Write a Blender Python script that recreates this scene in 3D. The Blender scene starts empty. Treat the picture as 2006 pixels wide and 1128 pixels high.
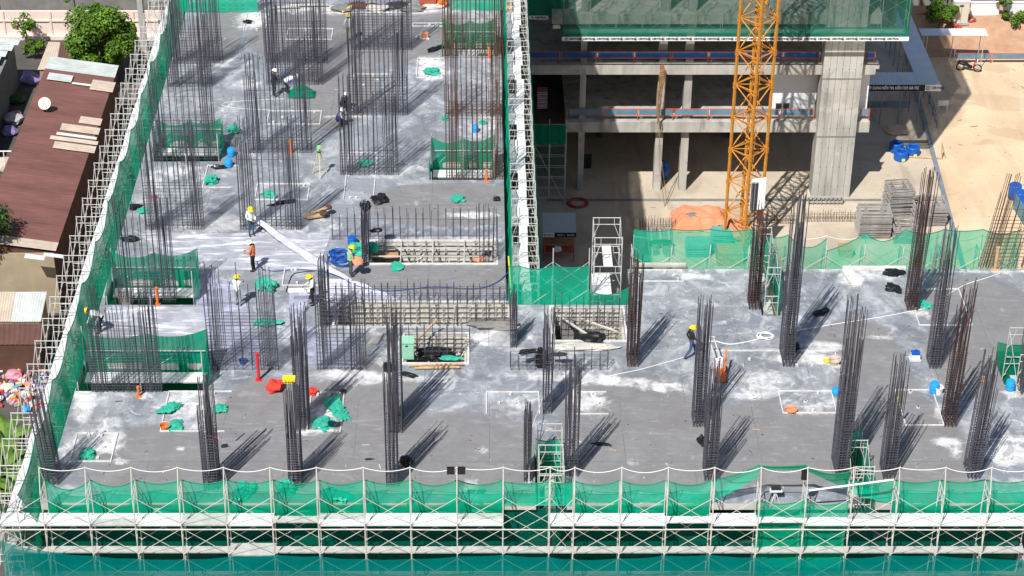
import bpy, bmesh, math, random
import numpy as np
from mathutils import Vector, Matrix, noise
random.seed(7)
sc = bpy.context.scene
COL = sc.collection
R = math.radians
# ---------------------------------------------------------------- camera, sky, sun, exposure
FPX, CX, CY, HOR = 4081.0, 940.0, 564.0, -1949.0
TH = math.atan((CY - HOR) / FPX)
TT, CT = math.tan(TH), math.cos(TH)
CAMY, CAMZ = -66.4, 51.0
ZG = -25.0            # courtyard level below the deck
KS = 1.14             # yard objects measured at the lower level
cam = bpy.data.cameras.new('camera')
camo = bpy.data.objects.new('camera', cam)
COL.objects.link(camo)
cam.sensor_width = 36.0
cam.lens = FPX / 2006 * 36
cam.shift_x = (1003 - CX) / 2006
cam.clip_start = 0.5
cam.clip_end = 3000
camo.location = (0, CAMY, CAMZ)
camo.rotation_euler = (math.pi / 2 - TH, 0, 0)
sc.camera = camo
world = bpy.data.worlds.new('World')
sc.world = world
world.use_nodes = True
wn = world.node_tree
sky = wn.nodes.new('ShaderNodeTexSky')
sky.sky_type = 'NISHITA'
sky.sun_disc = False
SUN_EL = R(52.5)
SUN_DIR = Vector((0.47, 0.88, 0)).normalized()      # the way the light travels on plan
sky.sun_elevation = SUN_EL
sky.sun_rotation = math.atan2(-SUN_DIR.x, -SUN_DIR.y)
wn.links.new(sky.outputs[0], wn.nodes['Background'].inputs[0])
wn.nodes['Background'].inputs[1].default_value = 0.072
sl = bpy.data.lights.new('sun', 'SUN')
sl.energy = 4.9
sl.angle = R(0.5)
sl.color = (1.0, 0.965, 0.915)
so = bpy.data.objects.new('sun', sl)
COL.objects.link(so)
d = Vector((SUN_DIR.x * math.cos(SUN_EL), SUN_DIR.y * math.cos(SUN_EL), -math.sin(SUN_EL)))
so.rotation_euler = d.to_track_quat('-Z', 'Y').to_euler()
so.location = (-20, -40, 60)
sc.view_settings.view_transform = 'Standard'
sc.view_settings.look = 'None'
sc.view_settings.gamma = 1.0
sc.view_settings.use_curve_mapping = False
sc.view_settings.exposure = 0.32

# ---------------------------------------------------------------- survey helpers (photo pixel -> place on a level or in a plane)
KQ = FPX / CT ** 2
def G(px, py, z=0.0):
    D = CAMZ - z
    Q = KQ * D / (py - HOR)
    return Vector(((px - CX) * CT * Q / FPX, Q - D * TT + CAMY, z))
def V(px, py, y):
    m = py - HOR
    D = m * (y - CAMY) / (KQ - m * TT)
    Q = (y - CAMY) + D * TT
    return Vector(((px - CX) * CT * Q / FPX, y, CAMZ - D))

# ---------------------------------------------------------------- objects
def tag(o, label=None, cat=None, group=None, kind=None):
    if label: o['label'] = label
    if cat: o['category'] = cat
    if group: o['group'] = group
    if kind: o['kind'] = kind
    return o
def root(name, label, cat, loc=(0, 0, 0), group=None, rz=0.0):
    o = bpy.data.objects.new(name, None)
    o.empty_display_size = 0.3
    COL.objects.link(o)
    o.location = loc
    o.rotation_euler = (0, 0, rz)
    return tag(o, label, cat, group)
def wloc(o):
    v = Vector((0, 0, 0))
    while o is not None:
        v += o.location
        o = o.parent
    return v
def copy_tree(o, parent=None):
    c = o.copy()
    COL.objects.link(c)
    c.parent = parent
    for ch in list(o.children):
        copy_tree(ch, c)
    return c
class MB:
    def __init__(self):
        self.v = []; self.f = []; self.m = []
    def add(self, vs, fs, mi=0):
        n = len(self.v)
        self.v.extend([tuple(v) for v in vs])
        self.f.extend([tuple(i + n for i in f) for f in fs])
        self.m.extend([mi] * len(fs))
        return self
    def box(self, c, s, rz=0.0, mi=0, rx=0.0, ry=0.0):
        hx, hy, hz = s[0] / 2, s[1] / 2, s[2] / 2
        vs = [Vector((x, y, z)) for x in (-hx, hx) for y in (-hy, hy) for z in (-hz, hz)]
        if rx or ry or rz:
            M = Matrix.Rotation(rz, 3, 'Z') @ Matrix.Rotation(ry, 3, 'Y') @ Matrix.Rotation(rx, 3, 'X')
            vs = [M @ v for v in vs]
        c = Vector(c)
        return self.add([v + c for v in vs], [(0, 1, 3, 2), (4, 6, 7, 5), (0, 4, 5, 1), (2, 3, 7, 6), (0, 2, 6, 4), (1, 5, 7, 3)], mi)
    def span(self, a, b, mi=0):
        return self.box([(a[i] + b[i]) / 2 for i in range(3)], [abs(b[i] - a[i]) for i in range(3)], 0, mi)
    def bar(self, p, q, r, n=4, mi=0, r2=None, cap=True):
        p, q = Vector(p), Vector(q)
        d = q - p
        if d.length < 1e-6: return self
        d.normalize()
        u = d.cross(Vector((0, 0, 1)))
        if u.length < 1e-3: u = Vector((1, 0, 0))
        u.normalize(); w = d.cross(u)
        r2 = r if r2 is None else r2
        vs = []
        for c, rr in ((p, r), (q, r2)):
            for k in range(n):
                a = 2 * math.pi * (k + .5) / n
                vs.append(c + u * (rr * math.cos(a)) + w * (rr * math.sin(a)))
        fs = [(k, (k + 1) % n, n + (k + 1) % n, n + k) for k in range(n)]
        if cap: fs += [tuple(range(n - 1, -1, -1)), tuple(range(n, 2 * n))]
        return self.add(vs, fs, mi)
    def tube(self, pts, r, n=6, mi=0, closed=False):
        pts = [Vector(p) for p in pts]
        m = len(pts); vs = []; fs = []
        up = Vector((0.13, 0.07, 1)).normalized()
        for i, p in enumerate(pts):
            a = pts[(i - 1) % m] if (closed or i > 0) else p
            b = pts[(i + 1) % m] if (closed or i < m - 1) else p
            t = (b - a)
            t = t.normalized() if t.length > 1e-6 else Vector((1, 0, 0))
            u = t.cross(up)
            if u.length < 1e-3: u = Vector((1, 0, 0))
            u.normalize(); w = t.cross(u)
            rr = r[i] if isinstance(r, (list, tuple)) else r
            for k in range(n):
                an = 2 * math.pi * k / n
                vs.append(p + u * rr * math.cos(an) + w * rr * math.sin(an))
        for i in range(m if closed else m - 1):
            j = (i + 1) % m
            for k in range(n):
                fs.append((i * n + k, i * n + (k + 1) % n, j * n + (k + 1) % n, j * n + k))
        if not closed:
            fs += [tuple(range(n - 1, -1, -1)), tuple(range((m - 1) * n, m * n))]
        return self.add(vs, fs, mi)
    def lathe(self, prof, c=(0, 0, 0), n=14, mi=0):
        vs = []; fs = []
        for (r, z) in prof:
            for k in range(n):
                a = 2 * math.pi * k / n
                vs.append((c[0] + r * math.cos(a), c[1] + r * math.sin(a), c[2] + z))
        for i in range(len(prof) - 1):
            for k in range(n):
                fs.append((i * n + k, i * n + (k + 1) % n, (i + 1) * n + (k + 1) % n, (i + 1) * n + k))
        fs += [tuple(range(n - 1, -1, -1)), tuple(range((len(prof) - 1) * n, len(prof) * n))]
        return self.add(vs, fs, mi)
    def grid(self, nu, nv, fn, mi=0):
        vs = [fn(i / nu, j / nv) for j in range(nv + 1) for i in range(nu + 1)]
        fs = [(j * (nu + 1) + i, j * (nu + 1) + i + 1, (j + 1) * (nu + 1) + i + 1, (j + 1) * (nu + 1) + i) for j in range(nv) for i in range(nu)]
        return self.add(vs, fs, mi)
    def mesh(self, name, mats, off=(0, 0, 0), smooth=False):
        me = bpy.data.meshes.new(name)
        o = Vector(off)
        me.from_pydata([(v[0] - o.x, v[1] - o.y, v[2] - o.z) for v in self.v], [], self.f)
        if not isinstance(mats, (list, tuple)): mats = [mats]
        for m in mats: me.materials.append(m)
        if len(mats) > 1: me.polygons.foreach_set('material_index', self.m)
        if smooth: me.polygons.foreach_set('use_smooth', [True] * len(me.polygons))
        me.update()
        return me
    def build(self, name, mats, parent=None, off=None, smooth=False, kind=None):
        """world-space vertices -> object; under a parent they are re-based on it"""
        if parent is not None: base = wloc(parent)
        else: base = Vector(off) if off is not None else Vector((0, 0, 0))
        o = bpy.data.objects.new(name, self.mesh(name, mats, base, smooth))
        COL.objects.link(o)
        if parent is not None: o.parent = parent
        else: o.location = base
        if kind: o['kind'] = kind
        return o
def shared(name, mesh, parent, loc=(0, 0, 0), rz=0.0, scale=None):
    o = bpy.data.objects.new(name, mesh)
    COL.objects.link(o)
    o.parent = parent
    o.location = loc
    o.rotation_euler = (0, 0, rz)
    if scale: o.scale = scale
    return o
# ---------------------------------------------------------------- materials
def mat(name, col, rough=0.8, metal=0.0, var=0.0, scale=3.0, col2=None, bump=0.0, spec=0.3, detail=5.0, contrast=1.0, stretch=None):
    m = bpy.data.materials.new(name)
    m.use_nodes = True
    nt = m.node_tree; n = nt.nodes; b = n['Principled BSDF']
    b.inputs['Roughness'].default_value = rough
    b.inputs['Metallic'].default_value = metal
    b.inputs['Specular IOR Level'].default_value = spec
    c = (*col, 1)
    b.inputs['Base Color'].default_value = c
    if var or col2 or bump:
        tc = n.new('ShaderNodeTexCoord')
        nz = n.new('ShaderNodeTexNoise')
        nz.inputs['Scale'].default_value = scale
        nz.inputs['Detail'].default_value = detail
        nz.inputs['Roughness'].default_value = 0.62
        src = tc.outputs['Object']
        if stretch:
            mp = n.new('ShaderNodeMapping')
            mp.inputs['Scale'].default_value = stretch
            nt.links.new(src, mp.inputs[0]); src = mp.outputs[0]
        nt.links.new(src, nz.inputs['Vector'])
        if var or col2:
            mx = n.new('ShaderNodeMix'); mx.data_type = 'RGBA'
            lo = tuple(max(0, x * (1 - var)) for x in col)
            hi = tuple(min(1, x * (1 + var)) for x in col) if col2 is None else col2
            if col2 is not None: lo = col
            mx.inputs['A'].default_value = (*lo, 1); mx.inputs['B'].default_value = (*hi, 1)
            mr = n.new('ShaderNodeMapRange')
            mr.inputs['From Min'].default_value = 0.5 - 0.22 / contrast
            mr.inputs['From Max'].default_value = 0.5 + 0.22 / contrast
            nt.links.new(nz.outputs[0], mr.inputs[0])
            nt.links.new(mr.outputs[0], mx.inputs['Factor'])
            nt.links.new(mx.outputs['Result'], b.inputs['Base Color'])
        if bump:
            bp = n.new('ShaderNodeBump'); bp.inputs['Strength'].default_value = bump; bp.inputs['Distance'].default_value = 0.05
            nt.links.new(nz.outputs[0], bp.inputs['Height']); nt.links.new(bp.outputs[0], b.inputs['Normal'])
    return m
def netmat(name, col, opac, patch=0.12, scale=0.7):
    m = bpy.data.materials.new(name); m.use_nodes = True
    nt = m.node_tree; n = nt.nodes; n.remove(n['Principled BSDF'])
    out = n['Material Output']
    tr = n.new('ShaderNodeBsdfTransparent'); df = n.new('ShaderNodeBsdfDiffuse'); tl = n.new('ShaderNodeBsdfTranslucent')
    df.inputs[0].default_value = (*col, 1); tl.inputs[0].default_value = (*col, 1)
    a = n.new('ShaderNodeMixShader'); a.inputs[0].default_value = 0.42
    nt.links.new(df.outputs[0], a.inputs[1]); nt.links.new(tl.outputs[0], a.inputs[2])
    tc = n.new('ShaderNodeTexCoord'); nz = n.new('ShaderNodeTexNoise'); nz.inputs['Scale'].default_value = scale; nz.inputs['Detail'].default_value = 4
    nt.links.new(tc.outputs['Object'], nz.inputs['Vector'])
    mr = n.new('ShaderNodeMapRange'); mr.inputs[1].default_value = .3; mr.inputs[2].default_value = .7
    mr.inputs[3].default_value = opac - patch; mr.inputs[4].default_value = min(1, opac + patch)
    nt.links.new(nz.outputs[0], mr.inputs[0])
    b = n.new('ShaderNodeMixShader'); nt.links.new(mr.outputs[0], b.inputs[0])
    nt.links.new(tr.outputs[0], b.inputs[1]); nt.links.new(a.outputs[0], b.inputs[2])
    nt.links.new(b.outputs[0], out.inputs[0])
    return m
M = {}
M['rebar'] = mat('rebar_steel', (0.068, 0.067, 0.084), 0.6, 0.0, 0.35, 3.0)
M['rust'] = mat('rebar_rusty', (0.050, 0.035, 0.035), 0.8, 0.0, 0, 1.2, col2=(0.14, 0.066, 0.04))
M['rust2'] = mat('rebar_part_rusty', (0.035, 0.030, 0.040), 0.8, 0.0, 0, 0.9, col2=(0.085, 0.045, 0.036))
M['galv'] = mat('galvanised_tube', (0.66, 0.66, 0.66), 0.5, 0.1, 0, 1.3, col2=(0.40, 0.36, 0.32), contrast=.8)
M['plank'] = mat('galvanised_plank', (0.66, 0.66, 0.67), 0.6, 0.0, 0.14, 1.6, bump=0.1)
M['plank_old'] = mat('dusty_plank', (0.44, 0.45, 0.43), 0.75, 0.0, 0.25, 2.2, bump=0.1)
M['net'] = netmat('green_net', (0.006, 0.62, 0.37), 0.66)
M['net_left'] = netmat('thick_green_net', (0.004, 0.40, 0.23), 0.86, 0.1)
M['net_shade_tint'] = netmat('shade_tinted_net', (0.003, 0.15, 0.10), 0.88, 0.08)  # darkened green: shade of the unlit gap put into the net colour
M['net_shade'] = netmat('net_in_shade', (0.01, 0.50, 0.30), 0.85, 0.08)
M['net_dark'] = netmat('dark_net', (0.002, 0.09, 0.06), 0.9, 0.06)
M['net_thin'] = netmat('thin_green_net', (0.006, 0.50, 0.29), 0.66)
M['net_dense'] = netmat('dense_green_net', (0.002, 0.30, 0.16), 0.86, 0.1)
M['net_teal'] = netmat('teal_net', (0.0, 0.25, 0.235), 0.68, 0.08)
M['net_blue'] = netmat('dimmed_green_net', (0.04, 0.17, 0.13), 0.5, 0.08)  # darker, denser green put in to dim the floors behind it
M['rope'] = mat('white_rope', (0.75, 0.75, 0.72), 0.8)
M['green_edge'] = mat('green_rope', (0.0, 0.22, 0.12), 0.8)
M['conc'] = mat('concrete', (0.33, 0.32, 0.30), 0.85, 0, 0, 1.4, col2=(0.47, 0.46, 0.43), bump=0.15)
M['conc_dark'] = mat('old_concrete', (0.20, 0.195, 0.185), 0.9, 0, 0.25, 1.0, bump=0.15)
M['form'] = mat('form_panel', (0.36, 0.34, 0.30), 0.7, 0, 0, 2.0, col2=(0.58, 0.56, 0.51), bump=0.1)
M['form_white'] = mat('form_edge', (0.45, 0.44, 0.42), 0.8, 0, 0, 3.0, col2=(0.74, 0.73, 0.71))
M['wood'] = mat('plywood', (0.42, 0.24, 0.12), 0.8, 0, 0.25, 2.5, stretch=(1, 6, 6))
M['timber'] = mat('timber', (0.50, 0.34, 0.20), 0.8, 0, 0.25, 3.0)
M['orange'] = mat('orange_plastic', (0.75, 0.17, 0.03), 0.55)
M['black'] = mat('black_plastic', (0.012, 0.012, 0.014), 0.45, 0, 0.3, 6)
M['tarp_green'] = mat('green_cloth', (0.015, 0.27, 0.19), 0.8, 0, 0, 2.2, col2=(0.05, 0.45, 0.31))
M['tarp_orange'] = mat('orange_sheet', (0.62, 0.20, 0.10), 0.8, 0, 0, 0.9, col2=(0.80, 0.33, 0.19))
M['tarp_red'] = mat('red_sheet', (0.75, 0.05, 0.03), 0.7, 0, 0.2, 4)
M['blue'] = mat('blue_plastic', (0.01, 0.10, 0.42), 0.4)
M['sky_blue'] = mat('light_blue_plastic', (0.02, 0.30, 0.72), 0.4)
M['red'] = mat('red_paint', (0.62, 0.03, 0.03), 0.5)
M['yellow'] = mat('yellow_plastic', (0.85, 0.62, 0.02), 0.4)
M['white'] = mat('white_plastic', (0.78, 0.78, 0.78), 0.4)
M['mint'] = mat('mint_paint', (0.28, 0.55, 0.40), 0.5, 0, 0.1, 3)
M['dark'] = mat('dark_metal', (0.03, 0.03, 0.035), 0.5)
M['glassdark'] = mat('dark_glass', (0.015, 0.018, 0.02), 0.12, spec=0.6)
# ---------------------------------------------------------------- deck of the building under construction
def deckmat():
    m = bpy.data.materials.new('deck_concrete'); m.use_nodes = True
    nt = m.node_tree; n = nt.nodes; L = nt.links.new; b = n['Principled BSDF']
    tc = n.new('ShaderNodeTexCoord')
    def nz(sc_, det, ro=0.6, dist=0.0, st=None):
        k = n.new('ShaderNodeTexNoise'); k.inputs['Scale'].default_value = sc_; k.inputs['Detail'].default_value = det
        k.inputs['Roughness'].default_value = ro; k.inputs['Distortion'].default_value = dist
        src = tc.outputs['Object']
        if st:
            mp = n.new('ShaderNodeMapping'); mp.inputs['Scale'].default_value = st; mp.inputs['Rotation'].default_value = (0, 0, 0.25)
            L(src, mp.inputs[0]); src = mp.outputs[0]
        L(src, k.inputs['Vector']); return k.outputs[0]
    def rng(x, a, c, lo=0.0, hi=1.0, smooth=True):
        k = n.new('ShaderNodeMapRange'); k.interpolation_type = 'SMOOTHSTEP' if smooth else 'LINEAR'
        k.inputs['From Min'].default_value = a; k.inputs['From Max'].default_value = c
        k.inputs['To Min'].default_value = lo; k.inputs['To Max'].default_value = hi
        L(x, k.inputs['Value']); return k.outputs[0]
    def mth(op, x, y):
        k = n.new('ShaderNodeMath'); k.operation = op
        for i, q in enumerate((x, y)):
            if isinstance(q, (int, float)): k.inputs[i].default_value = q
            else: L(q, k.inputs[i])
        return k.outputs[0]
    def mix(f, A, B):
        k = n.new('ShaderNodeMix'); k.data_type = 'RGBA'
        for s, q in (('Factor', f), ('A', A), ('B', B)):
            if isinstance(q, tuple): k.inputs[s].default_value = (*q, 1)
            elif isinstance(q, (int, float)): k.inputs[s].default_value = q
            else: L(q, k.inputs[s])
        return k.outputs['Result']
    def attr(a):
        k = n.new('ShaderNodeAttribute'); k.attribute_name = a; return k.outputs['Fac']
    wh, fr = attr('white'), attr('fresh')
    big, mid, fine = nz(0.16, 4), nz(0.75, 7, 0.62, 0.8), nz(5.0, 6, 0.7)
    wisp, wisp2 = nz(0.5, 9, 0.64, 1.7, (1, .8, 1)), nz(1.5, 10, 0.68, 1.1)
    fr = rng(mth('ADD', fr, mth('MULTIPLY', mth('SUBTRACT', mid, .5), .7)), .34, .62)
    inv = mth('SUBTRACT', 1.0, fr)
    c = mix(rng(big, .36, .64), (0.215, 0.238, 0.28), (0.27, 0.285, 0.315))
    c = mix(rng(nz(0.35, 6, .6, .9), .52, .62, 0, .75), c, (0.15, 0.168, 0.20))
    c = mix(mth('MULTIPLY', rng(wisp, .46, .70, 0, .8), inv), c, (0.50, 0.515, 0.545))
    c = mix(mth('MULTIPLY', rng(wisp2, .53, .66, 0, .6), inv), c, (0.58, 0.585, 0.60))
    c = mix(mth('MULTIPLY', fr, 0.88), c, mix(rng(mid, .3, .7), (0.190, 0.182, 0.182), (0.238, 0.230, 0.228)))
    nn = mth('ADD', mth('ADD', mth('MULTIPLY', wisp2, .55), mth('MULTIPLY', mid, .3)), mth('MULTIPLY', fine, .15))
    t = mth('SUBTRACT', 0.73, mth('MULTIPLY', wh, 0.36))
    wf = rng(mth('SUBTRACT', nn, t), -.05, .13)
    c = mix(mth('MULTIPLY', wf, 0.92), c, (0.70, 0.70, 0.70))
    c = mix(rng(nz(1.1, 10, .75, .4), .50, .66, 0, .4), c, (0.15, 0.155, 0.17))
    br = n.new('ShaderNodeTexBrick'); br.inputs['Scale'].default_value = 1.0; br.inputs['Brick Width'].default_value = 5.6; br.inputs['Row Height'].default_value = 4.3; br.inputs['Mortar Size'].default_value = .022; br.inputs['Mortar Smooth'].default_value = .3
    L(tc.outputs['Object'], br.inputs['Vector'])
    c = mix(mth('MULTIPLY', br.outputs['Fac'], rng(mid, .35, .6, .1, .55)), c, (0.09, 0.09, 0.095))
    dampn = nz(0.28, 7, .58, 1.2)
    c = mix(mth('MULTIPLY', rng(dampn, .535, .56, 0, .42), inv), c, (0.14, 0.145, 0.155))
    c = mix(rng(nz(0.5, 3, .5, 2.5, (1, 5, 1)), .56, .72, 0, .28), c, (0.42, 0.43, 0.45))
    c = mix(rng(fine, .35, .62, 0, .22), c, (0.15, 0.155, 0.165))
    c = mix(rng(nz(9.0, 4, .6), .66, .72, 0, .5), c, (0.10, 0.10, 0.105))
    L(c, b.inputs['Base Color'])
    b.inputs['Roughness'].default_value = 0.78
    b.inputs['Specular IOR Level'].default_value = 0.25
    bp = n.new('ShaderNodeBump'); bp.inputs['Strength'].default_value = 0.22; bp.inputs['Distance'].default_value = 0.04
    L(mth('ADD', mth('MULTIPLY', mid, .7), mth('MULTIPLY', fine, .35)), bp.inputs['Height']); L(bp.outputs[0], b.inputs['Normal'])
    return m
M['deck'] = deckmat()
XL, XM, XN, XR = -17.5, 1.22, 7.0, 27.0
YN, YB = G(1100, 597).y, G(1600, 527).y
YF = 53.0
def hole(x0, x1, yn, yf):
    a, b_ = G(x0, yn), G(x1, yn)
    return (a.x, b_.x, a.y, G(x0, yf).y)
HOLES = {
 'slot_a': hole(1051, 1112, 1010, 886), 'slot_b': hole(1493, 1530, 618, 520), 'slot_c': hole(1672, 1722, 1010, 868), 'slot_d': hole(1972, 2060, 766, 700),
 'box1': hole(296, 432, 316, 276), 'box2': hole(205, 384, 597, 548), 'box3': hole(148, 404, 766, 712), 'box4': hole(841, 972, 352, 318), 'box5': hole(866, 975, 110, 84),
 'pit1': hole(722, 972, 517, 474), 'pit2': hole(655, 1001, 639, 594), 'pit3': hole(790, 915, 712, 655), 'pit4': hole(1083, 1226, 668, 604),
}
HL = list(HOLES.values())
def inside(x, y):
    if not (XL < x < XR and 0 < y < YF): return False
    if x > XM and y > YB: return False
    if XM < x < XN and y > YN: return False
    for (a, b_, c, d_) in HL:
        if a < x < b_ and c < y < d_: return False
    return True
def cuts(lo, hi, extra, st):
    ks = sorted(set([lo, hi] + [round(e, 4) for e in extra if lo < e < hi]))
    out = [ks[0]]
    for a, b_ in zip(ks, ks[1:]):
        if b_ - a < 1e-3: continue
        k = max(1, int(math.ceil((b_ - a) / st)))
        out += [a + (b_ - a) * i / k for i in range(1, k + 1)]
    return out
xs = cuts(XL, XR, [XM, XN] + [h[0] for h in HL] + [h[1] for h in HL], 0.26)
ys = cuts(0, YF, [YN, YB] + [h[2] for h in HL] + [h[3] for h in HL], 0.26)
WHITE = [(490,40,30,18,.9),(455,124,42,9,.9),(480,166,42,9,.8),(842,134,34,24,.95),(436,215,40,14,.6),(303,352,22,26,.9),(345,338,60,14,.8),(432,350,40,20,.55),(400,436,80,20,.9),
 (520,446,60,14,.8),(640,440,26,26,.7),(800,332,46,8,.8),(905,338,60,10,.7),(925,421,44,7,.95),(850,470,150,7,.95),(610,472,50,26,.65),(640,520,30,30,.5),(520,375,40,10,.5),
 (165,800,22,30,.95),(205,856,38,34,.95),(236,902,18,8,.95),(140,880,24,40,.8),(375,790,64,24,.95),(375,830,60,18,.7),(635,812,30,36,.85),(600,848,24,6,.9),
 (680,736,80,12,1.0),(745,690,36,34,.75),(700,745,60,10,.8),(850,742,80,8,.8),(960,662,50,18,.9),(985,640,30,10,.9),(1003,792,58,24,.75),(1160,790,38,22,.85),(1110,738,110,10,.85),
 (1200,748,80,9,.9),(1170,715,60,14,.7),(1060,660,40,14,.7),(1100,690,60,16,.6),(1360,540,40,9,.85),(1250,548,16,20,.8),(1348,591,16,8,1.0),(1392,596,18,5,.9),(1418,631,11,7,1.0),
 (1300,758,60,10,.9),(1440,775,80,9,.95),(1500,738,110,16,.75),(1570,702,80,11,.95),(1605,680,45,14,.8),(1640,720,30,20,.7),(1585,790,56,22,.75),(1440,700,50,14,.5),(1665,546,34,11,1.0),(1710,540,60,10,.8),
 (1745,580,20,20,.6),(1870,531,70,5,.95),(1960,532,80,5,.9),(1860,866,30,10,.95),(1872,885,14,14,1.0),(1965,886,44,22,.95),(1985,860,40,8,.9),(1990,772,26,8,1.0),(1848,812,20,26,.75),
 (1812,616,12,9,1.0),(1735,660,60,5,.7),(1772,652,34,5,.6),(1560,635,24,20,.85),(1600,528,200,5,.8),(1480,760,60,8,.8),(1790,610,14,12,.8),(1815,630,10,20,.7),(1966,606,8,4,.9),(1968,629,8,4,.9),
 (1270,976,70,10,.8),(925,960,18,24,.9),(830,972,50,5,.8),(1240,905,14,10,.9),(1520,905,14,10,.7),(945,880,12,8,.9),(352,878,10,6,1.0),(1560,875,9,6,.8),(150,770,40,8,.9),(530,300,60,5,.5),
 (700,228,80,4,.7),(740,346,80,5,.7),(560,452,50,5,.8),(340,452,70,5,.6),(440,660,60,24,.5),(560,640,30,50,.55),(520,715,60,14,.5),(430,740,60,6,.6),(250,775,90,10,.75),(1040,930,8,40,.7),(1355,900,8,20,.8),(1420,905,8,30,.3),
 (1470,590,8,40,.7),(1700,870,60,6,.4),(700,20,250,9,.8),(960,150,26,60,.6),(950,250,40,40,.7),(800,400,60,10,.4),(460,290,30,10,.5),(460,480,40,10,.5),(1900,740,40,10,.25)]
FRESH = [(1250,850,120,85),(1530,870,125,62),(1720,770,60,60),(1770,870,90,80),(1930,620,90,60),(1900,700,60,60),(505,860,75,90),(710,840,90,110),(600,900,60,60),(900,890,120,60),(780,70,110,40),(600,70,80,40),(420,70,40,40),
 (860,545,140,22),(660,170,60,60),(300,900,90,50),(880,400,120,30),(1680,680,60,40)]
def tov(bl):
    out = []
    for t in bl:
        c = G(t[0], t[1]); s = 4793 * CT * 0 + FPX / (CT * ((c.y - CAMY) + CAMZ * TT))
        ry = abs(G(t[0], t[1] - t[3]).y - G(t[0], t[1] + t[3]).y) / 2
        st = t[4] if len(t) > 4 else 1.0
        if len(t) > 4 and t[2] < 17: st *= .78
        out.append((c.x, c.y, t[2] / s * 1.1, ry * 1.1, st))
    return out
mb = MB(); idx = {}
def vid(i, j):
    k = (i, j)
    if k not in idx:
        idx[k] = len(mb.v); mb.v.append((xs[i], ys[j], 0.0))
    return idx[k]
ins = [[inside((xs[i] + xs[i + 1]) / 2, (ys[j] + ys[j + 1]) / 2) for j in range(len(ys) - 1)] for i in range(len(xs) - 1)]
NI, NJ = len(xs) - 1, len(ys) - 1
sidef = []
for i in range(NI):
    for j in range(NJ):
        if not ins[i][j]: continue
        mb.f.append((vid(i, j), vid(i + 1, j), vid(i + 1, j + 1), vid(i, j + 1))); mb.m.append(0)
        for (di, dj, e) in ((-1, 0, ((i, j + 1), (i, j))), (1, 0, ((i + 1, j), (i + 1, j + 1))), (0, -1, ((i, j), (i + 1, j))), (0, 1, ((i + 1, j + 1), (i, j + 1)))):
            a, b_ = i + di, j + dj
            if not (0 <= a < NI and 0 <= b_ < NJ and ins[a][b_]): sidef.append(e)
nt_ = len(mb.v)
P = np.array(mb.v)
def field(bl):
    f = np.zeros(len(P))
    for (x, y, rx, ry, s) in tov(bl):
        r2 = ((P[:, 0] - x) / (rx * 1.15)) ** 2 + ((P[:, 1] - y) / (ry * 1.15)) ** 2
        f = np.maximum(f, s * np.clip(1.25 - r2 ** 0.75 * .75, 0, 1))
    return f
fw, ff = field(WHITE), field(FRESH)
# slab edge faces
for (a, b_) in sidef:
    p, q = (xs[a[0]], ys[a[1]]), (xs[b_[0]], ys[b_[1]])
    mb.add([(p[0], p[1], 0), (q[0], q[1], 0), (q[0], q[1], -.32), (p[0], p[1], -.32)], [(0, 3, 2, 1)], 1)
bld = root('building_under_construction', 'grey concrete floor of the unfinished building with wall bars rising from it', 'building', (-8, 20, 0))
deck = mb.build('floor_slab', [M['deck'], M['conc']], bld)
n_all = len(mb.v)
for nm, fld, de in (('white', fw, 0.0), ('fresh', np.clip(ff * 1.3, 0, 1), 0.0)):
    at = deck.data.attributes.new(nm, 'FLOAT', 'POINT')
    at.data.foreach_set('value', np.concatenate([fld, np.zeros(n_all - nt_)]).astype(np.float32))
b = MB(); b.span((XL, YF, -.32), (XM, 82, 0)); b.span((XL + .3, YF, ZG + .01), (XM - .3, 82, -.33)); b.build('unseen_wing_mass', M['conc'], bld)  # unseen continuation of the wing, added to cast the courtyard shade
# storey below, columns and beams under the deck
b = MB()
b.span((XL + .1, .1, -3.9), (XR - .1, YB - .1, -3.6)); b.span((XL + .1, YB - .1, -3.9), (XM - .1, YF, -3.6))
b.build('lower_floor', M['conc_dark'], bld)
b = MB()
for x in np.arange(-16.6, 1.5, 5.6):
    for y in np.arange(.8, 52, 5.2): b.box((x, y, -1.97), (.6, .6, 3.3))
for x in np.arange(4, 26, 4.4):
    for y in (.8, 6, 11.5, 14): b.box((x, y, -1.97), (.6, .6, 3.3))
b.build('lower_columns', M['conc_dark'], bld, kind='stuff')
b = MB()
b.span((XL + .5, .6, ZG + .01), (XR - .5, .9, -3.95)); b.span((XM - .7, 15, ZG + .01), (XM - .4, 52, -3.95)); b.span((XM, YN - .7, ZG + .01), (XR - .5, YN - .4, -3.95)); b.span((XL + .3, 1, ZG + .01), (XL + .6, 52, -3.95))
b.build('lower_wall', M['conc_dark'], bld)
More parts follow.
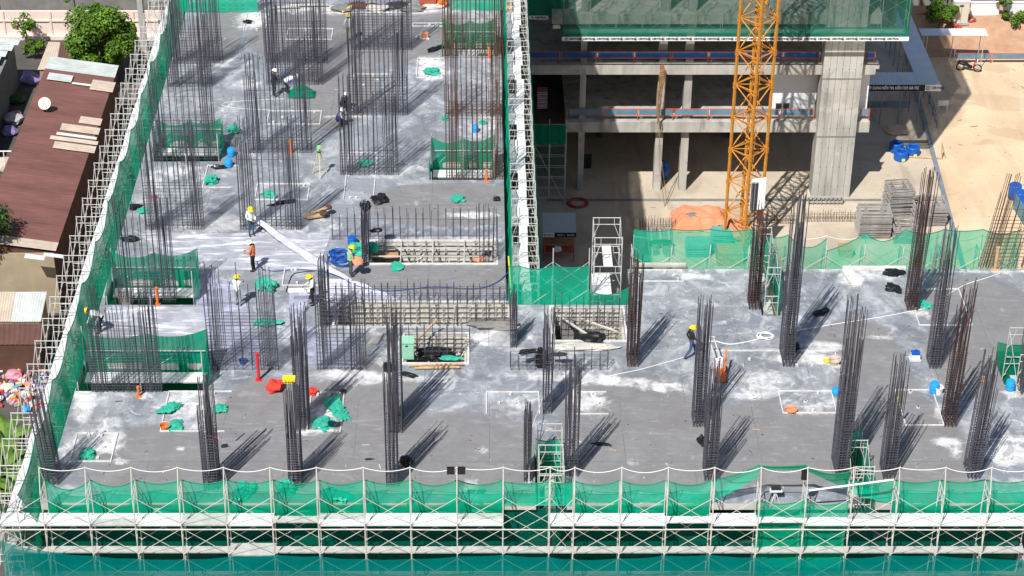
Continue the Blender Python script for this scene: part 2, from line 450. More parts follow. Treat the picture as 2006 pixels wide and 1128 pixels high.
# shallow upstand frames cast round the service recesses
RECESS = [(498,603,361,392),(672,732,300,392),(815,868,115,153),(522,627,218,244),(560,650,57,78),(690,765,146,171),(313,440,768,846),(600,668,770,845),(135,218,850,905),(952,1058,769,812),(1125,1192,769,812),
 (1533,1640,767,810),(1773,1850,765,834),(1405,1645,688,722),(1945,2016,862,905),(1240,1340,530,552),(1800,1905,567,638),(476,520,28,62),(396,458,325,368),(552,640,526,560),(808,868,46,52)]
for k, (x0, x1, yf, yn) in enumerate(RECESS):
    a, c = G(x0, yn), G(x1, yn); yfar = G(x0, yf).y
    b = MB(); t = .045; h = .055
    skip = k % 4
    if skip != 1: b.span((a.x, a.y, 0.001), (c.x, a.y + t, h))
    b.span((a.x, yfar, 0.001), (c.x, yfar + t, h))
    b.span((a.x, a.y + t, 0.001), (a.x + t, yfar, h))
    if skip != 2: b.span((c.x - t, a.y + t, 0.001), (c.x, yfar, h))
    rr = random.Random(k)
    for _ in range(4):
        b.box((rr.uniform(a.x + .2, c.x - .2), rr.choice((a.y + .2, yfar - .15, (a.y + yfar) / 2)), .05), (.12, .1, .1), rr.uniform(0, 3))
    b.build('recess_edge', M['form_white'], bld)
# ---------------------------------------------------------------- reinforcement cages
def cage(label, p0, p1, th, h, sp=0.24, tie=0.45, mt='rebar', seed=0, r=0.0165, end=6, lean=0.009, tie_sp=0.17, group='wall reinforcement cages on the deck', dx=0.0, dy=0.0, rows4=False):
    rr = random.Random(seed * 31 + 5)
    p0, p1 = Vector(p0), Vector(p1)
    L = (p1 - p0).length; u = (p1 - p0) / L; nrm = Vector((-u.y, u.x, 0))
    c = (p0 + p1) / 2
    o = root("rebar_cage", label, "rebar cage", (c.x, c.y, p0.z), group)
    b = MB()
    pos = []
    n = max(2, int(L / sp))
    for i in range(n + 1): pos.append(L * i / n)
    if end:
        for i in range(1, end): pos += [i * .12, L - i * .12]
    off = Vector((dx, dy, 0))
    for s in ((-1, -.3, .35, 1) if rows4 else (-1, 1) if th > 0 else (0,)):
        for t in pos:
            if not 0 <= t <= L: continue
            hh = h * (1.0 if rr.random() < .55 else .80) + rr.uniform(-.12, .12)
            q = p0 + u * (t + rr.uniform(-.03, .03)) + nrm * (s * th / 2)
            tip = Vector((rr.gauss(0, lean), rr.gauss(0, lean), 0)) * hh + off * (hh / h)
            b.bar(q + Vector((0, 0, -.05)), q + tip + Vector((0, 0, hh)), r * rr.uniform(.85, 1.2), 4, cap=False)
    if th > .45:   # end faces of thick walls
        for e in (0.05, L - .05):
            for k in range(1, int(th / .2)):
                q = p0 + u * e + nrm * (-th / 2 + k * .2)
                hh = h * rr.uniform(.8, 1.0)
                b.bar(q, q + off * (hh / h) + Vector((rr.gauss(0, lean) * hh, 0, hh)), r, 4, cap=False)
    b.build('vertical_bars', M[mt], o, kind='stuff')
    b = MB()
    z = .08
    top = h * tie
    while z < top:
        jz = rr.uniform(-.02, .02)
        o2 = off * (z / h)
        cs = [p0 + nrm * th / 2, p1 + nrm * th / 2, p1 - nrm * th / 2, p0 - nrm * th / 2]
        cs = [q + o2 + Vector((0, 0, z + jz)) for q in cs]
        for i in range(4 if th > 0 else 1):
            b.bar(cs[i], cs[(i + 1) % 4], .011, 3, cap=False)
        z += tie_sp
    if tie < .9:
        for zz in (h * .62,):
            o2 = off * (zz / h)
            b.bar(p0 + nrm * th / 2 + o2 + Vector((0, 0, zz)), p1 + nrm * th / 2 + o2 + Vector((0, 0, zz + rr.uniform(-.1, .1))), .012, 3, cap=False)
    b.build('tie_bars', M[mt], o, kind='stuff')
    return o
def xw(label, x0, x1, yb, h, th=.32, **k):
    a, c = G(x0, yb), G(x1, yb)
    a.y += th / 2; c.y += th / 2
    return cage(label, a, c, th, h, **k)
def yw(label, xb, yb, yt, h, w, **k):
    a = G(xb, yb); yf = G(xb, yt, h).y
    L = max(1.0, yf - a.y)
    return cage(label, a + Vector((0, .05, 0)), a + Vector((0, L, 0)), w, h, **k)
XW = [
 ('rebar panel by the left net, farthest of its row, near the top edge', 340, 436, 124, 5.0, dict(seed=1)),
 ('rebar panel with low ladder of ties just in front of the far left one', 330, 415, 170, 5.4, dict(seed=2, tie=.3)),
 ('tall bar panel behind the small green netted opening on the left', 303, 425, 313, 5.6, dict(seed=3, sp=.3)),
 ('wide bar panel on white dusty deck above the plastic sheet, left side', 287, 399, 450, 5.8, dict(seed=4)),
 ('bar panel inside the green net box below the plastic sheet', 236, 345, 590, 5.4, dict(seed=5, sp=.26, tie=.3)),
 ('dense gridded bar panel over the large netted opening at lower left', 180, 316, 768, 5.2, dict(seed=6, sp=.22, tie=.62, tie_sp=.13)),
 ('gridded bar panel standing on the plastic sheet beside the red post', 410, 545, 725, 5.3, dict(seed=7, sp=.36, tie=.55)),
 ('bar panel at the top of the deck, behind the standing worker in black', 521, 640, 124, 5.8, dict(seed=8)),
 ('bar panel just behind the worker in black bending over netting', 524, 633, 166, 5.8, dict(seed=9)),
 ('bar panel right of the worker in white near the top edge', 690, 806, 98, 5.8, dict(seed=10)),
 ('bar panel beside the two crouching workers', 684, 798, 226, 5.8, dict(seed=11, tie=.42)),
 ('bar panel with green cloth at its foot, right of the surveying tripod', 667, 780, 343, 5.6, dict(seed=12, tie=.25)),
 ('tall bar panel with an orange post, left of the surveying tripod', 487, 610, 300, 5.6, dict(seed=13, tie=.14)),
 ('tall bar panel behind the worker unrolling plastic film', 472, 590, 450, 6.0, dict(seed=14, tie=.1)),
 ('brown bar panel in the far netted opening by the right deck edge', 868, 985, 108, 5.2, dict(seed=15, mt='rust', sp=.26)),
 ('rusty bar panel on dusty deck between the two right hand net boxes', 874, 983, 228, 5.4, dict(seed=16, mt='rust', sp=.26, tie=.15)),
 ('rusty bar panel rising from the right hand net box', 876, 984, 352, 5.4, dict(seed=17, mt='rust', sp=.24, tie=.3)),
 ('short gridded bar panel left of the mint green box', 622, 716, 724, 4.4, dict(seed=18, sp=.3, tie=.9, tie_sp=.2)),
 ('row of short starter bars behind the upper formwork pit', 652, 962, 470, 1.75, dict(seed=19, sp=.36, tie=.08, end=0, th=.25)),
 ('row of starter bars along the rear of the long formwork pit', 645, 1005, 594, 1.1, dict(seed=20, sp=.3, tie=.75, end=0, tie_sp=.35, th=.2)),
 ('row of bars along the front of the long formwork pit', 640, 1006, 641, 1.9, dict(seed=21, sp=.42, tie=.5, end=0, tie_sp=.3, th=.2)),
 ('bent grid of bars round the pit with the mint green box', 788, 920, 690, 1.5, dict(seed=22, sp=.3, tie=.8, end=0, tie_sp=.25, th=.2)),
 ('low grid of thin bars draped with black cloth beside the notch pit', 1000, 1190, 725, .95, dict(seed=23, sp=.34, tie=.9, end=0, tie_sp=.25, th=.25)),
 ('rusty leaning bar panel at the rear deck edge, right border', 1920, 2030, 527, 5.0, dict(seed=24, mt='rust', sp=.3, dx=.6, tie=.55, tie_sp=.2)),
 ('row of bars in front of the notch pit', 1086, 1226, 640, 1.6, dict(seed=25, sp=.3, tie=.7, end=0, tie_sp=.3, th=.2)),
 ('bar cluster standing in the corner behind the upper pit', 940, 974, 512, 3.0, dict(seed=26, sp=.2, tie=.3, end=0)),
]
for (lab, x0, x1, yb, h, k) in XW:
    xw('dark ' + lab if k.get('mt') != 'rust' else lab, x0, x1, yb, h, **k)
YW = [
 ('black wall cage in the front left corner beside the side net', 100, 952, 765, 4.4, 0.55, dict(seed=41, dx=-.25)),
 ('dark wall cage with a pink rag at the front, left part of the deck', 413, 962, 742, 5.0, 0.55, dict(seed=42, lean=.006)),
 ('tall dark wall cage between the orange and green bundles', 592, 843, 592, 5.7, 0.50, dict(seed=43)),
 ('dark wall cage capped with a yellow board near the front net', 578, 958, 752, 4.6, 0.50, dict(seed=44)),
 ('tall dark wall cage directly left of the mint green box', 776, 850, 585, 5.8, 0.50, dict(seed=45)),
 ('dark wall cage at the front net with a black rag on its foot', 768, 955, 708, 5.5, 0.46, dict(seed=46)),
 ('tall narrow cage above the front slot, foot behind the ladder frame', 1072, 812, 600, 5.0, 0.35, dict(seed=47)),
 ('dark wall cage directly right of the front slot scaffold', 1120, 935, 697, 5.3, 0.50, dict(seed=48)),
 ('thin ladder like cage directly left of the front slot scaffold', 1033, 945, 800, 3.4, 0.25, dict(seed=49, tie=.9, end=2)),
 ('dark wall cage right of the notch pit, next to the netted rear edge', 1240, 720, 490, 5.4, 0.46, dict(seed=50, mt='rust2')),
 ('tall dark cage that the walking worker is passing', 1369, 838, 578, 6.0, 0.46, dict(seed=51)),
 ('dark wall cage at the front net, left of the long smooth concrete', 1392, 945, 710, 5.4, 0.46, dict(seed=52)),
 ('dark wall cage left of the rear slot, under the hanging white sheet', 1478, 608, 405, 5.2, 0.46, dict(seed=53, mt='rust2')),
 ('tall dark wall cage right of the rear slot and its green net', 1545, 720, 368, 8.2, 0.46, dict(seed=54)),
 ('rusty wall cage at the rear edge with black rags at its foot', 1788, 610, 350, 7.0, 0.46, dict(seed=55, mt='rust2', dx=.1)),
 ('dark wall cage in front of the rusty one, right of the pale board line', 1832, 724, 455, 6.9, 0.46, dict(seed=56)),
 ('wall cage beside the blue and white drums, brown at the bottom', 1862, 838, 562, 6.8, 0.46, dict(seed=57, mt='rust2', dx=.1)),
 ('tall dark wall cage directly left of the front right slot', 1650, 940, 578, 7.9, 0.46, dict(seed=58)),
 ('dark wall cage directly right of the front right slot', 1742, 940, 692, 5.6, 0.46, dict(seed=59)),
 ('splayed dark wall cage at front right on white dust', 1908, 940, 685, 5.7, 0.46, dict(seed=60, dx=.2)),
 ('dark wall cage cut by the right border beside the net shed', 2012, 775, 565, 5.0, 0.46, dict(seed=61)),
 ('black end cage with a rag between worker and upper pit', 716, 521, 405, 3.0, 0.30, dict(seed=62)),
 ('dense dark cage at the left end of the long pit, by the film roll', 636, 640, 498, 3.4, 0.40, dict(seed=63)),
 ('short dark cage at the notch corner of the deck', 1006, 682, 583, 2.6, 0.25, dict(seed=64)),
]
for (lab, xb, yb, yt, h, w, k) in YW:
    kk = dict(tie=.55, sp=.17, end=2, tie_sp=.13, rows4=True); kk.update(k)
    yw(lab, xb, yb, yt, h, w, **kk)
# ---------------------------------------------------------------- scaffolds
TR = 0.022
def frame_mesh(w, h, name='scaffold_frame', r=TR):
    """walk-through frame in the local XZ plane, legs at x=0 and x=w"""
    b = MB()
    for x in (0, w): b.bar((x, 0, 0), (x, 0, h), r, 6)
    b.bar((0, 0, h - .03), (w, 0, h - .03), r, 6); b.bar((0, 0, h - .38), (w, 0, h - .38), r * .8, 5)
    for x in (.27, w - .27): b.bar((x, 0, h - .03), (x, 0, h - .38), r * .7, 4)
    b.bar((.27, 0, h - .38), (.04, 0, h - 1.0), r * .8, 5); b.bar((w - .27, 0, h - .38), (w - .04, 0, h - 1.0), r * .8, 5)
    b.bar((0, 0, h * .3), (.14, 0, h * .42), r * .7, 4)
    return b.mesh(name, M['galv'], smooth=False)
def brace_mesh(L, h, r=.012):
    """one crossed pair in the local XZ plane"""
    b = MB()
    b.bar((0, -.02, .12), (L, -.02, h - .12), r, 5); b.bar((0, .02, h - .12), (L, .02, .12), r, 5)
    return b.mesh('cross_brace', M['galv'])
def plank_mesh(L, w, m='plank'):
    b = MB()
    b.box((L / 2, w / 2, 0), (L - .02, w, .045))
    for y in (.03, w - .03): b.box((L / 2, y, -.04), (L - .02, .03, .05))
    for x in (.12, L - .12): b.box((x, w / 2, -.045), (.05, w * .9, .04))
    return b.mesh('plank', M[m])
BAY, LIFT = 1.83, 1.53
def net_sheet(tops, bots, nu=8, nv=6, sag=.25, bulge=.1, seed=0, belly=(0, 1, 0), power=1.0):
    """draped cloth hung on a row of posts; tops/bots are matching lists of points"""
    b = MB(); nb = len(tops) - 1
    bl = Vector(belly)
    def fn(u, v):
        t = u * nb; k = min(nb - 1, int(t)); f = t - k
        T = tops[k].lerp(tops[k + 1], f); B_ = bots[k].lerp(bots[k + 1], f)
        s = 4 * f * (1 - f)
        sg = sag[k] if isinstance(sag, (list, tuple)) else sag
        T = T - Vector((0, 0, s * sg))
        p = T.lerp(B_, v)
        w = noise.noise(Vector((t * 1.7 + seed * 9.1, v * 2.2, seed))) + .5 * noise.noise(Vector((t * 5 + seed, v * 5, seed * 3.3)))
        return p + bl * (bulge * (s * math.sin(math.pi * v) + w * math.sin(math.pi * min(1, v * .9 + .1)) * .9))
    return b.grid(nu * nb, nv, fn)
def netthing(label, tops, bots, mt='net', group=None, edge=True, **k):
    o = root('safety_net', label, 'safety net', bots[0], group)
    b = net_sheet(tops, bots, **k)
    n = b.build('net_sheet', M[mt], o, smooth=True)
    if edge:
        nb = len(tops) - 1; nu = k.get('nu', 8)
        b2 = MB(); b2.tube([b.v[i] for i in range(nu * nb + 1)], .022, 5)
        b2.build('edge_rope', M['green_edge'], o)
    return o
def sagline(a, c, sag, n=8):
    a, c = Vector(a), Vector(c)
    return [a.lerp(c, i / n) - Vector((0, 0, 4 * sag * (i / n) * (1 - i / n))) for i in range(n + 1)]

# --- front scaffold
FP = [-14, 77, 167, 257, 348, 438, 529, 620, 712, 803, 895, 986, 1078, 1126, 1218, 1309, 1400, 1491, 1582, 1672, 1762, 1852, 1942, 2033]
FX = [(p - CX) / 50.0 for p in FP]
FW = 0.92
fs = root('scaffold', 'white tube scaffold with planks along the front of the building', 'scaffold', (FX[0], -1.0, ZG))
base = wloc(fs)
fm = frame_mesh(FW, LIFT)
def rel(x, y, z): return Vector((x, y, z)) - base
ZP = -.33
for x in FX:
    for lv in range(-4, 1):
        shared('frame', fm, fs, rel(x, -1.02, ZP + lv * LIFT), math.pi / 2)
tm = MB(); tm.bar((0, 0, 0), (0, .34, 1.02), .024, 6); tm.bar((0, FW, 0), (0, .40, .98), .024, 6); tm.bar((0, .34, 1.0), (0, .34, 1.16), .012, 5)
tm = tm.mesh('guard_post', M['galv'])
for x in FX[1:]: shared('guard_post', tm, fs, rel(x, -1.02, ZP + LIFT))
bms = {}
rr = random.Random(3)
for i in range(len(FX) - 1):
    L = FX[i + 1] - FX[i]
    key = round(L, 2)
    if key not in bms: bms[key] = (brace_mesh(L, LIFT), plank_mesh(L, .36), plank_mesh(L, .36, 'plank_old'))
    bm_, pl, plo = bms[key]
    for lv in range(-3, 1):
        shared('cross_brace', bm_, fs, rel(FX[i], -1.03, ZP + lv * LIFT))
        if lv == -1: shared('cross_brace', bm_, fs, rel(FX[i], -.10, ZP + lv * LIFT))
        if i == 11 and lv == 0: continue
        w_ = 2 if rr.random() < (.85 if lv == 0 else .15) else 1
        for k in range(w_):
            shared('plank', pl if (lv == 0 and rr.random() < .85) else plo, fs, rel(FX[i], -.95 + k * .385 + (.0 if w_ == 2 else .2), ZP - .02 + lv * LIFT + rr.uniform(-.01, .01)))
    b = MB(); b.bar((FX[i], -1.06, ZP - .16), (FX[i + 1], -1.06, ZP - .16 + rr.uniform(-.02, .02)), .028, 6)
    b.build('ledger_tube', M['galv'], fs)
b = MB()
TIP = ZP + LIFT + 1.08
for i in range(1, len(FX) - 1):
    b.tube(sagline((FX[i], -.68, TIP), (FX[i + 1], -.68, TIP), rr.uniform(.1, .26)), .016, 5)
b.build('guard_rope', M['rope'], fs)
b = MB(); b.bar((FX[18] + .1, -.8, 1.25), (FX[20] - .2, -.75, 1.75), .04, 6); b.build('guard_tube', M['white'], fs)
# nets of the front
def frow(i0, i1, y, z0, z1, dz=None):
    T = [Vector((FX[i], y, z1 + (dz[i - i0] if dz else 0))) for i in range(i0, i1 + 1)]
    B_ = [Vector((FX[i], y + .03, z0)) for i in range(i0, i1 + 1)]
    return T, B_
T, B_ = frow(1, 11, -.06, -.42, 1.22)
netthing('green safety net along the front edge, left half, from the corner to the slot', T, B_, 'net', sag=[.5, .35, .2, .2, .2, .22, .25, .2, .3, .25], bulge=.10, seed=1)
q = net_sheet([Vector((FX[i], -.1, .12 + .05 * math.sin(i * 2))) for i in range(1, 12)], [Vector((FX[i], -.1, -.75)) for i in range(1, 12)], sag=.12, bulge=.08, seed=15); q.build('net_shade_strip', M['net_left'], bpy.data.objects['safety_net'], smooth=True)  # added layer: darkens the lower net like the shaded slab edge behind
T, B_ = frow(11, 13, -.06, -.1, 1.12)
netthing('short green net crossing the front slot scaffold', T, B_, 'net', sag=.1, bulge=.08, seed=2)
T, B_ = frow(13, 17, -.06, -.40, 1.2, [0, 0, 0, 0, .75])
B_[3].z = .0; B_[4].z = 1.3
netthing('green front net right of the slot, pulled up to a point at its right end', T, B_, 'net', sag=[.25, .25, .25, .1], bulge=.10, seed=3)
q = net_sheet([Vector((FX[i], -.1, .05 + .05 * math.sin(i * 2))) for i in range(13, 17)], [Vector((FX[i], -.1, -.75)) for i in range(13, 17)], sag=.12, bulge=.08, seed=16); q.build('net_shade_strip', M['net_left'], bpy.data.objects['safety_net.002'], smooth=True)  # same added strip, shade on the lower part of this net
T, B_ = frow(17, 19, -.06, 1.68, 1.92, [0, .02, -.3]); B_[2].z = .7
netthing('narrow rolled strip of green net strung high between three front posts', T, B_, 'net_dense', sag=[.06, .25], bulge=.03, seed=4)
T, B_ = frow(17, 19, -.5, -3.3, .55)
netthing('pale green net hanging low over two front bays right of the middle', T, B_, 'net_thin', sag=[.2, .25], bulge=.12, seed=5)
T, B_ = frow(19, 23, -.06, -.3, 1.22)
B_[0].z = .55; B_[1].z = .0
netthing('green front net at the right end, slack at its left side', T, B_, 'net', sag=[.15, .15, .15, .15], bulge=.12, seed=6)
q = net_sheet([Vector((FX[i], -.1, .1 + .05 * math.sin(i * 2))) for i in range(20, 24)], [Vector((FX[i], -.1, -.75)) for i in range(20, 24)], sag=.12, bulge=.08, seed=17); q.build('net_shade_strip', M['net_left'], bpy.data.objects['safety_net.005'], smooth=True)  # added darkening strip again, for the right end net
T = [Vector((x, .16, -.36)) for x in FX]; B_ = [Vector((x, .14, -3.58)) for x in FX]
netthing('shade-darkened green net behind the front scaffold below the top walkway', T, B_, 'net_shade_tint', sag=[0, 0, 0, 0, 0, .0, .1, .5, .1, 0, 0, 0, 0, .05, .1, .75, .6, .8, .1, 0, .7, .5, .1], bulge=.05, seed=7, edge=False)
T = [Vector((x, -1.1, -1.85 + .12 * math.sin(i * 1.3))) for i, x in enumerate(FX)]; T[0].z = -1.0; T[1].z = -1.55
B_ = [Vector((x, -1.35, -6.5)) for x in FX]
netthing('blue green net covering the outside of the front scaffold at the bottom border', T, B_, 'net_teal', sag=[.1, .05] + [.05] * 21, bulge=.10, seed=8, edge=False, belly=(0, -1, 0), nv=10)
# --- left scaffold
ls = root('scaffold', 'long white tube scaffold running back along the left side', 'scaffold', (-19.5, -.88, ZG))
base = wloc(ls)
lm = frame_mesh(1.2, LIFT)
LY = [-.88 + BAY * k for k in range(0, 31)]
LXO, LXI = -19.5, -18.3
bml = brace_mesh(BAY, LIFT)
pll = plank_mesh(BAY, .42); pl5 = plank_mesh(BAY, .5); pll2 = plank_mesh(BAY, .40, 'plank_old')
for k, y in enumerate(LY):
    for lv in range(-3, 1): shared('frame', lm, ls, rel(LXO, y, ZP + lv * LIFT))
    b = MB(); b.bar((LXO, y, ZP - 3 * LIFT), (LXO, y, ZG), .03, 6); b.bar((LXI, y, ZP - 3 * LIFT), (LXI, y, ZG), .03, 6); b.build('standard_tube', M['galv'], ls)
    if k < len(LY) - 1:
        for lv in range(-2, 1):
            shared('cross_brace', bml, ls, rel(LXO, y, ZP + lv * LIFT), math.pi / 2)
            if lv < 0: shared('cross_brace', bml, ls, rel(LXI, y, ZP + lv * LIFT), math.pi / 2)
        shared('plank', pl5, ls, rel(LXI - .12 + random.uniform(-.04, .04), y, ZP - .02), math.pi / 2)
        shared('plank', pll2, ls, rel(LXI - .4, y, ZP - LIFT - .02), math.pi / 2)
ps = [(LY[0] + i * (LY[-1] - LY[0]) / 14) for i in range(15)]
lsag = [.55 if i % 3 else .35 for i in range(14)]
T = [Vector((LXI + .1, y, 1.15 + .1 * math.sin(y))) for y in ps]; B_ = [Vector((XL - .06, y, -.35)) for y in ps]
netthing('long green net with scalloped edge between the deck and the left scaffold', T, B_, 'net_left', sag=lsag, bulge=.12, seed=11, belly=(-1, 0, .3), nu=12)
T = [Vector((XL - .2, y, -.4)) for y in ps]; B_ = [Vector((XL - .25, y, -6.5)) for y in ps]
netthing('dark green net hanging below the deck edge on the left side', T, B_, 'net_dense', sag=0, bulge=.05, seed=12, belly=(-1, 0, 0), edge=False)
# --- scaffold along the right side of the rear wing
cs_ = root('scaffold', 'narrow white scaffold running back beside the courtyard', 'scaffold', (1.5, YN + .4, ZG))
base = wloc(cs_)
CXI, CXO = 1.55, 2.75
CYS = [YN + .6 + BAY * k for k in range(0, 34)]  # far bays run out of view, added to carry the courtyard shade
for k, y in enumerate(CYS):
    for lv in range(-3, 1): shared('frame', lm, cs_, rel(CXI, y, ZP + lv * LIFT))
    b = MB(); b.bar((CXO, y, ZP - 3 * LIFT), (CXO, y, ZG), .03, 6); b.bar((CXI, y, ZP - 3 * LIFT), (CXI, y, ZG), .03, 6); b.build('standard_tube', M['galv'], cs_)
    if k < len(CYS) - 1:
        for lv in range(-2, 1):
            shared('cross_brace', bml, cs_, rel(CXO, y, ZP + lv * LIFT), math.pi / 2)
            if lv < 0: shared('cross_brace', bml, cs_, rel(CXI, y, ZP + lv * LIFT), math.pi / 2)
        shared('plank', pll, cs_, rel(2.36 + random.uniform(-.05, .12), y, ZP - .02), math.pi / 2)
        if k % 3: shared('plank', pll, cs_, rel(1.98 + random.uniform(-.03, .03), y, ZP - .02), math.pi / 2)
        shared('plank', pll2, cs_, rel(2.4, y, ZP - LIFT - .02), math.pi / 2)
ps = [CYS[0] + i * (CYS[-1] - CYS[0]) / 26 for i in range(27)]
T = [Vector((CXI - .05, y, .95)) for y in ps]; B_ = [Vector((XM + .05, y, -1.2)) for y in ps]
netthing('narrow green net between the rear wing deck and its courtyard scaffold', T, B_, 'net', sag=.35, bulge=.08, seed=13, belly=(1, 0, 0), nu=10)
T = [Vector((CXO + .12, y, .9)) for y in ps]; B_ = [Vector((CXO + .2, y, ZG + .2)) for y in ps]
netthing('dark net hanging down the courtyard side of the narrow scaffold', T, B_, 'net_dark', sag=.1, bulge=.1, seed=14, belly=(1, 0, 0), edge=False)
# --- scaffold behind the right wing
bs = root('scaffold', 'white tube scaffold with crossed braces behind the right wing', 'scaffold', (7.2, YB + .4, ZG))
base = wloc(bs)
BX = [7.25 + BAY * k for k in range(11)]
ZB = -.9
for x in BX:
    for lv in range(-4, 1): shared('frame', fm, bs, rel(x, YB + .35, ZB + lv * LIFT), math.pi / 2)
    b = MB(); b.bar((x, YB + .35, ZB + LIFT), (x + .04, YB + .6, ZB + LIFT + .9), .024, 6); b.build('guard_post', M['galv'], bs)
b = MB()
for x in BX:
    for y in (.35, .35 + FW): b.bar((x, YB + y, ZG), (x, YB + y, ZB - 4 * LIFT), .03, 6)
b.build('standard_tubes', M['galv'], bs, kind='stuff')
bmb = brace_mesh(BAY, LIFT); plb = plank_mesh(BAY, .4)
for i in range(10):
    for lv in range(-2, 1):
        shared('cross_brace', bmb, bs, rel(BX[i], YB + .33, ZB + lv * LIFT)); shared('cross_brace', bmb, bs, rel(BX[i], YB + 1.28, ZB + lv * LIFT))
    shared('plank', plb, bs, rel(BX[i], YB + .45, ZB - .02)); shared('plank', plb, bs, rel(BX[i], YB + .86, ZB - .02 - LIFT))
b = MB()
for i in range(10): b.tube(sagline((BX[i], YB + .6, ZB + LIFT + .85), (BX[i + 1], YB + .6, ZB + LIFT + .85), random.uniform(.1, .3)), .015, 5)
b.build('guard_rope', M['rope'], bs)
zr = V(0, 449, YB + .5).z; T = [Vector((BX[i], YB + .5, zr)) for i in range(4)]; B_ = [Vector((BX[i], YB + .3, -1.3)) for i in range(4)]
netthing('pale green see-through net behind the right wing, beside the crane mast', T, B_, 'net', sag=[.12, .05, .1], bulge=.07, seed=21)
T = [Vector((BX[i], YB + .5, z)) for i, z in ((3, zr), (4, zr - .3), (5, zr - .5))]; B_ = [Vector((BX[i], YB + .3, -1.3)) for i in (3, 4, 5)]
netthing('slack green net panel behind the rear slot', T, B_, 'net_thin', sag=[.3, .6], bulge=.07, seed=22)
T = [Vector((BX[i], YB + .5, z)) for i, z in ((5, zr - 1.2), (6, zr - .2), (7, zr), (8, zr), (9, zr), (10, zr))]; B_ = [Vector((BX[i], YB + .3, -1.3)) for i in range(5, 11)]
netthing('sagging thin green net behind the right wing toward the right border', T, B_, 'net', sag=[.1, .55, .25, .1, .25], bulge=.08, seed=23)
# --- notch: scaffold tower, net
a = G(1160, 590, -.6)
ts = root('scaffold_tower', 'white scaffold stair tower standing in the notch behind the deck', 'scaffold', (a.x, YN + .5, ZG))
base = wloc(ts)
tf = frame_mesh(1.25, LIFT)
for lv in range(-6, 2):
    for y in (0, BAY): shared('frame', tf, ts, rel(a.x, YN + .6 + y, .2 + lv * LIFT))
    for x in (0, 1.25): shared('cross_brace', bml, ts, rel(a.x + x, YN + .6, .2 + lv * LIFT), math.pi / 2)
    shared('plank', pll, ts, rel(a.x + .85, YN + .6, .2 + lv * LIFT), math.pi / 2)
    if lv % 2 == 0: shared('plank', pll, ts, rel(a.x + .42, YN + .6, .2 + lv * LIFT), math.pi / 2)
b = MB()
for x in (a.x, a.x + 1.25):
    for y in (.6, .6 + BAY): b.bar((x, YN + y, ZG), (x, YN + y, .2 - 6 * LIFT), .03, 6)
b.build('standard_tubes', M['galv'], ts, kind='stuff')
ns = root('scaffold', 'short scaffold with pointed posts behind the notch net', 'scaffold', (1.6, YN + .3, ZG))
base = wloc(ns)
NX = [1.75, 3.35, 5.0]; zn0 = V(0, 520, YN + .2).z
for x in NX:
    for lv in range(-3, 1): shared('frame', fm, ns, rel(x, YN + .25, -.7 + lv * LIFT), math.pi / 2)
    b = MB(); b.bar((x, YN + .25, -.7 + LIFT), (x, YN + .4, zn0 + .8), .026, 6); b.build('guard_post', M['galv'], ns)
for i in range(2):
    L = NX[i + 1] - NX[i]; q = brace_mesh(L, LIFT); pq = plank_mesh(L, .5)
    for lv in (-1, 0): shared('cross_brace', q, ns, rel(NX[i], YN + .2, -.7 + lv * LIFT)); shared('cross_brace', q, ns, rel(NX[i], YN + 1.15, -.7 + lv * LIFT))
    shared('cross_brace', q, ns, rel(NX[i], YN + .5, .6)); shared('plank', pq, ns, rel(NX[i], YN + .45, -.72))
zn = V(0, 520, YN + .2).z; T = [Vector((x, YN + .2, zn)) for x in NX]; B_ = [Vector((x, YN + .1, -.5)) for x in NX]
netthing('bright green net closing the notch behind the pit', T, B_, 'net', sag=[.2, .12], bulge=.08, seed=31)
T = [Vector((XM + .1, YN + .15, zn)), Vector((NX[0], YN + .2, zn))]; B_ = [Vector((XM + .05, YN + .1, -.4)), Vector((NX[0], YN + .1, -.5))]
netthing('narrow green net strip at the inner corner beside the yellow pole', T, B_, 'net', sag=.05, bulge=.05, seed=32)
T = [Vector((NX[2], YN + .15, .7)), Vector((6.9, YN + .15, .9))]; B_ = [Vector((NX[2], YN + .1, -.5)), Vector((6.9, YN + .1, -.5))]
netthing('green net panel in front of the stair tower', T, B_, 'net_thin', sag=.35, bulge=.05, seed=33)
b = MB(); b.bar((XM + .28, YN + .05, -.3), (XM + .1, YN + 1.2, 1.9), .035, 6)
tag(b.build('guard_pole', M['yellow'], off=(XM + .28, YN + .05, 0)), 'yellow pole leaning at the inner corner of the courtyard', 'pole')
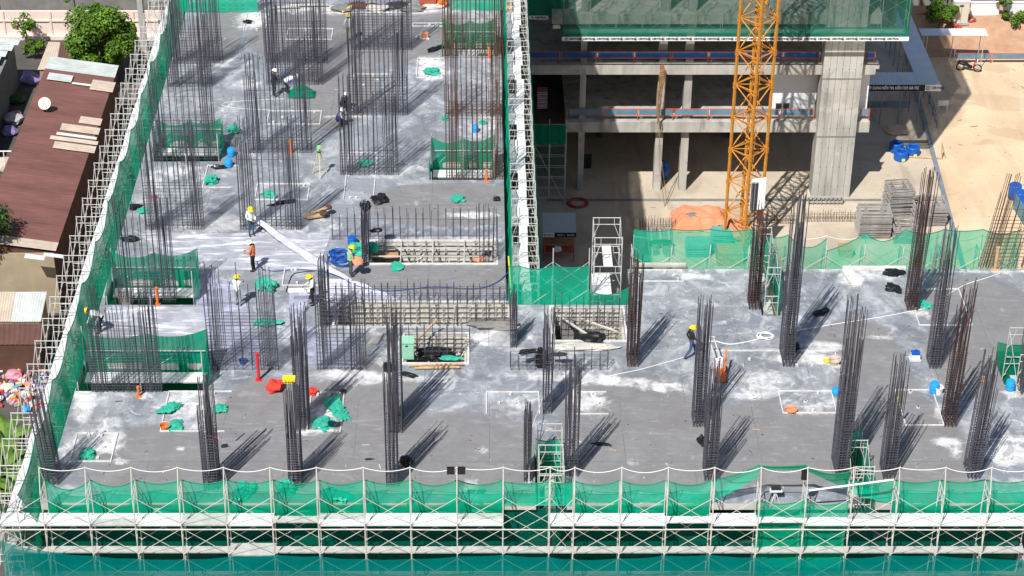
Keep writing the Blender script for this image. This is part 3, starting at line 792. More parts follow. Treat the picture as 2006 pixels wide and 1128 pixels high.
# --- scaffolds inside the deck slots
def slot(hk, label, netlab, ztop=1.5, mt='net', lean=0.0):
    x0, x1, y0, y1 = HOLES[hk]
    w = min(x1 - x0 - .25, 1.0); xa = (x0 + x1) / 2 - w / 2
    o = root('scaffold_tower', label, 'scaffold', (xa, y0 + .4, -3.6), 'scaffolds in the deck slots')
    base_ = wloc(o)
    f_ = frame_mesh(w, LIFT)
    n = max(2, min(4, int((min(y1, YB) - max(y0, 0) - .2) / 1.4) + 1))
    yy = [max(y0, 0) + .35 + i * ((min(y1, YB) - max(y0, 0) - .5) / (n - 1)) for i in range(n)]
    for y in yy:
        for lv in (-2, -1, 0): shared('frame', f_, o, Vector((xa, y, ztop - LIFT + lv * LIFT + .08)) - base_)
    for i in range(n - 1):
        q = brace_mesh(yy[i + 1] - yy[i], LIFT)
        for x in (xa, xa + w): shared('cross_brace', q, o, Vector((x, yy[i], ztop - LIFT)) - base_, math.pi / 2)
        p = plank_mesh(yy[i + 1] - yy[i], .42, 'plank_old')
        for lv in (-2, -1): shared('plank', p, o, Vector((xa + w * .72, yy[i], ztop - LIFT + lv * LIFT + .6)) - base_, math.pi / 2)
    yl = [max(y0, 0) + .1 + i * (min(y1, YB) - max(y0, 0) - .2) / 3 for i in range(4)]
    T = [Vector((x1 - .08, y, ztop - .5)) for y in yl]; B_ = [Vector((x1 - .04, y, -3.4)) for y in yl]
    netthing(netlab + ', right side', T, B_, mt, sag=.15, bulge=.05, belly=(1, 0, 0), seed=hash(hk) % 17)
    T = [Vector((x0 + .05, y1 - .06, ztop - .75)), Vector((x1 - .1, y1 - .06, ztop - .75))]; B_ = [Vector((x0 + .05, y1 - .06, -3.4)), Vector((x1 - .1, y1 - .06, -3.4))]
    netthing(netlab + ', rear side', T, B_, mt, sag=.15, bulge=.05, seed=5)
slot('slot_a', 'scaffold tower rising through the front slot left of centre', 'green net lining the front centre slot')
slot('slot_b', 'scaffold tower in the rear slot beside the crane mast', 'green net lining the rear slot', 2.3, 'net_left')
slot('slot_c', 'scaffold tower in the front right slot between two tall cages', 'green net lining the front right slot')
slot('slot_d', 'scaffold tower in the opening at the right border', 'green net lining the right border opening', 1.6, 'net_dense')
# --- netted openings on the rear wing
def netbox(hk, label, x0px=None, hgt=1.7, plank=True, sides='lrb', mt='net_left'):
    x0, x1, y0, y1 = HOLES[hk]
    o = root('netted_opening', label, 'safety net', (x0, y0, -3.6), 'netted floor openings')
    ps_ = []
    b = MB()
    pts = [(x0 + .1, y0 + .1), (x1 - .1, y0 + .1), (x0 + .1, y1 - .1), (x1 - .1, y1 - .1), ((x0 + x1) / 2, y1 - .1), ((x0 + x1) / 2, y0 + .1)]
    for (x, y) in pts: b.bar((x, y, -3.6), (x, y, hgt + random.uniform(-.1, .25) if y > (y0 + y1) / 2 or x > (x0 + x1) / 2 + .3 else .4), .024, 6)
    b.build('post_tubes', M['galv'], o, kind='stuff')
    b = MB()
    for z in (-.5, .75):
        b.bar((x0 + .1, y1 - .12, z), (x1 - .1, y1 - .12, z), .02, 5); b.bar((x1 - .12, y0 + .1, z), (x1 - .12, y1 - .1, z), .02, 5)
    for i in range(2):
        xa, xb = x0 + .1 + i * (x1 - x0 - .2) / 2, x0 + .1 + (i + 1) * (x1 - x0 - .2) / 2
        b.bar((xa, y1 - .02, -.4), (xb, y1 - .02, hgt - .4), .012, 5)
    b.build('ledger_tubes', M['galv'], o, kind='stuff')
    def sh(T, B_, sag, nm='net_sheet', bl=(0, 1, 0), s=1):
        q = net_sheet(T, B_, sag=sag, bulge=.1, seed=s, belly=bl, nu=10)
        q.build(nm, M[mt], o, smooth=True)
    xm = (x0 + x1) / 2
    sh([Vector((x0 + .06, y1 - .08, hgt - .1)), Vector((xm, y1 - .08, hgt - .25)), Vector((x1 - .06, y1 - .08, hgt))], [Vector((x, y1 - .06, -1.6)) for x in (x0 + .06, xm, x1 - .06)], [.35, .3])
    if 'r' in sides: sh([Vector((x1 - .06, y1 - .08, hgt)), Vector((x1 - .06, y0 + .06, hgt - .4))], [Vector((x1 - .04, y1 - .08, -1.6)), Vector((x1 - .04, y0 + .06, -1.6))], [.3], bl=(1, 0, 0), s=2)
    if 'l' in sides: sh([Vector((x0 + .06, y1 - .08, hgt)), Vector((x0 + .06, y0 + .06, .6))], [Vector((x0 + .04, y1 - .08, -1.6)), Vector((x0 + .04, y0 + .06, -1.6))], [.3], bl=(-1, 0, 0), s=3)
    if plank:
        pm = plank_mesh(x1 - x0 - .3, .36)
        for k in range(2): shared('plank', pm, o, Vector((x0 + .15, y1 - .95 + k * .39, -.35)) - wloc(o))
    q = net_sheet([Vector((x0 + .1, y0 + .12, -1.1)), Vector((x1 - .1, y0 + .12, -1.1))], [Vector((x0 + .1, y1 - .1, -1.5)), Vector((x1 - .1, y1 - .1, -1.5))], sag=.25, bulge=.1, seed=4, belly=(0, 0, 1), nu=10)
    q.build('net_sheet', M['net_dense'], o, smooth=True)
netbox('box1', 'green netted floor opening next to the left net, second from the top', hgt=1.5)
netbox('box2', 'green netted floor opening just below the plastic sheet on the left', hgt=1.8)
netbox('box3', 'largest green netted opening at lower left with white plank', hgt=1.9)
netbox('box4', 'green netted opening by the right deck edge behind the black bag', hgt=1.7, sides='lr')
netbox('box5', 'green netted opening near the top by the right deck edge', hgt=1.7, sides='lr')
# ---------------------------------------------------------------- ground and yard
M['sand'] = mat('sandy_ground', (0.54, 0.395, 0.25), 0.95, 0, 0, 0.22, col2=(0.71, 0.54, 0.365), bump=0.12, detail=9)
def wear(m, cols):
    """tyre streaks, damp stains and grit over a ground material"""
    nt = m.node_tree; n = nt.nodes; L = nt.links.new; b = n['Principled BSDF']
    src = b.inputs['Base Color'].links[0].from_socket; tc = n.new('ShaderNodeTexCoord')
    for (sc_, st, rot, lo, hi, k, col, dist) in cols:
        mp = n.new('ShaderNodeMapping'); mp.inputs['Scale'].default_value = st; mp.inputs['Rotation'].default_value = (0, 0, rot); L(tc.outputs['Object'], mp.inputs[0])
        z = n.new('ShaderNodeTexNoise'); z.inputs['Scale'].default_value = sc_; z.inputs['Detail'].default_value = 6; z.inputs['Distortion'].default_value = dist; L(mp.outputs[0], z.inputs['Vector'])
        r = n.new('ShaderNodeMapRange'); r.inputs[1].default_value = lo; r.inputs[2].default_value = hi; r.inputs[4].default_value = k; L(z.outputs[0], r.inputs[0])
        x = n.new('ShaderNodeMix'); x.data_type = 'RGBA'; L(r.outputs[0], x.inputs['Factor']); L(src, x.inputs['A']); x.inputs['B'].default_value = (*col, 1); src = x.outputs['Result']
    L(src, b.inputs['Base Color'])
wear(M['sand'], [(.5, (1, .12, 1), .5, .53, .62, .35, (.36, .26, .17), .6), (.16, (1, 1, 1), 0, .56, .60, .4, (.40, .29, .19), .8), (4, (1, 1, 1), 0, .62, .70, .5, (.30, .23, .17), 0), (.4, (1, .15, 1), -.35, .56, .66, .3, (.80, .68, .52), .4)])
M['pad'] = mat('yard_concrete', (0.44, 0.375, 0.29), 0.9, 0, 0, 0.35, col2=(0.57, 0.49, 0.385), bump=0.08, detail=8)
wear(M['pad'], [(.35, (1, .3, 1), .2, .54, .60, .4, (.28, .24, .19), .8), (3, (1, 1, 1), 0, .62, .70, .5, (.22, .19, .16), 0), (.12, (1, 1, 1), 0, .55, .58, .3, (.32, .27, .21), 1)])
M['dirt'] = mat('neighbour_ground', (0.05, 0.05, 0.045), 0.95, 0, 0, 0.6, col2=(0.11, 0.10, 0.09), bump=0.1, detail=8)
M['earth'] = mat('bare_earth', (0.36, 0.20, 0.12), 0.95, 0, 0, 0.9, col2=(0.52, 0.33, 0.21), bump=0.5, detail=9)
b = MB(); b.add([(-900, -300, ZG), (900, -300, ZG), (900, 1500, ZG), (-900, 1500, ZG)], [(0, 1, 2, 3)])
tag(b.build('ground', M['sand']), kind='structure')
b = MB(); b.add([(-80, -60, ZG + .004), (-19, -60, ZG + .004), (-19, 170, ZG + .004), (-90, 170, ZG + .004)], [(0, 1, 2, 3)])
tag(b.build('neighbour_yard', M['dirt']), kind='structure')
kx = [G(1800, 200, ZG), G(1875, 480, ZG)]
e1 = G(1820, 325, ZG)
b = MB(); b.add([(3, 20, ZG + .006), (kx[1].x, 20, ZG + .006), (kx[1].x, kx[1].y, ZG + .006), (kx[0].x, kx[0].y, ZG + .006), (kx[0].x, 110, ZG + .006), (3, 110, ZG + .006)], [(0, 1, 2, 3, 4, 5)])
tag(b.build('yard_paving', M['pad']), kind='structure')
M['kerb'] = mat('kerb_steel', (0.22, 0.25, 0.29), 0.6, 0.2, 0.2, 2)
b = MB(); dq = (kx[1] - kx[0]).normalized(); nq = Vector((-dq.y, dq.x, 0)) * .16
a0, a1 = kx[0] - dq * 9, kx[1] + dq * 8
b.add([a0 - nq, a1 - nq, a1 + nq, a0 + nq, a0 - nq + Vector((0, 0, .16)), a1 - nq + Vector((0, 0, .16)), a1 + nq + Vector((0, 0, .16)), a0 + nq + Vector((0, 0, .16))], [(4, 5, 6, 7), (0, 1, 5, 4), (1, 2, 6, 5), (2, 3, 7, 6), (3, 0, 4, 7)])
tag(b.build('kerb', M['kerb'], off=a0), kind='structure')
b = MB(); y0 = G(1300, 391, ZG).y
b.span((5, y0 - .25, ZG + .008), (30, y0 + .1, ZG + .03)); tag(b.build('drain_channel', M['conc_dark'], off=(5, y0, ZG)), kind='structure')
# ---------------------------------------------------------------- rear building
YC = G(1625, 384, ZG).y
YS = YC + .35
rb = root('concrete_building', 'unfinished concrete building with open floors behind the crane mast', 'building', (15, YS, ZG))
XB0, XB1 = V(1108, 250, YS).x, V(1703, 250, YS).x
XA0 = V(1020, 140, YS).x
z2t, z2b = V(0, 239, YS).z, V(0, 259, YS).z
z1t, z1b = V(0, 128, YS).z, V(0, 146, YS).z
z0b = V(0, 47, YS).z; z0t = z0b + .75
YE = YS + 17
M['conc_b'] = mat('board_marked_concrete', (0.30, 0.29, 0.27), 0.85, 0, 0, 1.1, col2=(0.53, 0.51, 0.46), bump=0.2, stretch=(1, 1, .22), detail=9)
wear(M['conc_b'], [(1.2, (1, 1, .08), 0, .55, .68, .55, (.17, .16, .15), .3), (.5, (1, 1, 1), 0, .56, .62, .35, (.62, .60, .56), .6), (3, (1, 1, 1), 0, .64, .72, .5, (.15, .14, .13), 0)])
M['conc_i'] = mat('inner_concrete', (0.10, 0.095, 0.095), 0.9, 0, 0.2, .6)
def fl(x0, x1, zb, zt, nm='floor_slab', y0=YS, mt='conc_b'):
    b = MB(); b.span((x0, y0, zb), (x1, YE, zt)); return b.build(nm, M[mt], rb)
fl(XB0, XB1, z2t - .28, z2t); fl(XA0, XB1 + .25, z1t - .28, z1t); fl(XA0 + 2.2, XB1, z0t - .28, z0t)
for (x0, x1, zt, zb) in ((XB0, XB1, z2t - .284, z2b), (XA0, XB1, z1t - .284, z1b), (XA0 + 2.2, XB1, z0t - .284, z0b)):
    b = MB(); b.span((x0, YS, zb), (x1, YS + .45, zt)); b.build('edge_beam', M['conc_b'], rb)
b = MB(); b.span((XA0 + 2.3, YS + .3, 2.3), (XB1, YE, 2.6)); b.build('roof_slab', M['conc_b'], rb)
for px, w in ((1136, .45), (1286, .55), (1336, .55)):
    x = G(px, 372, ZG).x
    for (za, zb) in ((ZG + .01, z2b), (z2t, z1b), (z1t, z0b), (z0t, 2.3)):
        b = MB(); b.span((x - w / 2, YS + .5, za), (x + w / 2, YS + 1.35, zb)); b.build('column', M['conc_b'], rb)
# the wide wall column in the sun, with board joints
cx0, cx1 = G(1588, 384, ZG).x, G(1662, 384, ZG).x
wc = MB(); wc.span((cx0, YC - .25, ZG + .01), (cx1, YC + 1.3, 2.55)); wcol = wc.build('wall_column', M['conc_b'], rb)
b = MB()
for k in range(1, 6):
    x = cx0 + (cx1 - cx0) * k / 6; b.span((x - .012, YC - .262, ZG + .2), (x + .012, YC - .249, 2.5))
for z in (z2b - .05, z1b - .05, z0b): b.span((cx0 - .01, YC - .27, z - .05), (cx1 + .01, YC - .249, z + .05))
b.build('board_joint', M['conc_dark'], wcol)
b = MB(); rr = random.Random(5)
for k in range(5):
    x = cx0 + (cx1 - cx0) * (k + .5) / 6
    for z in np.arange(ZG + 1, 2, 1.6): b.box((x + .2, YC - .252, z), (.05, .01, .05))
b.build('tie_holes', M['dark'], wcol, kind='stuff')
# inner walls
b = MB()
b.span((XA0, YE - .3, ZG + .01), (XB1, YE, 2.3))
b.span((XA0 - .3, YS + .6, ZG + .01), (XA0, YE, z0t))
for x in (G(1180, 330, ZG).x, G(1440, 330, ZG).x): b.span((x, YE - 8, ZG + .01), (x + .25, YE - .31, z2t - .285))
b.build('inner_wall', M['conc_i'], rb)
M['white_wall'] = mat('white_render', (0.72, 0.74, 0.76), 0.8, 0, .06, .8)
xa, xb = V(1510, 200, YS + 1.5).x, V(1598, 200, YS + 1.5).x
b = MB(); b.span((xa, YS + 1.5, z2t + .002), (xb, YS + 1.7, z1b - .002)); pw = b.build('partition_wall', M['white_wall'], rb)
wa, wb = V(1519, 190, YS + 1.5), V(1546, 215, YS + 1.5)
b = MB(); b.span((wa.x, YS + 1.44, wb.z), (wb.x, YS + 1.5, wa.z)); wf = b.build('window_frame', M['white'], pw)
for k in range(2):
    b = MB(); w_ = (wb.x - wa.x) / 2
    b.span((wa.x + k * w_ + .07, YS + 1.425, wb.z + .08), (wa.x + (k + 1) * w_ - .05, YS + 1.438, wb.z + (wa.z - wb.z) * .55)); b.build('pane', M['glassdark'], pw)
xa, xb = V(1676, 200, YS + .9).x, V(1699, 200, YS + .9).x
b = MB(); b.span((xa, YS + .9, z2t + .002), (xb, YS + 1.1, z1b - .002)); b.build('partition_wall', M['white_wall'], rb)
b = MB()
for px0, px1, py0, py1 in ((1194, 1266, 165, 178), (1367, 1422, 166, 178)):
    p, q = V(px0, py0, YE - .4), V(px1, py1, YE - .4); b = MB(); b.span((p.x, YE - .42, q.z), (q.x, YE - .302, p.z)); b.build('light_panel', M['white_wall'], rb)
# safety rails with blue boards
M['rail_red'] = mat('red_orange_tube', (0.50, 0.12, 0.07), 0.6)
M['rail_blue'] = mat('blue_board', (0.012, 0.085, 0.29), 0.6, 0, .2, 1)
M['rail_teal'] = mat('faded_blue_board', (0.11, 0.24, 0.33), 0.6, 0, .25, 1)
def rails(label, x0, x1, y, z, pitch=2.75, mt='rail_blue', grp='red and blue guard rails', h=.95):
    o = root('guard_rail', label, 'guard rail', (x0, y, z), grp)
    n = max(1, round((x1 - x0) / pitch)); L = (x1 - x0) / n
    b = MB()
    for k in range(n + 1):
        x = x0 + k * L; b.bar((x, y, z), (x, y, z + h), .035, 5)
        if 0 < k < n: b.bar((x + .14, y, z + .4), (x + .14, y, z + h), .03, 5)
    for zz in (.42, h - .03): b.bar((x0, y, z + zz), (x1, y, z + zz), .035, 5)
    b.build('rail_tubes', M['rail_red'], o)
    for k in range(n):
        b = MB(); b.span((x0 + k * L + .16, y - .012, z + .47), (x0 + (k + 1) * L - .05, y + .012, z + h - .08)); b.build('board', M[mt], o)
rails('guard rail with blue boards on the upper open floor', XA0 + .1, cx0 - .2, YS + .35, z1t)
rails('short guard rail right of the wall column on the upper floor', cx1 + .2, XB1 - .1, YS + .35, z1t)
rails('guard rail with faded blue boards on the lower open floor', XB0 + .1, cx0 - .2, YS + .3, z2t, mt='rail_teal')
rails('short guard rail right of the wall column on the lower floor', cx1 + .15, XB1 - .05, YS + .3, z2t, mt='rail_teal')
q0, q1 = V(1143, 165, YE - 4), V(1272, 165, YE - 4)
rails('guard rail far inside the upper floor, left bay', q0.x, q1.x, YE - 4, z2t)
q0, q1 = V(1354, 165, YE - 4), V(1432, 165, YE - 4)
rails('guard rail far inside the upper floor, beside the crane mast', q0.x, q1.x, YE - 4, z2t)
# hung scaffold with net and printed band
YNET = YS - 1.75
zb0 = V(0, 72, YNET).z
XN0, XN1 = V(1101, 74, YNET).x, V(1779, 74, YNET).x
hs = root('hung_scaffold', 'scaffold hung on the upper floors of the rear building', 'scaffold', (XN0, YNET, zb0))
base = wloc(hs)
f16 = frame_mesh(1.1, LIFT, r=.017)
nb = 13; L = (XN1 - XN0 - .2) / nb; bq = brace_mesh(L, LIFT, .009); pq = plank_mesh(L, .5)
for k in range(nb + 1):
    for lv in range(4): shared('frame', f16, hs, rel(XN0 + .1 + k * L, YNET + .12, zb0 + .1 + lv * LIFT), math.pi / 2)
for k in range(nb):
    for lv in range(4):
        shared('cross_brace', bq, hs, rel(XN0 + .1 + k * L, YNET + .12, zb0 + .1 + lv * LIFT))
        if lv == 0: shared('plank', pq, hs, rel(XN0 + .1 + k * L, YNET + .6, zb0 + .08 + lv * LIFT))
def rect_net(label, x0, x1, y, z0, z1, mt, n=13, seed=0, bulge=.06):
    T = [Vector((x0 + (x1 - x0) * i / n, y, z1)) for i in range(n + 1)]; B_ = [Vector((p.x, y, z0)) for p in T]
    return netthing(label, T, B_, mt, sag=0, bulge=bulge, seed=seed, edge=False, nu=4, nv=10)
rect_net('large green net over the upper floors of the rear building', XN0, XN1, YNET, zb0 + .05, 2.6, 'net_blue', seed=51)
rect_net('dense green strip of net above the printed band', XN0 + .02, XN1 - .02, YNET + .05, zb0 + .05, zb0 + .72, 'net', seed=52, bulge=.03)
yy = [YNET + i * 1.6 for i in range(12)]
netthing('green net on the right flank of the rear building', [Vector((XN1, y, 2.6)) for y in yy], [Vector((XN1, y, zb0)) for y in yy], 'net_dense', sag=0, bulge=.05, seed=53, belly=(1, 0, 0), edge=False)
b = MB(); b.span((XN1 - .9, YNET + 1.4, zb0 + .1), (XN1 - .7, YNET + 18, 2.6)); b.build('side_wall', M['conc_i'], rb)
YN2 = YS + 1.0; zb1 = V(0, 33, YN2).z; XN2 = V(1034, 35, YN2).x
rect_net('dark green net on the set back corner beside the narrow scaffold', XN2, XN0 + .5, YN2, zb1, zb1 + 5, 'net_dense', n=4, seed=54)
M['ink'] = mat('dark_ink', (0.02, 0.02, 0.035), 0.7)
M['white_sheet'] = mat('white_banner', (0.80, 0.80, 0.80), 0.6)
M['navy'] = mat('navy_banner', (0.018, 0.012, 0.03), 0.6)
def text_mesh(s, size, name='lettering', bold=0.0):
    cu = bpy.data.curves.new(name, 'FONT'); cu.body = s; cu.size = size; cu.align_x = 'LEFT'; cu.align_y = 'CENTER'; cu.resolution_u = 2
    cu.offset = bold
    o = bpy.data.objects.new(name, cu); COL.objects.link(o)
    dg = bpy.context.evaluated_depsgraph_get()
    me = bpy.data.meshes.new_from_object(o.evaluated_get(dg))
    bpy.data.objects.remove(o); bpy.data.curves.remove(cu)
    me.transform(Matrix.Rotation(math.pi / 2, 4, 'X'))
    return me
def logo_mesh(r):
    b = MB(); n = 14
    for k in range(n):
        a0_, a1_ = math.radians(40 + 280 * k / n), math.radians(40 + 280 * (k + 1) / n)
        b.add([(q * math.cos(a), 0, q * math.sin(a)) for a in (a0_, a1_) for q in (r * .62, r)], [(0, 1, 3, 2)])
    b.add([(r * .0, 0, -.1 * r), (r * 1.15, 0, -.1 * r), (r * 1.15, 0, .12 * r), (0, 0, .12 * r)], [(0, 1, 2, 3)])
    b.add([(-.25 * r, 0, -.25 * r), (.1 * r, 0, -.25 * r), (.1 * r, 0, .25 * r), (-.25 * r, 0, .25 * r)], [(0, 1, 2, 3)])
    return b.mesh('emblem', M['ink'])
def band(label, x0, x1, y, z0, z1, pitch):
    o = root('printed_band', label, 'banner', (x0, y, z0), 'printed bands on the rear building')
    b = MB(); b.span((x0, y, z0), (x1, y + .02, z1)); b.build('band_sheet', M['white_sheet'], o)
    h = z1 - z0
    tme = text_mesh('CENTRAL', h * .62, bold=.012); tme.materials.clear(); tme.materials.append(M['ink']); lme = logo_mesh(h * .36)
    x = .35
    while x < x1 - x0 - .9:
        shared('emblem', lme, o, (x, -.006, h * .5)); shared('lettering', tme, o, (x + h * .55, -.006, h * .5)); x += pitch
za, zc = V(0, 80, YNET - .05).z, V(0, 72, YNET - .05).z
band('white printed band along the foot of the rear building net', XN0 - .02, XN1 + .05, YNET - .06, za, zc, .98)
z0_ = V(0, 38, YN2 - .1).z
band('short printed band on the set back corner', XN2, XN0 - .9, YN2 - .1, z0_, z0_ + .3, .98)
p = V(1083, 56, YN2 - .6)
band('smallest printed band stepping down between the other two', p.x, XN0 - .05, YN2 - .6, p.z, p.z + .3, .98)
# ---------------------------------------------------------------- tower crane mast
M['crane'] = mat('crane_yellow', (0.56, 0.235, 0.03), 0.55, 0, .25, 2.5)
mc = G(1452, 482, ZG)
cm = root('tower_crane', 'yellow orange lattice mast of a tower crane in the courtyard', 'crane', mc)
S = 1.78; HS = 2.5
lb = MB(); lb.box((0, 0, HS / 2), (.16, .16, HS - .01)); lb.box((0, 0, HS - .12), (.22, .22, .2)); lb.box((0, 0, .12), (.22, .22, .2)); legm = lb.mesh('leg', M['crane'])
b = MB()
cn = [(-S / 2, -S / 2), (S / 2, -S / 2), (S / 2, S / 2), (-S / 2, S / 2)]
for i in range(4):
    a, c = Vector((*cn[i], 0)), Vector((*cn[(i + 1) % 4], 0))
    for k in range(1):
        z = .1
        b.bar(a + Vector((0, 0, z)), c + Vector((0, 0, z)), .042, 6)
        mid = (a + c) / 2
        f = (a, c) if i % 2 else (c, a)
        b.bar(f[0] + Vector((0, 0, z)), f[1] + Vector((0, 0, z + HS / 2)), .046, 6)
        b.bar(f[1] + Vector((0, 0, z + HS / 2)), f[0] + Vector((0, 0, z + HS)), .046, 6)
    b.bar(a + Vector((0, 0, .1)), Vector((*cn[(i + 2) % 4], .1)), .03, 5)
lat = b.mesh('lattice', M['crane'])
b = MB(); b.bar((.25, -.3, 0), (.25, -.3, HS), .02, 5); b.bar((.25, .1, 0), (.25, .1, HS), .02, 5)
for k in range(10): b.bar((.25, -.3, k * .3), (.25, .1, k * .3), .014, 4)
ladm = b.mesh('ladder', M['crane'])
for k in range(14):
    s_ = bpy.data.objects.new('mast_section', None); COL.objects.link(s_); s_.parent = cm; s_.location = (0, 0, k * HS + .3); s_.rotation_euler = (0, 0, R(44))
    for (x, y) in cn: shared('leg', legm, s_, (x, y, 0))
    shared('lattice', lat, s_); shared('ladder', ladm, s_)
b = MB(); b.box((mc.x, mc.y, ZG + .16), (3.2, 3.2, .3)); b.build('footing', M['conc'], cm)
p = V(1486, 352, mc.y - 1.35); q = V(1486, 414, mc.y - 1.35)
o = root('hanging_sheet', 'white sheet with dark stripes hung on the crane mast', 'sheet', (p.x - .5, mc.y - 1.35, q.z))
b = MB(); b.grid(10, 10, lambda u, v: (p.x - .5 + u * 1.05, mc.y - 1.35 + .05 * math.sin(u * 6), q.z + (p.z - q.z) * v + .25 * u)); b.build('sheet_cloth', M['white_sheet'], o, smooth=True)
b = MB()
for k in range(7):
    x = p.x - .47 + k * .075; b.span((x, mc.y - 1.42, q.z + .05), (x + .03 + .015 * (k % 3), mc.y - 1.41, q.z + (p.z - q.z) * .93))
b.build('dark_stripe', M['ink'], o)
# rope bundle hung on the upper floor edge
p = V(1297, 128, YS - .5); q = V(1297, 240, YS - .5)
o = root('rope_bundle', 'brown hoisting rope bundle hanging in front of the open floors', 'rope', (p.x, p.y, ZG))
M['hemp'] = mat('hemp', (0.30, 0.17, 0.08), .9, 0, .35, 6)
b = MB(); rr = random.Random(9)
for k in range(14):
    x0 = p.x + rr.uniform(-.14, .14)
    b.tube([(x0 + rr.uniform(-.06, .06) + .05 * math.sin(z * .9), p.y + rr.uniform(-.1, .1), p.z + (q.z - p.z) * z / 6 * (1 if k < 6 else .55)) for z in range(7)], [.05, .08, .07, .06, .05, .04, .03], 5)
b.build('rope_strands', M['hemp'], o)
g = G(1302, 405, ZG)
b = MB(); b.tube([(p.x, p.y, q.z), (p.x + .1, p.y - 1, (q.z + ZG) / 2), (g.x, g.y, ZG + .05)], .025, 5); b.tube([(p.x - .1, p.y, q.z), (p.x + .3, p.y - 1, (q.z + ZG) / 2), (g.x + .2, g.y + .4, ZG + .05)], .02, 5)
b.build('trailing_rope', M['hemp'], o)
# ---------------------------------------------------------------- covered walkway
M['roofgrey'] = mat('grey_roof_sheet', (0.74, 0.77, 0.81), 0.5, 0, .08, .8)
ZK = ZG + 3.4
f0, f1 = G(1800, 167, ZK), G(1843, 167, ZK); g1 = G(1783, 18, ZK)
cw = root('walkway_canopy', 'grey roofed safety walkway with slogan board beside the rear building', 'canopy', (f1.x, f1.y, ZG))
def corr(o, x0, x1, y0, y1, z, along='y', nm='roof_sheet', amp=.035, pitch=.22, mt='roofgrey', tilt=0.0, wdt=1.0):
    """corrugated sheets, each its own piece"""
    if along == 'y':
        n = max(1, int(round((y1 - y0) / 3.0)))
        for i in range(n):
            a, c = y0 + (y1 - y0) * i / n, y0 + (y1 - y0) * (i + 1) / n
            b = MB(); nu = max(4, int((c - a) / pitch) * 2)
            b.grid(1, nu, lambda u, v: (x0 + (x1 - x0) * u, a + (c - a) * v, z + tilt * u + amp * (1 if int(round(v * nu)) % 2 else 0) + .01 * (i % 2)))
            b.build(nm, M[mt], o)
    else:
        n = max(1, int(round((x1 - x0) / wdt)))
        for i in range(n):
            a, c = x0 + (x1 - x0) * i / n, x0 + (x1 - x0) * (i + 1) / n
            b = MB(); nu = max(4, int((c - a) / pitch) * 2)
            b.grid(nu, 1, lambda u, v: (a + (c - a) * u, y0 + (y1 - y0) * v, z + tilt * v + amp * (1 if int(round(u * nu)) % 2 else 0) + .01 * (i % 2)))
            b.build(nm, M[mt], o)
corr(cw, f0.x, f1.x, f0.y, g1.y, ZK)
lx = V(1690, 165, f0.y).x
yb_ = G(1750, 141, ZK).y
corr(cw, lx, f0.x - .02, f0.y, yb_, ZK - .03, along='x')
for x in np.linspace(lx + .2, f1.x - .1, 5):
    b = MB(); b.bar((x, f0.y + .05, ZG), (x, f0.y + .05, ZK - .06), .04, 6); b.build('post', M['kerb'], cw)
for y in np.linspace(f0.y + 3, g1.y - .3, 7):
    for x in (f0.x + .1, f1.x - .1): b = MB(); b.bar((x, y, ZG), (x, y, ZK - .02), .04, 6); b.build('post', M['kerb'], cw)
sb0, sb1 = V(1700, 178, f0.y - .05), V(1844, 166, f0.y - .05)
spl = V(1812, 170, f0.y).x
b = MB(); b.span((sb0.x, f0.y - .08, sb0.z), (spl, f0.y - .04, sb1.z)); sgn = b.build('slogan_board', M['navy'], cw)
b = MB(); b.span((spl + .005, f0.y - .08, sb0.z), (sb1.x, f0.y - .04, sb1.z)); sgn2 = b.build('emblem_board', M['white_sheet'], cw)
hh = sb1.z - sb0.z
tm_ = text_mesh('XÂY DỰNG NIỀM TIN, KIẾN TẠO GIÁ TRỊ', hh * .62, bold=.01); tm_.materials.clear(); tm_.materials.append(M['white_sheet'])
wx = max(v.co.x for v in tm_.vertices)
sxl = (spl - sb0.x - .55) / wx * 1.05
shared('lettering', tm_, sgn, Vector((spl - .5 - wx * sxl, f0.y - .085, (sb0.z + sb1.z) / 2)) - wloc(cw), 0, (sxl, 1, 1))
tm_ = text_mesh('CENTRAL', hh * .55, bold=.012); tm_.materials.clear(); tm_.materials.append(M['ink'])
shared('emblem', logo_mesh(hh * .33), sgn2, Vector((spl + .25, f0.y - .085, (sb0.z + sb1.z) / 2)) - wloc(cw)); shared('lettering', tm_, sgn2, Vector((spl + .25 + hh * .5, f0.y - .085, (sb0.z + sb1.z) / 2)) - wloc(cw), 0, (.8, 1, 1))
# walkway fence and pipes on the ground
q0, q1 = G(1700, 219, ZG), G(1780, 219, ZG)
rails('guard rail on the ground under the slogan board', q0.x, q1.x, q0.y, ZG, mt='rail_teal')
p, q = G(1813, 182, ZG), G(1834, 250, ZG)
b = MB(); b.bar(p + Vector((0, 0, .9)), q + Vector((0, 0, .9)), .05, 5); b.bar(p + Vector((0, 0, .4)), q + Vector((0, 0, .4)), .05, 5)
for t in (0, .33, .66, 1): b.bar(p.lerp(q, t), p.lerp(q, t) + Vector((0, 0, .95)), .045, 5)
tag(b.build('hand_rail', M['kerb'], off=p), 'dark hand rail along the ground beside the walkway canopy', 'rail')
# small shelter
ZK2 = ZG + 3.0
c0, c1, c2 = G(1806, 70, ZK2), G(1938, 73, ZK2), G(1806, 56, ZK2)
sh = root('shelter', 'white roofed open shelter on thin posts behind the motorbike', 'shelter', (c0.x, c0.y, ZG))
corr(sh, c0.x, c1.x, c0.y, c2.y, ZK2, along='x', mt='white', wdt=1.1)
for x in (c0.x + .5, c1.x - 2.6, c1.x - .3):
    for y in (c0.y + .1, c2.y - .1): b = MB(); b.bar((x, y, ZG), (x, y, ZK2), .035, 5); b.build('post', M['galv'], sh)
q0, q1 = G(1868, 124, ZG), G(2040, 132, ZG)
rails('long faded guard rail behind the motorbike', q0.x, q1.x + 2, q0.y, ZG, mt='rail_teal')
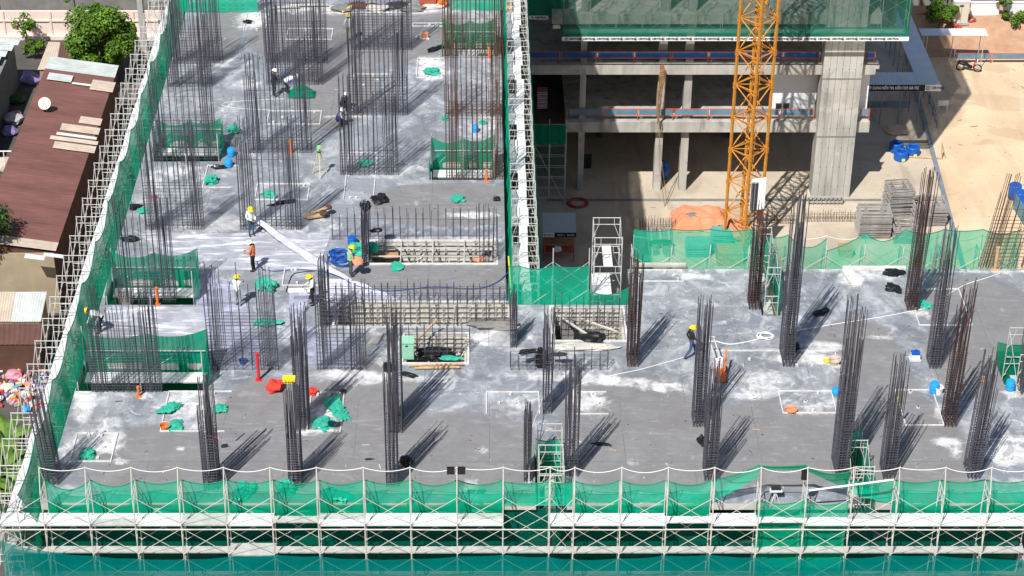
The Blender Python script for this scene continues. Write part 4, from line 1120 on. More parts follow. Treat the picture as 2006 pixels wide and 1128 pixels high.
# earth bank and far boundary
by0, by1 = G(1850, 112, ZG).y, G(1850, 66, ZG).y
b = MB()
b.grid(60, 14, lambda u, v: (f1.x + .4 + 60 * u, by0 + (by1 + 3 - by0) * v, ZG + .01 + (1.3 * min(1, v * 1.4) + .35 * noise.noise(Vector((u * 14, v * 4, 0))) * min(1, v * 6))))
tag(b.build('earth_bank', M['earth'], off=(f1.x, by0, ZG), smooth=True), kind='structure')
ZT = ZG + 1.2
yw_ = G(1950, 30, ZT).y
for i, (x0, x1) in enumerate(((1900, 1956), (1966, 2060))):
    a, c = G(x0, 30, ZT), G(x1, 30, ZT)
    b = MB(); b.span((a.x, a.y, ZT - 1), (c.x, a.y + .2, ZT + 1.15)); b.span((a.x - .03, a.y - .05, ZT + 1.155), (c.x + .03, a.y + .25, ZT + 1.25))
    tag(b.build('boundary_wall', M['white_wall'], off=(a.x, a.y, ZT)), ('white boundary wall panel right of the cabinet, left of a climbing plant', 'white boundary wall panel at the top right corner')[i], 'wall')
b = MB(); a = G(1690, 10, ZT); b.span((a.x, a.y + 2.2, ZT - 1), (a.x + 30, a.y + 2.5, ZT + 2.5))
tag(b.build('rear_wall', M['conc_dark'], off=a), 'dark wall behind the plants at the top right', 'wall')
a = G(1880, 48, ZT)
cb = root('electric_cabinet', 'beige electric cabinet standing on the earth bank', 'cabinet', a)
b = MB(); b.box(a + Vector((0, .35, .95)), (1.15, .6, 1.7)); b.build('housing', mat('beige_paint', (.62, .58, .47), .5), cb)
b = MB(); b.box(a + Vector((0, .35, .05)), (1.3, .75, .2)); b.build('plinth', M['conc'], cb)
b = MB(); b.box(a + Vector((0, .35, 1.84)), (1.25, .7, .07)); b.build('lid', M['white'], cb)
b = MB(); b.box(a + Vector((0, .04, 1.5)), (.3, .012, .14)); b.build('plate', M['dark'], cb)
b = MB(); b.box(a + Vector((.02, .042, .9)), (.02, .012, 1.5)); b.build('door_gap', M['dark'], cb)
def coil(label, px, py, z, r, n, mt, rad=.03, sq=1.0, nm='hose_coil', seed=0, cat='hose'):
    c = G(px, py, z); rr = random.Random(seed); b = MB()
    pts = []
    for k in range(n * 18):
        t = k / 18; a = 2 * math.pi * t
        q = r * (1 - .12 * math.sin(t * 2.1 + seed))
        pts.append((c.x + q * math.cos(a) + rr.uniform(-.01, .01) + .07 * math.sin(t * 3), c.y + q * sq * math.sin(a), z + rad + .02 + .012 * t + .02 * math.sin(a * 2 + t)))
    b.tube(pts, rad, 5)
    return tag(b.build(nm, M[mt], off=c, smooth=True), label, cat)
M['hose_red'] = mat('red_hose', (.42, .06, .05), .5)
coil('red hose coiled on the shaded courtyard floor', 1132, 399, ZG, .62, 5, 'hose_red', .035)
coil('orange red pipe coil leaning at the electric cabinet', 1900, 40, ZT, .4, 4, 'hose_red', .04)
b = MB(); a, c = G(1795, 30, ZT), G(1870, 46, ZT)
for k in range(5): b.tube([a + Vector((k * .2, 0, .1)), a.lerp(c, .35) + Vector((0, .6 * math.sin(k * 2), .35)), a.lerp(c, .7) + Vector((0, .5 * math.cos(k * 3), .15)), c + Vector((0, -.3 * k, .1))], .05, 5)
tag(b.build('corrugated_pipe', M['hose_red'], off=a), 'loose orange red pipes lying on the earth left of the cabinet', 'pipe')
# ---------------------------------------------------------------- vegetation
def leafmat(name, c1, c2):
    m = mat(name, c1, .6, 0, 0, 1.1, col2=c2, detail=2, contrast=1.2)
    return m
M['leaf'] = leafmat('tree_leaf', (0.035, 0.085, 0.006), (0.12, 0.23, 0.015))
M['leaf_dark'] = leafmat('dark_leaf', (0.015, 0.045, 0.008), (0.05, 0.11, 0.02))
M['leaf_banana'] = leafmat('banana_leaf', (0.04, 0.10, 0.012), (0.15, 0.26, 0.04))
M['bark'] = mat('bark', (0.12, 0.085, 0.06), .95, 0, .3, 4)
def tree(name, label, base, h, rx, rz, n, mt='leaf', trunk=.22, seed=0, leaf=.22, cat='tree', group=None, lobes=14):
    rr = random.Random(seed); base = Vector(base)
    o = root(name, label, cat, base, group)
    b = MB()
    top = base + Vector((0, 0, h - rz))
    b.tube([base, base.lerp(top, .5) + Vector((.1, .05, 0)), top], [trunk, trunk * .75, trunk * .5], 8)
    cs = []
    for k in range(lobes):
        a = rr.uniform(0, 6.28); e = rr.uniform(-.7, 1.1); q = rr.uniform(.4, .95)
        c = top + Vector((math.cos(a) * rx * q * math.cos(e), math.sin(a) * rx * q * math.cos(e), math.sin(e) * rz * q))
        cs.append((c, rr.uniform(.16, .42) * rx))
        if k < 8: b.tube([top - Vector((0, 0, rz * .2)), top.lerp(c, .5) + Vector((0, 0, -.1)), c], [trunk * .45, trunk * .3, trunk * .12], 5)
    b.build('trunk', M['bark'], o)
    b = MB()
    for k in range(n):
        c, r = rr.choice(cs)
        d = Vector((rr.gauss(0, 1), rr.gauss(0, 1), rr.gauss(0, 1) + .25)).normalized()
        p = c + d * r * (rr.random() ** .45)
        nn = (d + Vector((rr.gauss(0, .5), rr.gauss(0, .5), rr.gauss(0, .5) + .5))).normalized()
        u = nn.cross(Vector((rr.random() - .5, rr.random() - .5, .3))).normalized(); w = nn.cross(u)
        s = leaf * rr.uniform(.6, 1.35)
        b.add([p - u * s, p - w * s * .5 + nn * s * .12, p + u * s, p + w * s * .5 + nn * s * .12], [(0, 1, 2, 3)])
    b.build('crown', M[mt], o, kind='stuff')
    return o
tree('leafy_tree', 'big round green tree behind the red roofed house', G(208, 170, ZG), 6.5, 3.0, 2.9, 17000, seed=3, leaf=.14, lobes=34)
tree('leafy_tree', 'dark green bush top cut by the left border beside the red roof', Vector((-34.3, G(0, 445, ZG + 6.5).y, ZG)), 7.4, 2.2, 1.4, 6000, 'leaf_dark', seed=4, leaf=.12, lobes=22)
tree('small_tree', 'thin brown green shrub in front of the pink wall', G(52, 90, ZG), 2.6, 1.0, .9, 500, 'leaf', .08, 5, .13)
tree('shrub', 'low green shrub beside the grey shack roof', G(68, 112, ZG), 1.3, .9, .5, 900, 'leaf', .06, 6, .12, cat='shrub')
tree('shrub', 'green growth at the foot of the big tree by the pale sheets', G(200, 150, ZG), 2.0, 1.7, .8, 1800, 'leaf', .1, 16, .14, cat='shrub')
tree('shrub', 'trailing green branches over the top of the pink wall', G(150, 60, ZG), 3.9, 1.4, .6, 900, 'leaf', .08, 7, .14, cat='shrub')
tree('shrub', 'shrub over the pink wall at the top left corner', G(5, 70, ZG), 4.3, 1.1, .6, 600, 'leaf', .08, 8, .14, cat='shrub')
tree('shrub', 'dense dark hedge bush left of the electric cabinet', G(1838, 55, ZG + 1.1), 2.3, 1.3, .9, 3000, 'leaf', .1, 9, .13, cat='shrub')
tree('shrub', 'second hedge bush at the very top, left of the cabinet', G(1852, 20, ZG + 1.1), 2.2, 1.4, .9, 2500, 'leaf', .1, 10, .13, cat='shrub')
tree('shrub', 'climbing plant between the two white wall panels', G(1961, 40, ZG + 1.1), 2.4, .55, .9, 1100, 'leaf', .06, 11, .12, cat='shrub')
tree('shrub', 'low green weeds below the right white wall panel', G(1990, 46, ZG + 1.1), .8, 1.2, .35, 1000, 'leaf', .04, 12, .12, cat='shrub')
def banana(label, px, py, z, h, n, seed):
    rr = random.Random(seed); c = G(px, py, z)
    o = root('banana_plant', label, 'plant', c, 'banana plants by the left scaffold')
    b = MB(); b.tube([c, c + Vector((.05, 0, h * .45))], [.13, .08], 7); b.build('stem', M['leaf_banana'], o)
    for k in range(n):
        a = 2 * math.pi * k / n + rr.uniform(-.4, .4); L = h * rr.uniform(.6, .95); w = .26 * rr.uniform(.8, 1.2)
        d = Vector((math.cos(a), math.sin(a), 0)); s = Vector((-d.y, d.x, 0)); e = rr.uniform(.7, 1.25)
        def fn(u, v):
            t = v; x = L * (t * math.cos(e) + .25 * t * t); zz = L * (t * math.sin(e) - .75 * t * t)
            ww = w * math.sin(math.pi * min(1, .08 + t * .92)) ** .6
            return c + Vector((0, 0, h * .42)) + d * x + Vector((0, 0, zz - abs(u - .5) * .18)) + s * ((u - .5) * 2 * ww + .02 * math.sin(t * 30))
        b = MB(); b.grid(2, 9, fn); b.build('leaf', M['leaf_banana'], o)
for i, (px, py, h, lab) in enumerate(((20, 850, 3.0, 'banana plant farthest up, just below the rubbish bags'), (52, 880, 2.8, 'banana plant closest to the left scaffold'), (8, 915, 3.1, 'banana plant at the left border, lower one'), (38, 955, 2.8, 'banana plant lowest of the group, partly behind scaffold tubes'), (-12, 870, 2.6, 'banana plant cut off by the left border'))):
    banana(lab, px, py + 60, ZG, h + .6, 9, i)
tree('shrub', 'dark bush under the banana plants at the lower left', G(15, 1010, ZG), 2.0, 2.0, .9, 3000, 'leaf_dark', .08, 13, .14, cat='shrub')
# ---------------------------------------------------------------- neighbouring houses on the left
M['roof_red'] = mat('red_brown_sheet', (0.175, 0.080, 0.068), .85, 0, .3, .7, stretch=(.3, 1, 1))
M['roof_pale'] = mat('pale_fibre_sheet', (.50, .54, .52), .8, 0, .18, 1.2)
M['roof_beige'] = mat('beige_sheet', (.50, .42, .34), .8, 0, .15, 1.5)
M['roof_brown'] = mat('brown_sheet', (.12, .06, .05), .7, 0, .2, 1)
M['plaster'] = mat('beige_plaster', (.36, .29, .20), .9, 0, .15, .8)
M['plaster_dark'] = mat('brown_wall', (.10, .05, .035), .9, 0, .25, .8)
M['pink'] = mat('pale_pink_wall', (.68, .54, .47), .9, 0, 0, .5, col2=(.80, .68, .61), bump=.05)
ZR0, ZR1 = ZG + 5.0, ZG + 5.8
ya, yb = G(124, 490, ZR0).y, G(232, 128, ZR0).y
rh = root('house', 'long house with red brown sheet roof beside the left scaffold', 'house', (-31, ya, ZG))
b = MB()
def wedge(x0, x1, y0, y1, z0, zl, zr):
    b.add([(x0, y0, z0), (x1, y0, z0), (x1, y1, z0), (x0, y1, z0), (x0, y0, zl), (x1, y0, zr), (x1, y1, zr), (x0, y1, zl)], [(0, 1, 5, 4), (1, 2, 6, 5), (2, 3, 7, 6), (3, 0, 4, 7), (4, 5, 6, 7)])
wedge(-33.4, -28.6, ya + .15, yb - .2, ZG + .01, ZR1 - .25, ZR0 - .25); b.build('wall', M['plaster_dark'], rh)
b = MB(); b.span((-33.5, ya + .02, ZG + .01), (-28.6, ya + .148, ZR0 - .28)); b.build('gable_wall', M['plaster'], rh)
n = 26
for i in range(n):
    a, c = ya - .1 + (yb - ya) * i / n, ya - .1 + (yb - ya) * (i + 1) / n + .06
    pale = i >= n - 2
    if i == 0: mt_ = 'roof_beige'
    else: mt_ = 'roof_pale' if pale else 'roof_red'
    dz = .015 * (i % 2) + random.uniform(0, .012)
    b = MB(); b.grid(14, 6, lambda u, v: (-33.7 + 5.32 * u, a + (c - a) * v, ZR1 + (ZR0 - ZR1) * u + dz + .012 * (int(round(v * 6)) % 2) + .012 * noise.noise(Vector((u * 5, i, 0)))))
    b.build('roof_sheet', M[mt_], rh)
def patch(px0, py0, px1, py1, mt_, k):
    p, q = G(px0, py0, ZG + 5.5), G(px1, py1, ZG + 5.3)
    def zz(x): return ZR1 + (ZR0 - ZR1) * (x + 33.7) / 5.32
    b = MB(); b.grid(6, 8, lambda u, v: (p.x + (q.x - p.x) * u, q.y + (p.y - q.y) * v, zz(p.x + (q.x - p.x) * u) + .075 + .03 * (int(round(v * 8)) % 2) + .01 * k)); b.build('roof_patch', M[mt_], rh)
for k, t in enumerate(((158, 222, 196, 240, 'roof_beige'), (122, 240, 192, 258, 'roof_beige'), (112, 258, 188, 268, 'roof_pale'), (100, 266, 190, 278, 'roof_beige'), (108, 276, 184, 294, 'roof_beige'), (142, 162, 182, 170, 'roof_pale'), (182, 152, 220, 176, 'roof_beige'), (98, 150, 140, 168, 'roof_pale'), (50, 494, 86, 508, 'roof_pale'), (86, 488, 122, 500, 'roof_pale'))): patch(*t, k)
dsh = root('satellite_dish', 'round cream satellite dish on the red brown roof', 'satellite dish', G(92, 218, ZG + 5.55))
b = MB(); c = wloc(dsh)
b.bar(c, c + Vector((0, 0, .55)), .03, 6); b.build('mast', M['galv'], dsh)
q = MB(); q.lathe([(.0, .0), (.18, .02), (.32, .07), (.42, .14), (.40, .15), (.3, .09), (.0, .03)], (0, 0, 0), 18)
q.v = [tuple(Matrix.Rotation(R(52), 3, 'X') @ Vector(v) + c + Vector((-.05, -.1, .6))) for v in q.v]; q.build('reflector', mat('cream_dish', (.66, .60, .48), .5), dsh, smooth=True)
b = MB(); b.bar(c + Vector((-.05, -.15, .4)), c + Vector((-.05, -.6, .85)), .015, 5); b.box(c + Vector((-.05, -.6, .85)), (.08, .08, .1)); b.build('feed_arm', M['galv'], dsh)
# grey house at the left border
hz = ZG + 4.2
p0, p1 = G(40, 75, hz), G(0, 118, hz - .4)
gh = root('house', 'grey house with pale ribbed roof at the upper left border', 'house', (p0.x - 4, p1.y, ZG))
yh0, yh1 = p1.y - 14, p0.y
b = MB(); b.span((p0.x - 8, yh0, ZG + .01), (p0.x - .6, yh1, hz - .5)); b.build('wall', mat('grey_plaster', (.20, .20, .21), .9, 0, .2, .8), gh)
for i in range(8):
    a, c = yh1 - 1.1 * (i + 1), yh1 - 1.1 * i
    b = MB(); b.grid(6, 8, lambda u, v: (p0.x - 7 + 7 * u - .55 * i * u * .55, a + (c - a) * v, hz + .5 - .6 * u + .03 * (int(round(v * 8)) % 2) + .01 * (i % 2))); b.build('roof_sheet', M['roof_pale'], gh)
# shacks
def shack(label, corners, zt, mats_, wall='plaster', drop=.5):
    """corners: px of far-left, far-right, near-right, near-left at roof height"""
    P4 = [G(*c, zt) for c in corners]; P4[2].z -= drop; P4[3].z -= drop
    o = root('shack', label, 'shack', (P4[3].x, P4[3].y, ZG))
    b = MB(); ins_ = [p.lerp((P4[0] + P4[2]) / 2, .06) - Vector((0, 0, .1)) for p in P4]; low = [Vector((p.x, p.y, ZG + .012)) for p in ins_]
    b.add(low + ins_, [(3, 2, 6, 7), (2, 1, 5, 6), (1, 0, 4, 5), (0, 3, 7, 4), (7, 6, 5, 4)]); b.build('wall', M[wall], o)
    n = len(mats_)
    for i, m_ in enumerate(mats_):
        b = MB()
        b.grid(12, 3, lambda u, v: P4[3].lerp(P4[2], (i + u) / n).lerp(P4[0].lerp(P4[1], (i + u) / n), v) + Vector((0, 0, .03 * (int(round(u * 12)) % 2) + .012 * (i % 2)))); b.build('roof_sheet', M[m_], o)
    return o
shack('small shack with grey, brown and pale roof sheets below the big tree', ((95, 82), (165, 84), (178, 124), (72, 126)), ZG + 2.6, ['roof_beige', 'roof_brown', 'roof_pale'])
shack('shack with whitish worn roof at the left border', ((-30, 572), (92, 572), (78, 618), (-40, 618)), ZG + 3.2, ['roof_pale', 'roof_beige', 'roof_pale', 'roof_pale'], 'plaster')
shack('lean-to with dark brown roof at the left border', ((-40, 634), (84, 634), (78, 668), (-40, 668)), ZG + 2.7, ['roof_brown', 'roof_brown'], 'plaster_dark', .3)
M['fence_green'] = mat('green_sheet', (.14, .27, .18), .7, 0, .2, 1)
a, c = G(-30, 718, ZG), G(62, 718, ZG)
fo = root('sheet_fence', 'pale green ribbed sheet fence below the brown lean-to', 'fence', (a.x, a.y, ZG))
for i in range(4):
    x0 = a.x + (c.x - a.x) * i / 4; x1 = a.x + (c.x - a.x) * (i + 1) / 4
    b = MB(); b.grid(12, 1, lambda u, v: (x0 + (x1 - x0) * u, a.y + .04 * (int(round(u * 12)) % 2), ZG + 1.9 * v)); b.build('sheet', M['fence_green' if i < 3 else 'wood'], fo)
# pink wall
yp = G(135, 75, ZG).y
pk = root('boundary_wall', 'pale pink plastered wall with ledges at the upper left', 'wall', (-34, yp, ZG))
ztop = V(0, 22, yp).z; zl = V(0, 40, yp).z
b = MB(); b.span((-56, yp, ZG + .01), (-22, yp + .25, ztop)); b.build('wall_face', M['pink'], pk)
b = MB(); b.span((-56, yp - .12, zl - .06), (-22, yp - .002, zl + .06)); b.span((-56, yp - .4, ZG + .012), (-22, yp - .002, ZG + .35)); b.build('ledge', M['pink'], pk)
b = MB()
for px in (8, 100, 190, 262): x = V(px, 50, yp).x; b.span((x - .1, yp - .08, ZG + .36), (x + .1, yp - .003, ztop - .02))
b.build('pier', M['pink'], pk)
b = MB(); x = V(278, 20, yp - 2).x; b.span((x - .2, yp - 3, ZG + .01), (x + .25, yp - 2.2, V(0, -10, yp - 2).z)); tag(b.build('wall_pier', M['conc'], off=(x, yp - 3, ZG)), 'tall whitish pier right of the big tree beside the scaffold', 'pier')
b = MB(); b.span((-70, yp + 6, ZG + .01), (-21, yp + 7, ZG + 6.5)); tag(b.build('rear_building', M['conc_dark'], off=(-40, yp + 6, ZG)), 'dark building behind the pink wall along the top border', 'building')
a = G(195, 124, ZG + 2.5); b = MB(); b.bar(Vector((a.x, a.y, ZG)), a + Vector((0, 0, 1.2)), .04, 6); b.box(a + Vector((0, 0, 1.2)), (.25, .05, .05)); tag(b.build('white_pole', M['white'], off=(a.x, a.y, ZG)), 'thin white pole between shack and big tree', 'pole')
b = MB(); a, c = G(-20, 296, ZG + 4), G(44, 296, ZG + 4); b.bar(a, c, .05, 6); b.bar(c, Vector((c.x, c.y, ZG)), .04, 6); b.bar(a + Vector((1, 0, 0)), Vector((a.x + 1, a.y, ZG)), .04, 6); tag(b.build('clothes_rail', M['white'], off=(c.x, c.y, ZG)), 'white horizontal pole in the dim alley left of the red roof', 'pole')
# ---------------------------------------------------------------- crumpled cloths, bags
_ico = {}
def crumple(name, label, pos, size, mt, seed=0, rz=0.0, cat='cloth', rough=.55, sub=3, group=None, parent=None):
    if sub not in _ico:
        bm = bmesh.new(); bmesh.ops.create_icosphere(bm, subdivisions=sub, radius=1); bm.verts.ensure_lookup_table()
        _ico[sub] = ([v.co.copy() for v in bm.verts], [tuple(v.index for v in f.verts) for f in bm.faces]); bm.free()
    vs, fs_ = _ico[sub]; pos = Vector(pos); out = []
    Rm = Matrix.Rotation(rz, 3, 'Z')
    for v in vs:
        k = 1 + rough * noise.noise(v * 1.3 + Vector((seed * 3.1, 0, 0))) + rough * .7 * abs(noise.noise(v * 2.8 + Vector((0, seed * 2.3, 0)))) + rough * .5 * abs(noise.noise(v * 5.5 + Vector((seed, seed, 0)))) + rough * .25 * noise.noise(v * 11)
        p = v * k
        z = p.z
        z = z * .5 + .42 if z > -.8 else 0.0
        out.append(pos + Rm @ Vector((p.x * size[0], p.y * size[1], max(.003, z * size[2]))))
    b = MB(); b.add(out, fs_)
    o = b.build(name, M[mt], parent, off=pos)
    if parent is None: tag(o, label, cat, group)
    return o
for k, c_ in (('bag_pink', (.6, .25, .3)), ('bag_cream', (.7, .6, .45)), ('bag_purple', (.25, .2, .4)), ('bag_grey', (.45, .43, .45))): M[k] = mat(k, c_, .5, 0, .25, 4)
for k, (px, py, s, mt_, lab) in enumerate(((30, 735, .75, 'bag_pink', 'pinkish rubbish heap left part beside the green fence'), (75, 720, .65, 'white', 'white rubbish bag on top of the heap'), (55, 770, .55, 'bag_cream', 'cream rubbish bag in the middle of the heap'), (30, 785, .5, 'orange', 'orange tub of rubbish at the lower left of the heap'), (65, 790, .5, 'bag_grey', 'grey rubbish bag low in the heap'), (85, 760, .5, 'bag_purple', 'purple rubbish bag at the right of the heap'), (52, 800, .4, 'sky_blue', 'small light blue bag in the rubbish heap'), (80, 795, .5, 'red', 'red basin at the lower right of the heap'), (15, 760, .6, 'bag_cream', 'cream bag at the left border of the heap'), (48, 712, .4, 'tarp_red', 'red cloth at the top of the heap'), (20, 712, .5, 'white', 'white bag at the top left of the heap'))):
    crumple('rubbish_bag', lab, G(px, py + 6, ZG), (s * .6, s * .5, s * .75), mt_, k, cat='rubbish', group='rubbish heap by the left scaffold', sub=2)
for k, (px, py, s, mt_, lab) in enumerate(((28, 240, .6, 'bag_grey', 'grey junk in the alley between grey house and red roof'), (20, 262, .5, 'bag_purple', 'dark purple junk low in the alley'), (60, 160, .7, 'bag_purple', 'purple cloth heap behind the red roof'), (35, 200, .6, 'leaf_dark', 'dark plants in the alley'), (32, 228, .4, 'bag_pink', 'pink cloth in the alley'), (15, 330, .7, 'roof_beige', 'beige cover near the left border in the alley'))):
    crumple('junk_pile', lab, G(px, py, ZG), (s, s, s), mt_, k + 30, cat='junk', group='junk in the alley', sub=2)

for o_ in list(COL.objects):
    if o_.parent is None and o_.name.split('.')[0] in ('leafy_tree', 'small_tree', 'shrub', 'banana_plant', 'satellite_dish', 'rubbish_bag', 'junk_pile', 'electric_cabinet', 'hose_coil', 'corrugated_pipe'): o_.scale = (KS,) * 3

b = MB(); rr = random.Random(77)
for k in range(170):
    p = G(rr.uniform(-5, 92), rr.uniform(712, 800), ZG); s_ = rr.uniform(.08, .28)
    b.box(p + Vector((0, 0, s_ * .4 + rr.random() * .3)), (s_ * rr.uniform(.6, 1.6), s_ * rr.uniform(.5, 1.2), s_ * .8), rr.uniform(0, 3), rr.randrange(8), rr.uniform(-.6, .6), rr.uniform(-.6, .6))
tag(b.build('mixed_rubbish', [M[m] for m in ('bag_pink', 'white', 'bag_cream', 'bag_purple', 'bag_grey', 'orange', 'tarp_red', 'sky_blue')], off=G(45, 760, ZG)), 'small mixed rubbish strewn between the bags at the left', 'rubbish', kind='stuff')
# ---------------------------------------------------------------- things in the courtyard
def drum_ring(label, px, py, z=ZG, r=.47, h=.62):
    c = G(px, py, z); o = root('blue_drum', label, 'drum', c, 'blue ring drums in the courtyard')
    b = MB(); b.lathe([(r * .95, 0), (r, .05), (r, h * .45), (r * 1.03, h * .5), (r, h * .55), (r, h), (r * .93, h + .05), (r * .66, h + .05), (r * .6, h), (r * .6, .1)], c, 22); b.build('shell', M['blue'], o, smooth=False)
    b = MB(); b.box(c + Vector((.1, -r - .01, h * .3)), (.22, .02, .2)); b.build('sticker', mat('lime_label', (.55, .75, .1), .6), o)
drum_ring('blue ring drum at the back left of the trio', 1755, 296); drum_ring('blue ring drum at the right of the trio', 1787, 303); drum_ring('blue ring drum in front of the trio', 1764, 312)
crumple('sand_heap', 'round flat sand heap behind the blue ring drums', G(1757, 256, ZG), (.85, .7, .25), 'sand', 3, cat='sand', rough=.3)
fm_ = MB()
for x in (0, 1.25): fm_.bar((x, 0, 0), (x, 1.7, 0), .024, 5)
for y in (.03, .4, 1.67): fm_.bar((0, y, 0), (1.25, y, 0), .024, 5)
for x in (.3, .95): fm_.bar((x, .4, 0), (x, 1.67, 0), .018, 4)
M['tube_grey'] = mat('grey_tube', (.34, .33, .31), .6, .2, .25, 3)
flat = fm_.mesh('frame', M['tube_grey'])
def fstack(label, px, py, n, rz, sx=1.0, jit=.05):
    c = G(px, py, ZG); o = root('frame_stack', label, 'scaffold frames', c, 'stacks of scaffold frames in the courtyard')
    rr = random.Random(px)
    for k in range(n): shared('frame', flat, o, (rr.uniform(-jit, jit), rr.uniform(-jit, jit), .06 + k * .07), rz + rr.uniform(-.03, .03), (sx, 1, 1))
    b = MB()
    for y in (.2, 1.4): b.box(c + Matrix.Rotation(rz, 3, 'Z') @ Vector((.6 * sx, y, .025)), (1.3 * sx, .1, .05), rz)
    b.build('bearer', M['timber'], o)
    return o
fstack('low wide stack of grey scaffold frames nearest the wall column', 1683, 468, 24, 0, 1.55)
fstack('tall stack of scaffold frames in the middle of the three', 1742, 432, 30, .12, 1.2)
fstack('broad stack of scaffold frames next to the kerb line', 1792, 445, 20, .05, 1.6)
fstack('small low pile of frames behind the tall stack', 1752, 478, 14, -.05, 1.2)
# pipe rack at the foot of the wall column
c = G(1582, 401, ZG)
o = root('steel_rack', 'comb shaped steel rack at the foot of the wall column', 'rack', c)
b = MB(); b.bar(c + Vector((0, 0, .55)), c + Vector((2.3, 0, .55)), .06, 6); b.bar(c + Vector((0, .5, .15)), c + Vector((2.3, .5, .15)), .06, 6); b.bar(c + Vector((0, 0, .2)), c + Vector((2.3, 0, .2)), .06, 6); b.build('rack_beams', M['tube_grey'], o)
for k in range(9): b = MB(); x = k * .27 + .08; b.bar(c + Vector((x, -.05, .6)), c + Vector((x, .5, .2)), .05, 6); b.bar(c + Vector((x, -.02, 0)), c + Vector((x, -.02, .6)), .035, 5); b.build('rack_arm', M['tube_grey'], o)
# starter bars in the yard
for (lab, x0, x1, py, h, sd) in (('row of rusty starter bars left of the orange sheet heap', 1253, 1322, 447, .9, 71), ('row of rusty starter bars in front of the wall column', 1578, 1682, 432, .8, 72), ('row of rusty starter bars between mast and steel rack', 1484, 1560, 436, .9, 73)):
    a, c = G(x0, py, ZG), G(x1, py, ZG)
    cage(lab, a, c, .4, h, sp=.2, tie=.8, tie_sp=.3, mt='rust', seed=sd, end=0, group='starter bars in the courtyard')
def barpile(label, px, py, n, L, mt, rz, seed):
    rr = random.Random(seed); c = G(px, py, ZG); d = Vector((math.cos(rz), math.sin(rz), 0)); s = Vector((-d.y, d.x, 0)); b = MB()
    for k in range(n):
        q = c + s * rr.uniform(-.9, .9) + Vector((0, 0, .03 + rr.random() * .25)); e = d * L * rr.uniform(.8, 1); b.bar(q - e / 2, q + e / 2 + Vector((0, 0, rr.uniform(-.03, .06))), .03, 4)
    tag(b.build('bar_pile', M[mt], off=c), label, 'steel bars')
barpile('pile of pale steel pipes on the ground behind the thin net', 1290, 475, 40, 3.6, 'tube_grey', R(88), 3)
crumple('cut_branches', 'dark green heap lying on the pale pipes behind the net', G(1293, 482, ZG), (.7, .3, .4), 'leaf_dark', 8, cat='branches', sub=2)
# orange sheet over stacked material
c = G(1375, 452, ZG)
o = root('covered_stack', 'orange tarpaulin sheet draped over stacked material beside the crane mast', 'tarpaulin', c)
def hf(u, v):
    x, y = (u - .5) * 3.7, (v - .1) * 2.5
    e = max(abs(u - .5) * 2, abs(v - .5) * 2)
    h = .8 * max(0, 1 - max(0, e - .62) * 2.6) ** .7
    h += .14 * noise.noise(Vector((u * 7, v * 6, 2))) + .11 * abs(noise.noise(Vector((u * 16, v * 12, 5))))
    return c + Vector((x + .15 * noise.noise(Vector((u * 4, v * 4, 9))), y + .2 * noise.noise(Vector((u * 5, v * 3, 7))), max(.02, h)))
b = MB(); b.grid(34, 22, hf); b.build('sheet', M['tarp_orange'], o, smooth=True)
b = MB(); b.box(c + Vector((1.55, -.25, .25)), (1.1, .25, .5)); b.build('stacked_boards', M['dark'], o)
crumple('tarpaulin', 'brown patch of cloth lying on the orange sheet', c + Vector((-.7, .8, .72)), (.5, .35, .12), 'conc_dark', 4, cat='cloth', sub=2)
crumple('tarpaulin', 'second orange sheet crumpled at the foot of the crane mast', G(1432, 470, ZG), (.75, .9, 1.3), 'tarp_orange', 14, cat='tarpaulin')
# pallets of forms seen through the net
M['form_teal'] = mat('teal_forms', (.16, .38, .34), .6, 0, .2, 2)
for k, (px, py, w, n, lab) in enumerate(((1345, 505, 1.5, 7, 'stack of teal form panels behind the thin net, beside the pipes'), (1394, 492, 1.2, 9, 'darker stack of form panels behind the net, nearer the mast'))):
    c = G(px, py, ZG); o = root('panel_stack', lab, 'form panels', c, 'stacked form panels in the courtyard')
    pm = MB(); pm.box((w / 2, .6, 0), (w, 1.2, .05))
    for x in np.linspace(.1, w - .1, 5): pm.box((x, .6, .05), (.05, 1.2, .06))
    for y in (.1, .6, 1.1): pm.box((w / 2, y, .052), (w, .05, .055))
    pm = pm.mesh('form_panel', M['form_teal'])
    for j in range(n): shared('form_panel', pm, o, (random.uniform(-.04, .04), random.uniform(-.04, .04), .05 + j * .13))
c = G(1405, 520, ZG); b = MB(); b.span(c, c + Vector((1.6, 1.2, .9)), 0)
for x in (.3, .8, 1.3): b.box(c + Vector((x, -.03, .45)), (.08, .05, .9))
for z in (.1, .5, .86): b.box(c + Vector((.8, -.035, z)), (1.62, .05, .07))
tag(b.build('timber_crate', M['wood'], off=c), 'brown crate behind the thin net below the crane mast', 'crate')
c = G(1645, 505, ZG); b = MB(); b.span(c, c + Vector((.8, .8, .55)))
for x in (.08, .4, .72): b.box(c + Vector((x, -.03, .28)), (.09, .05, .55))
b.box(c + Vector((.4, .4, .575)), (.9, .9, .04))
tag(b.build('timber_crate', M['wood'], off=c), 'small brown crate behind the scaffold right of the rear slot', 'crate')
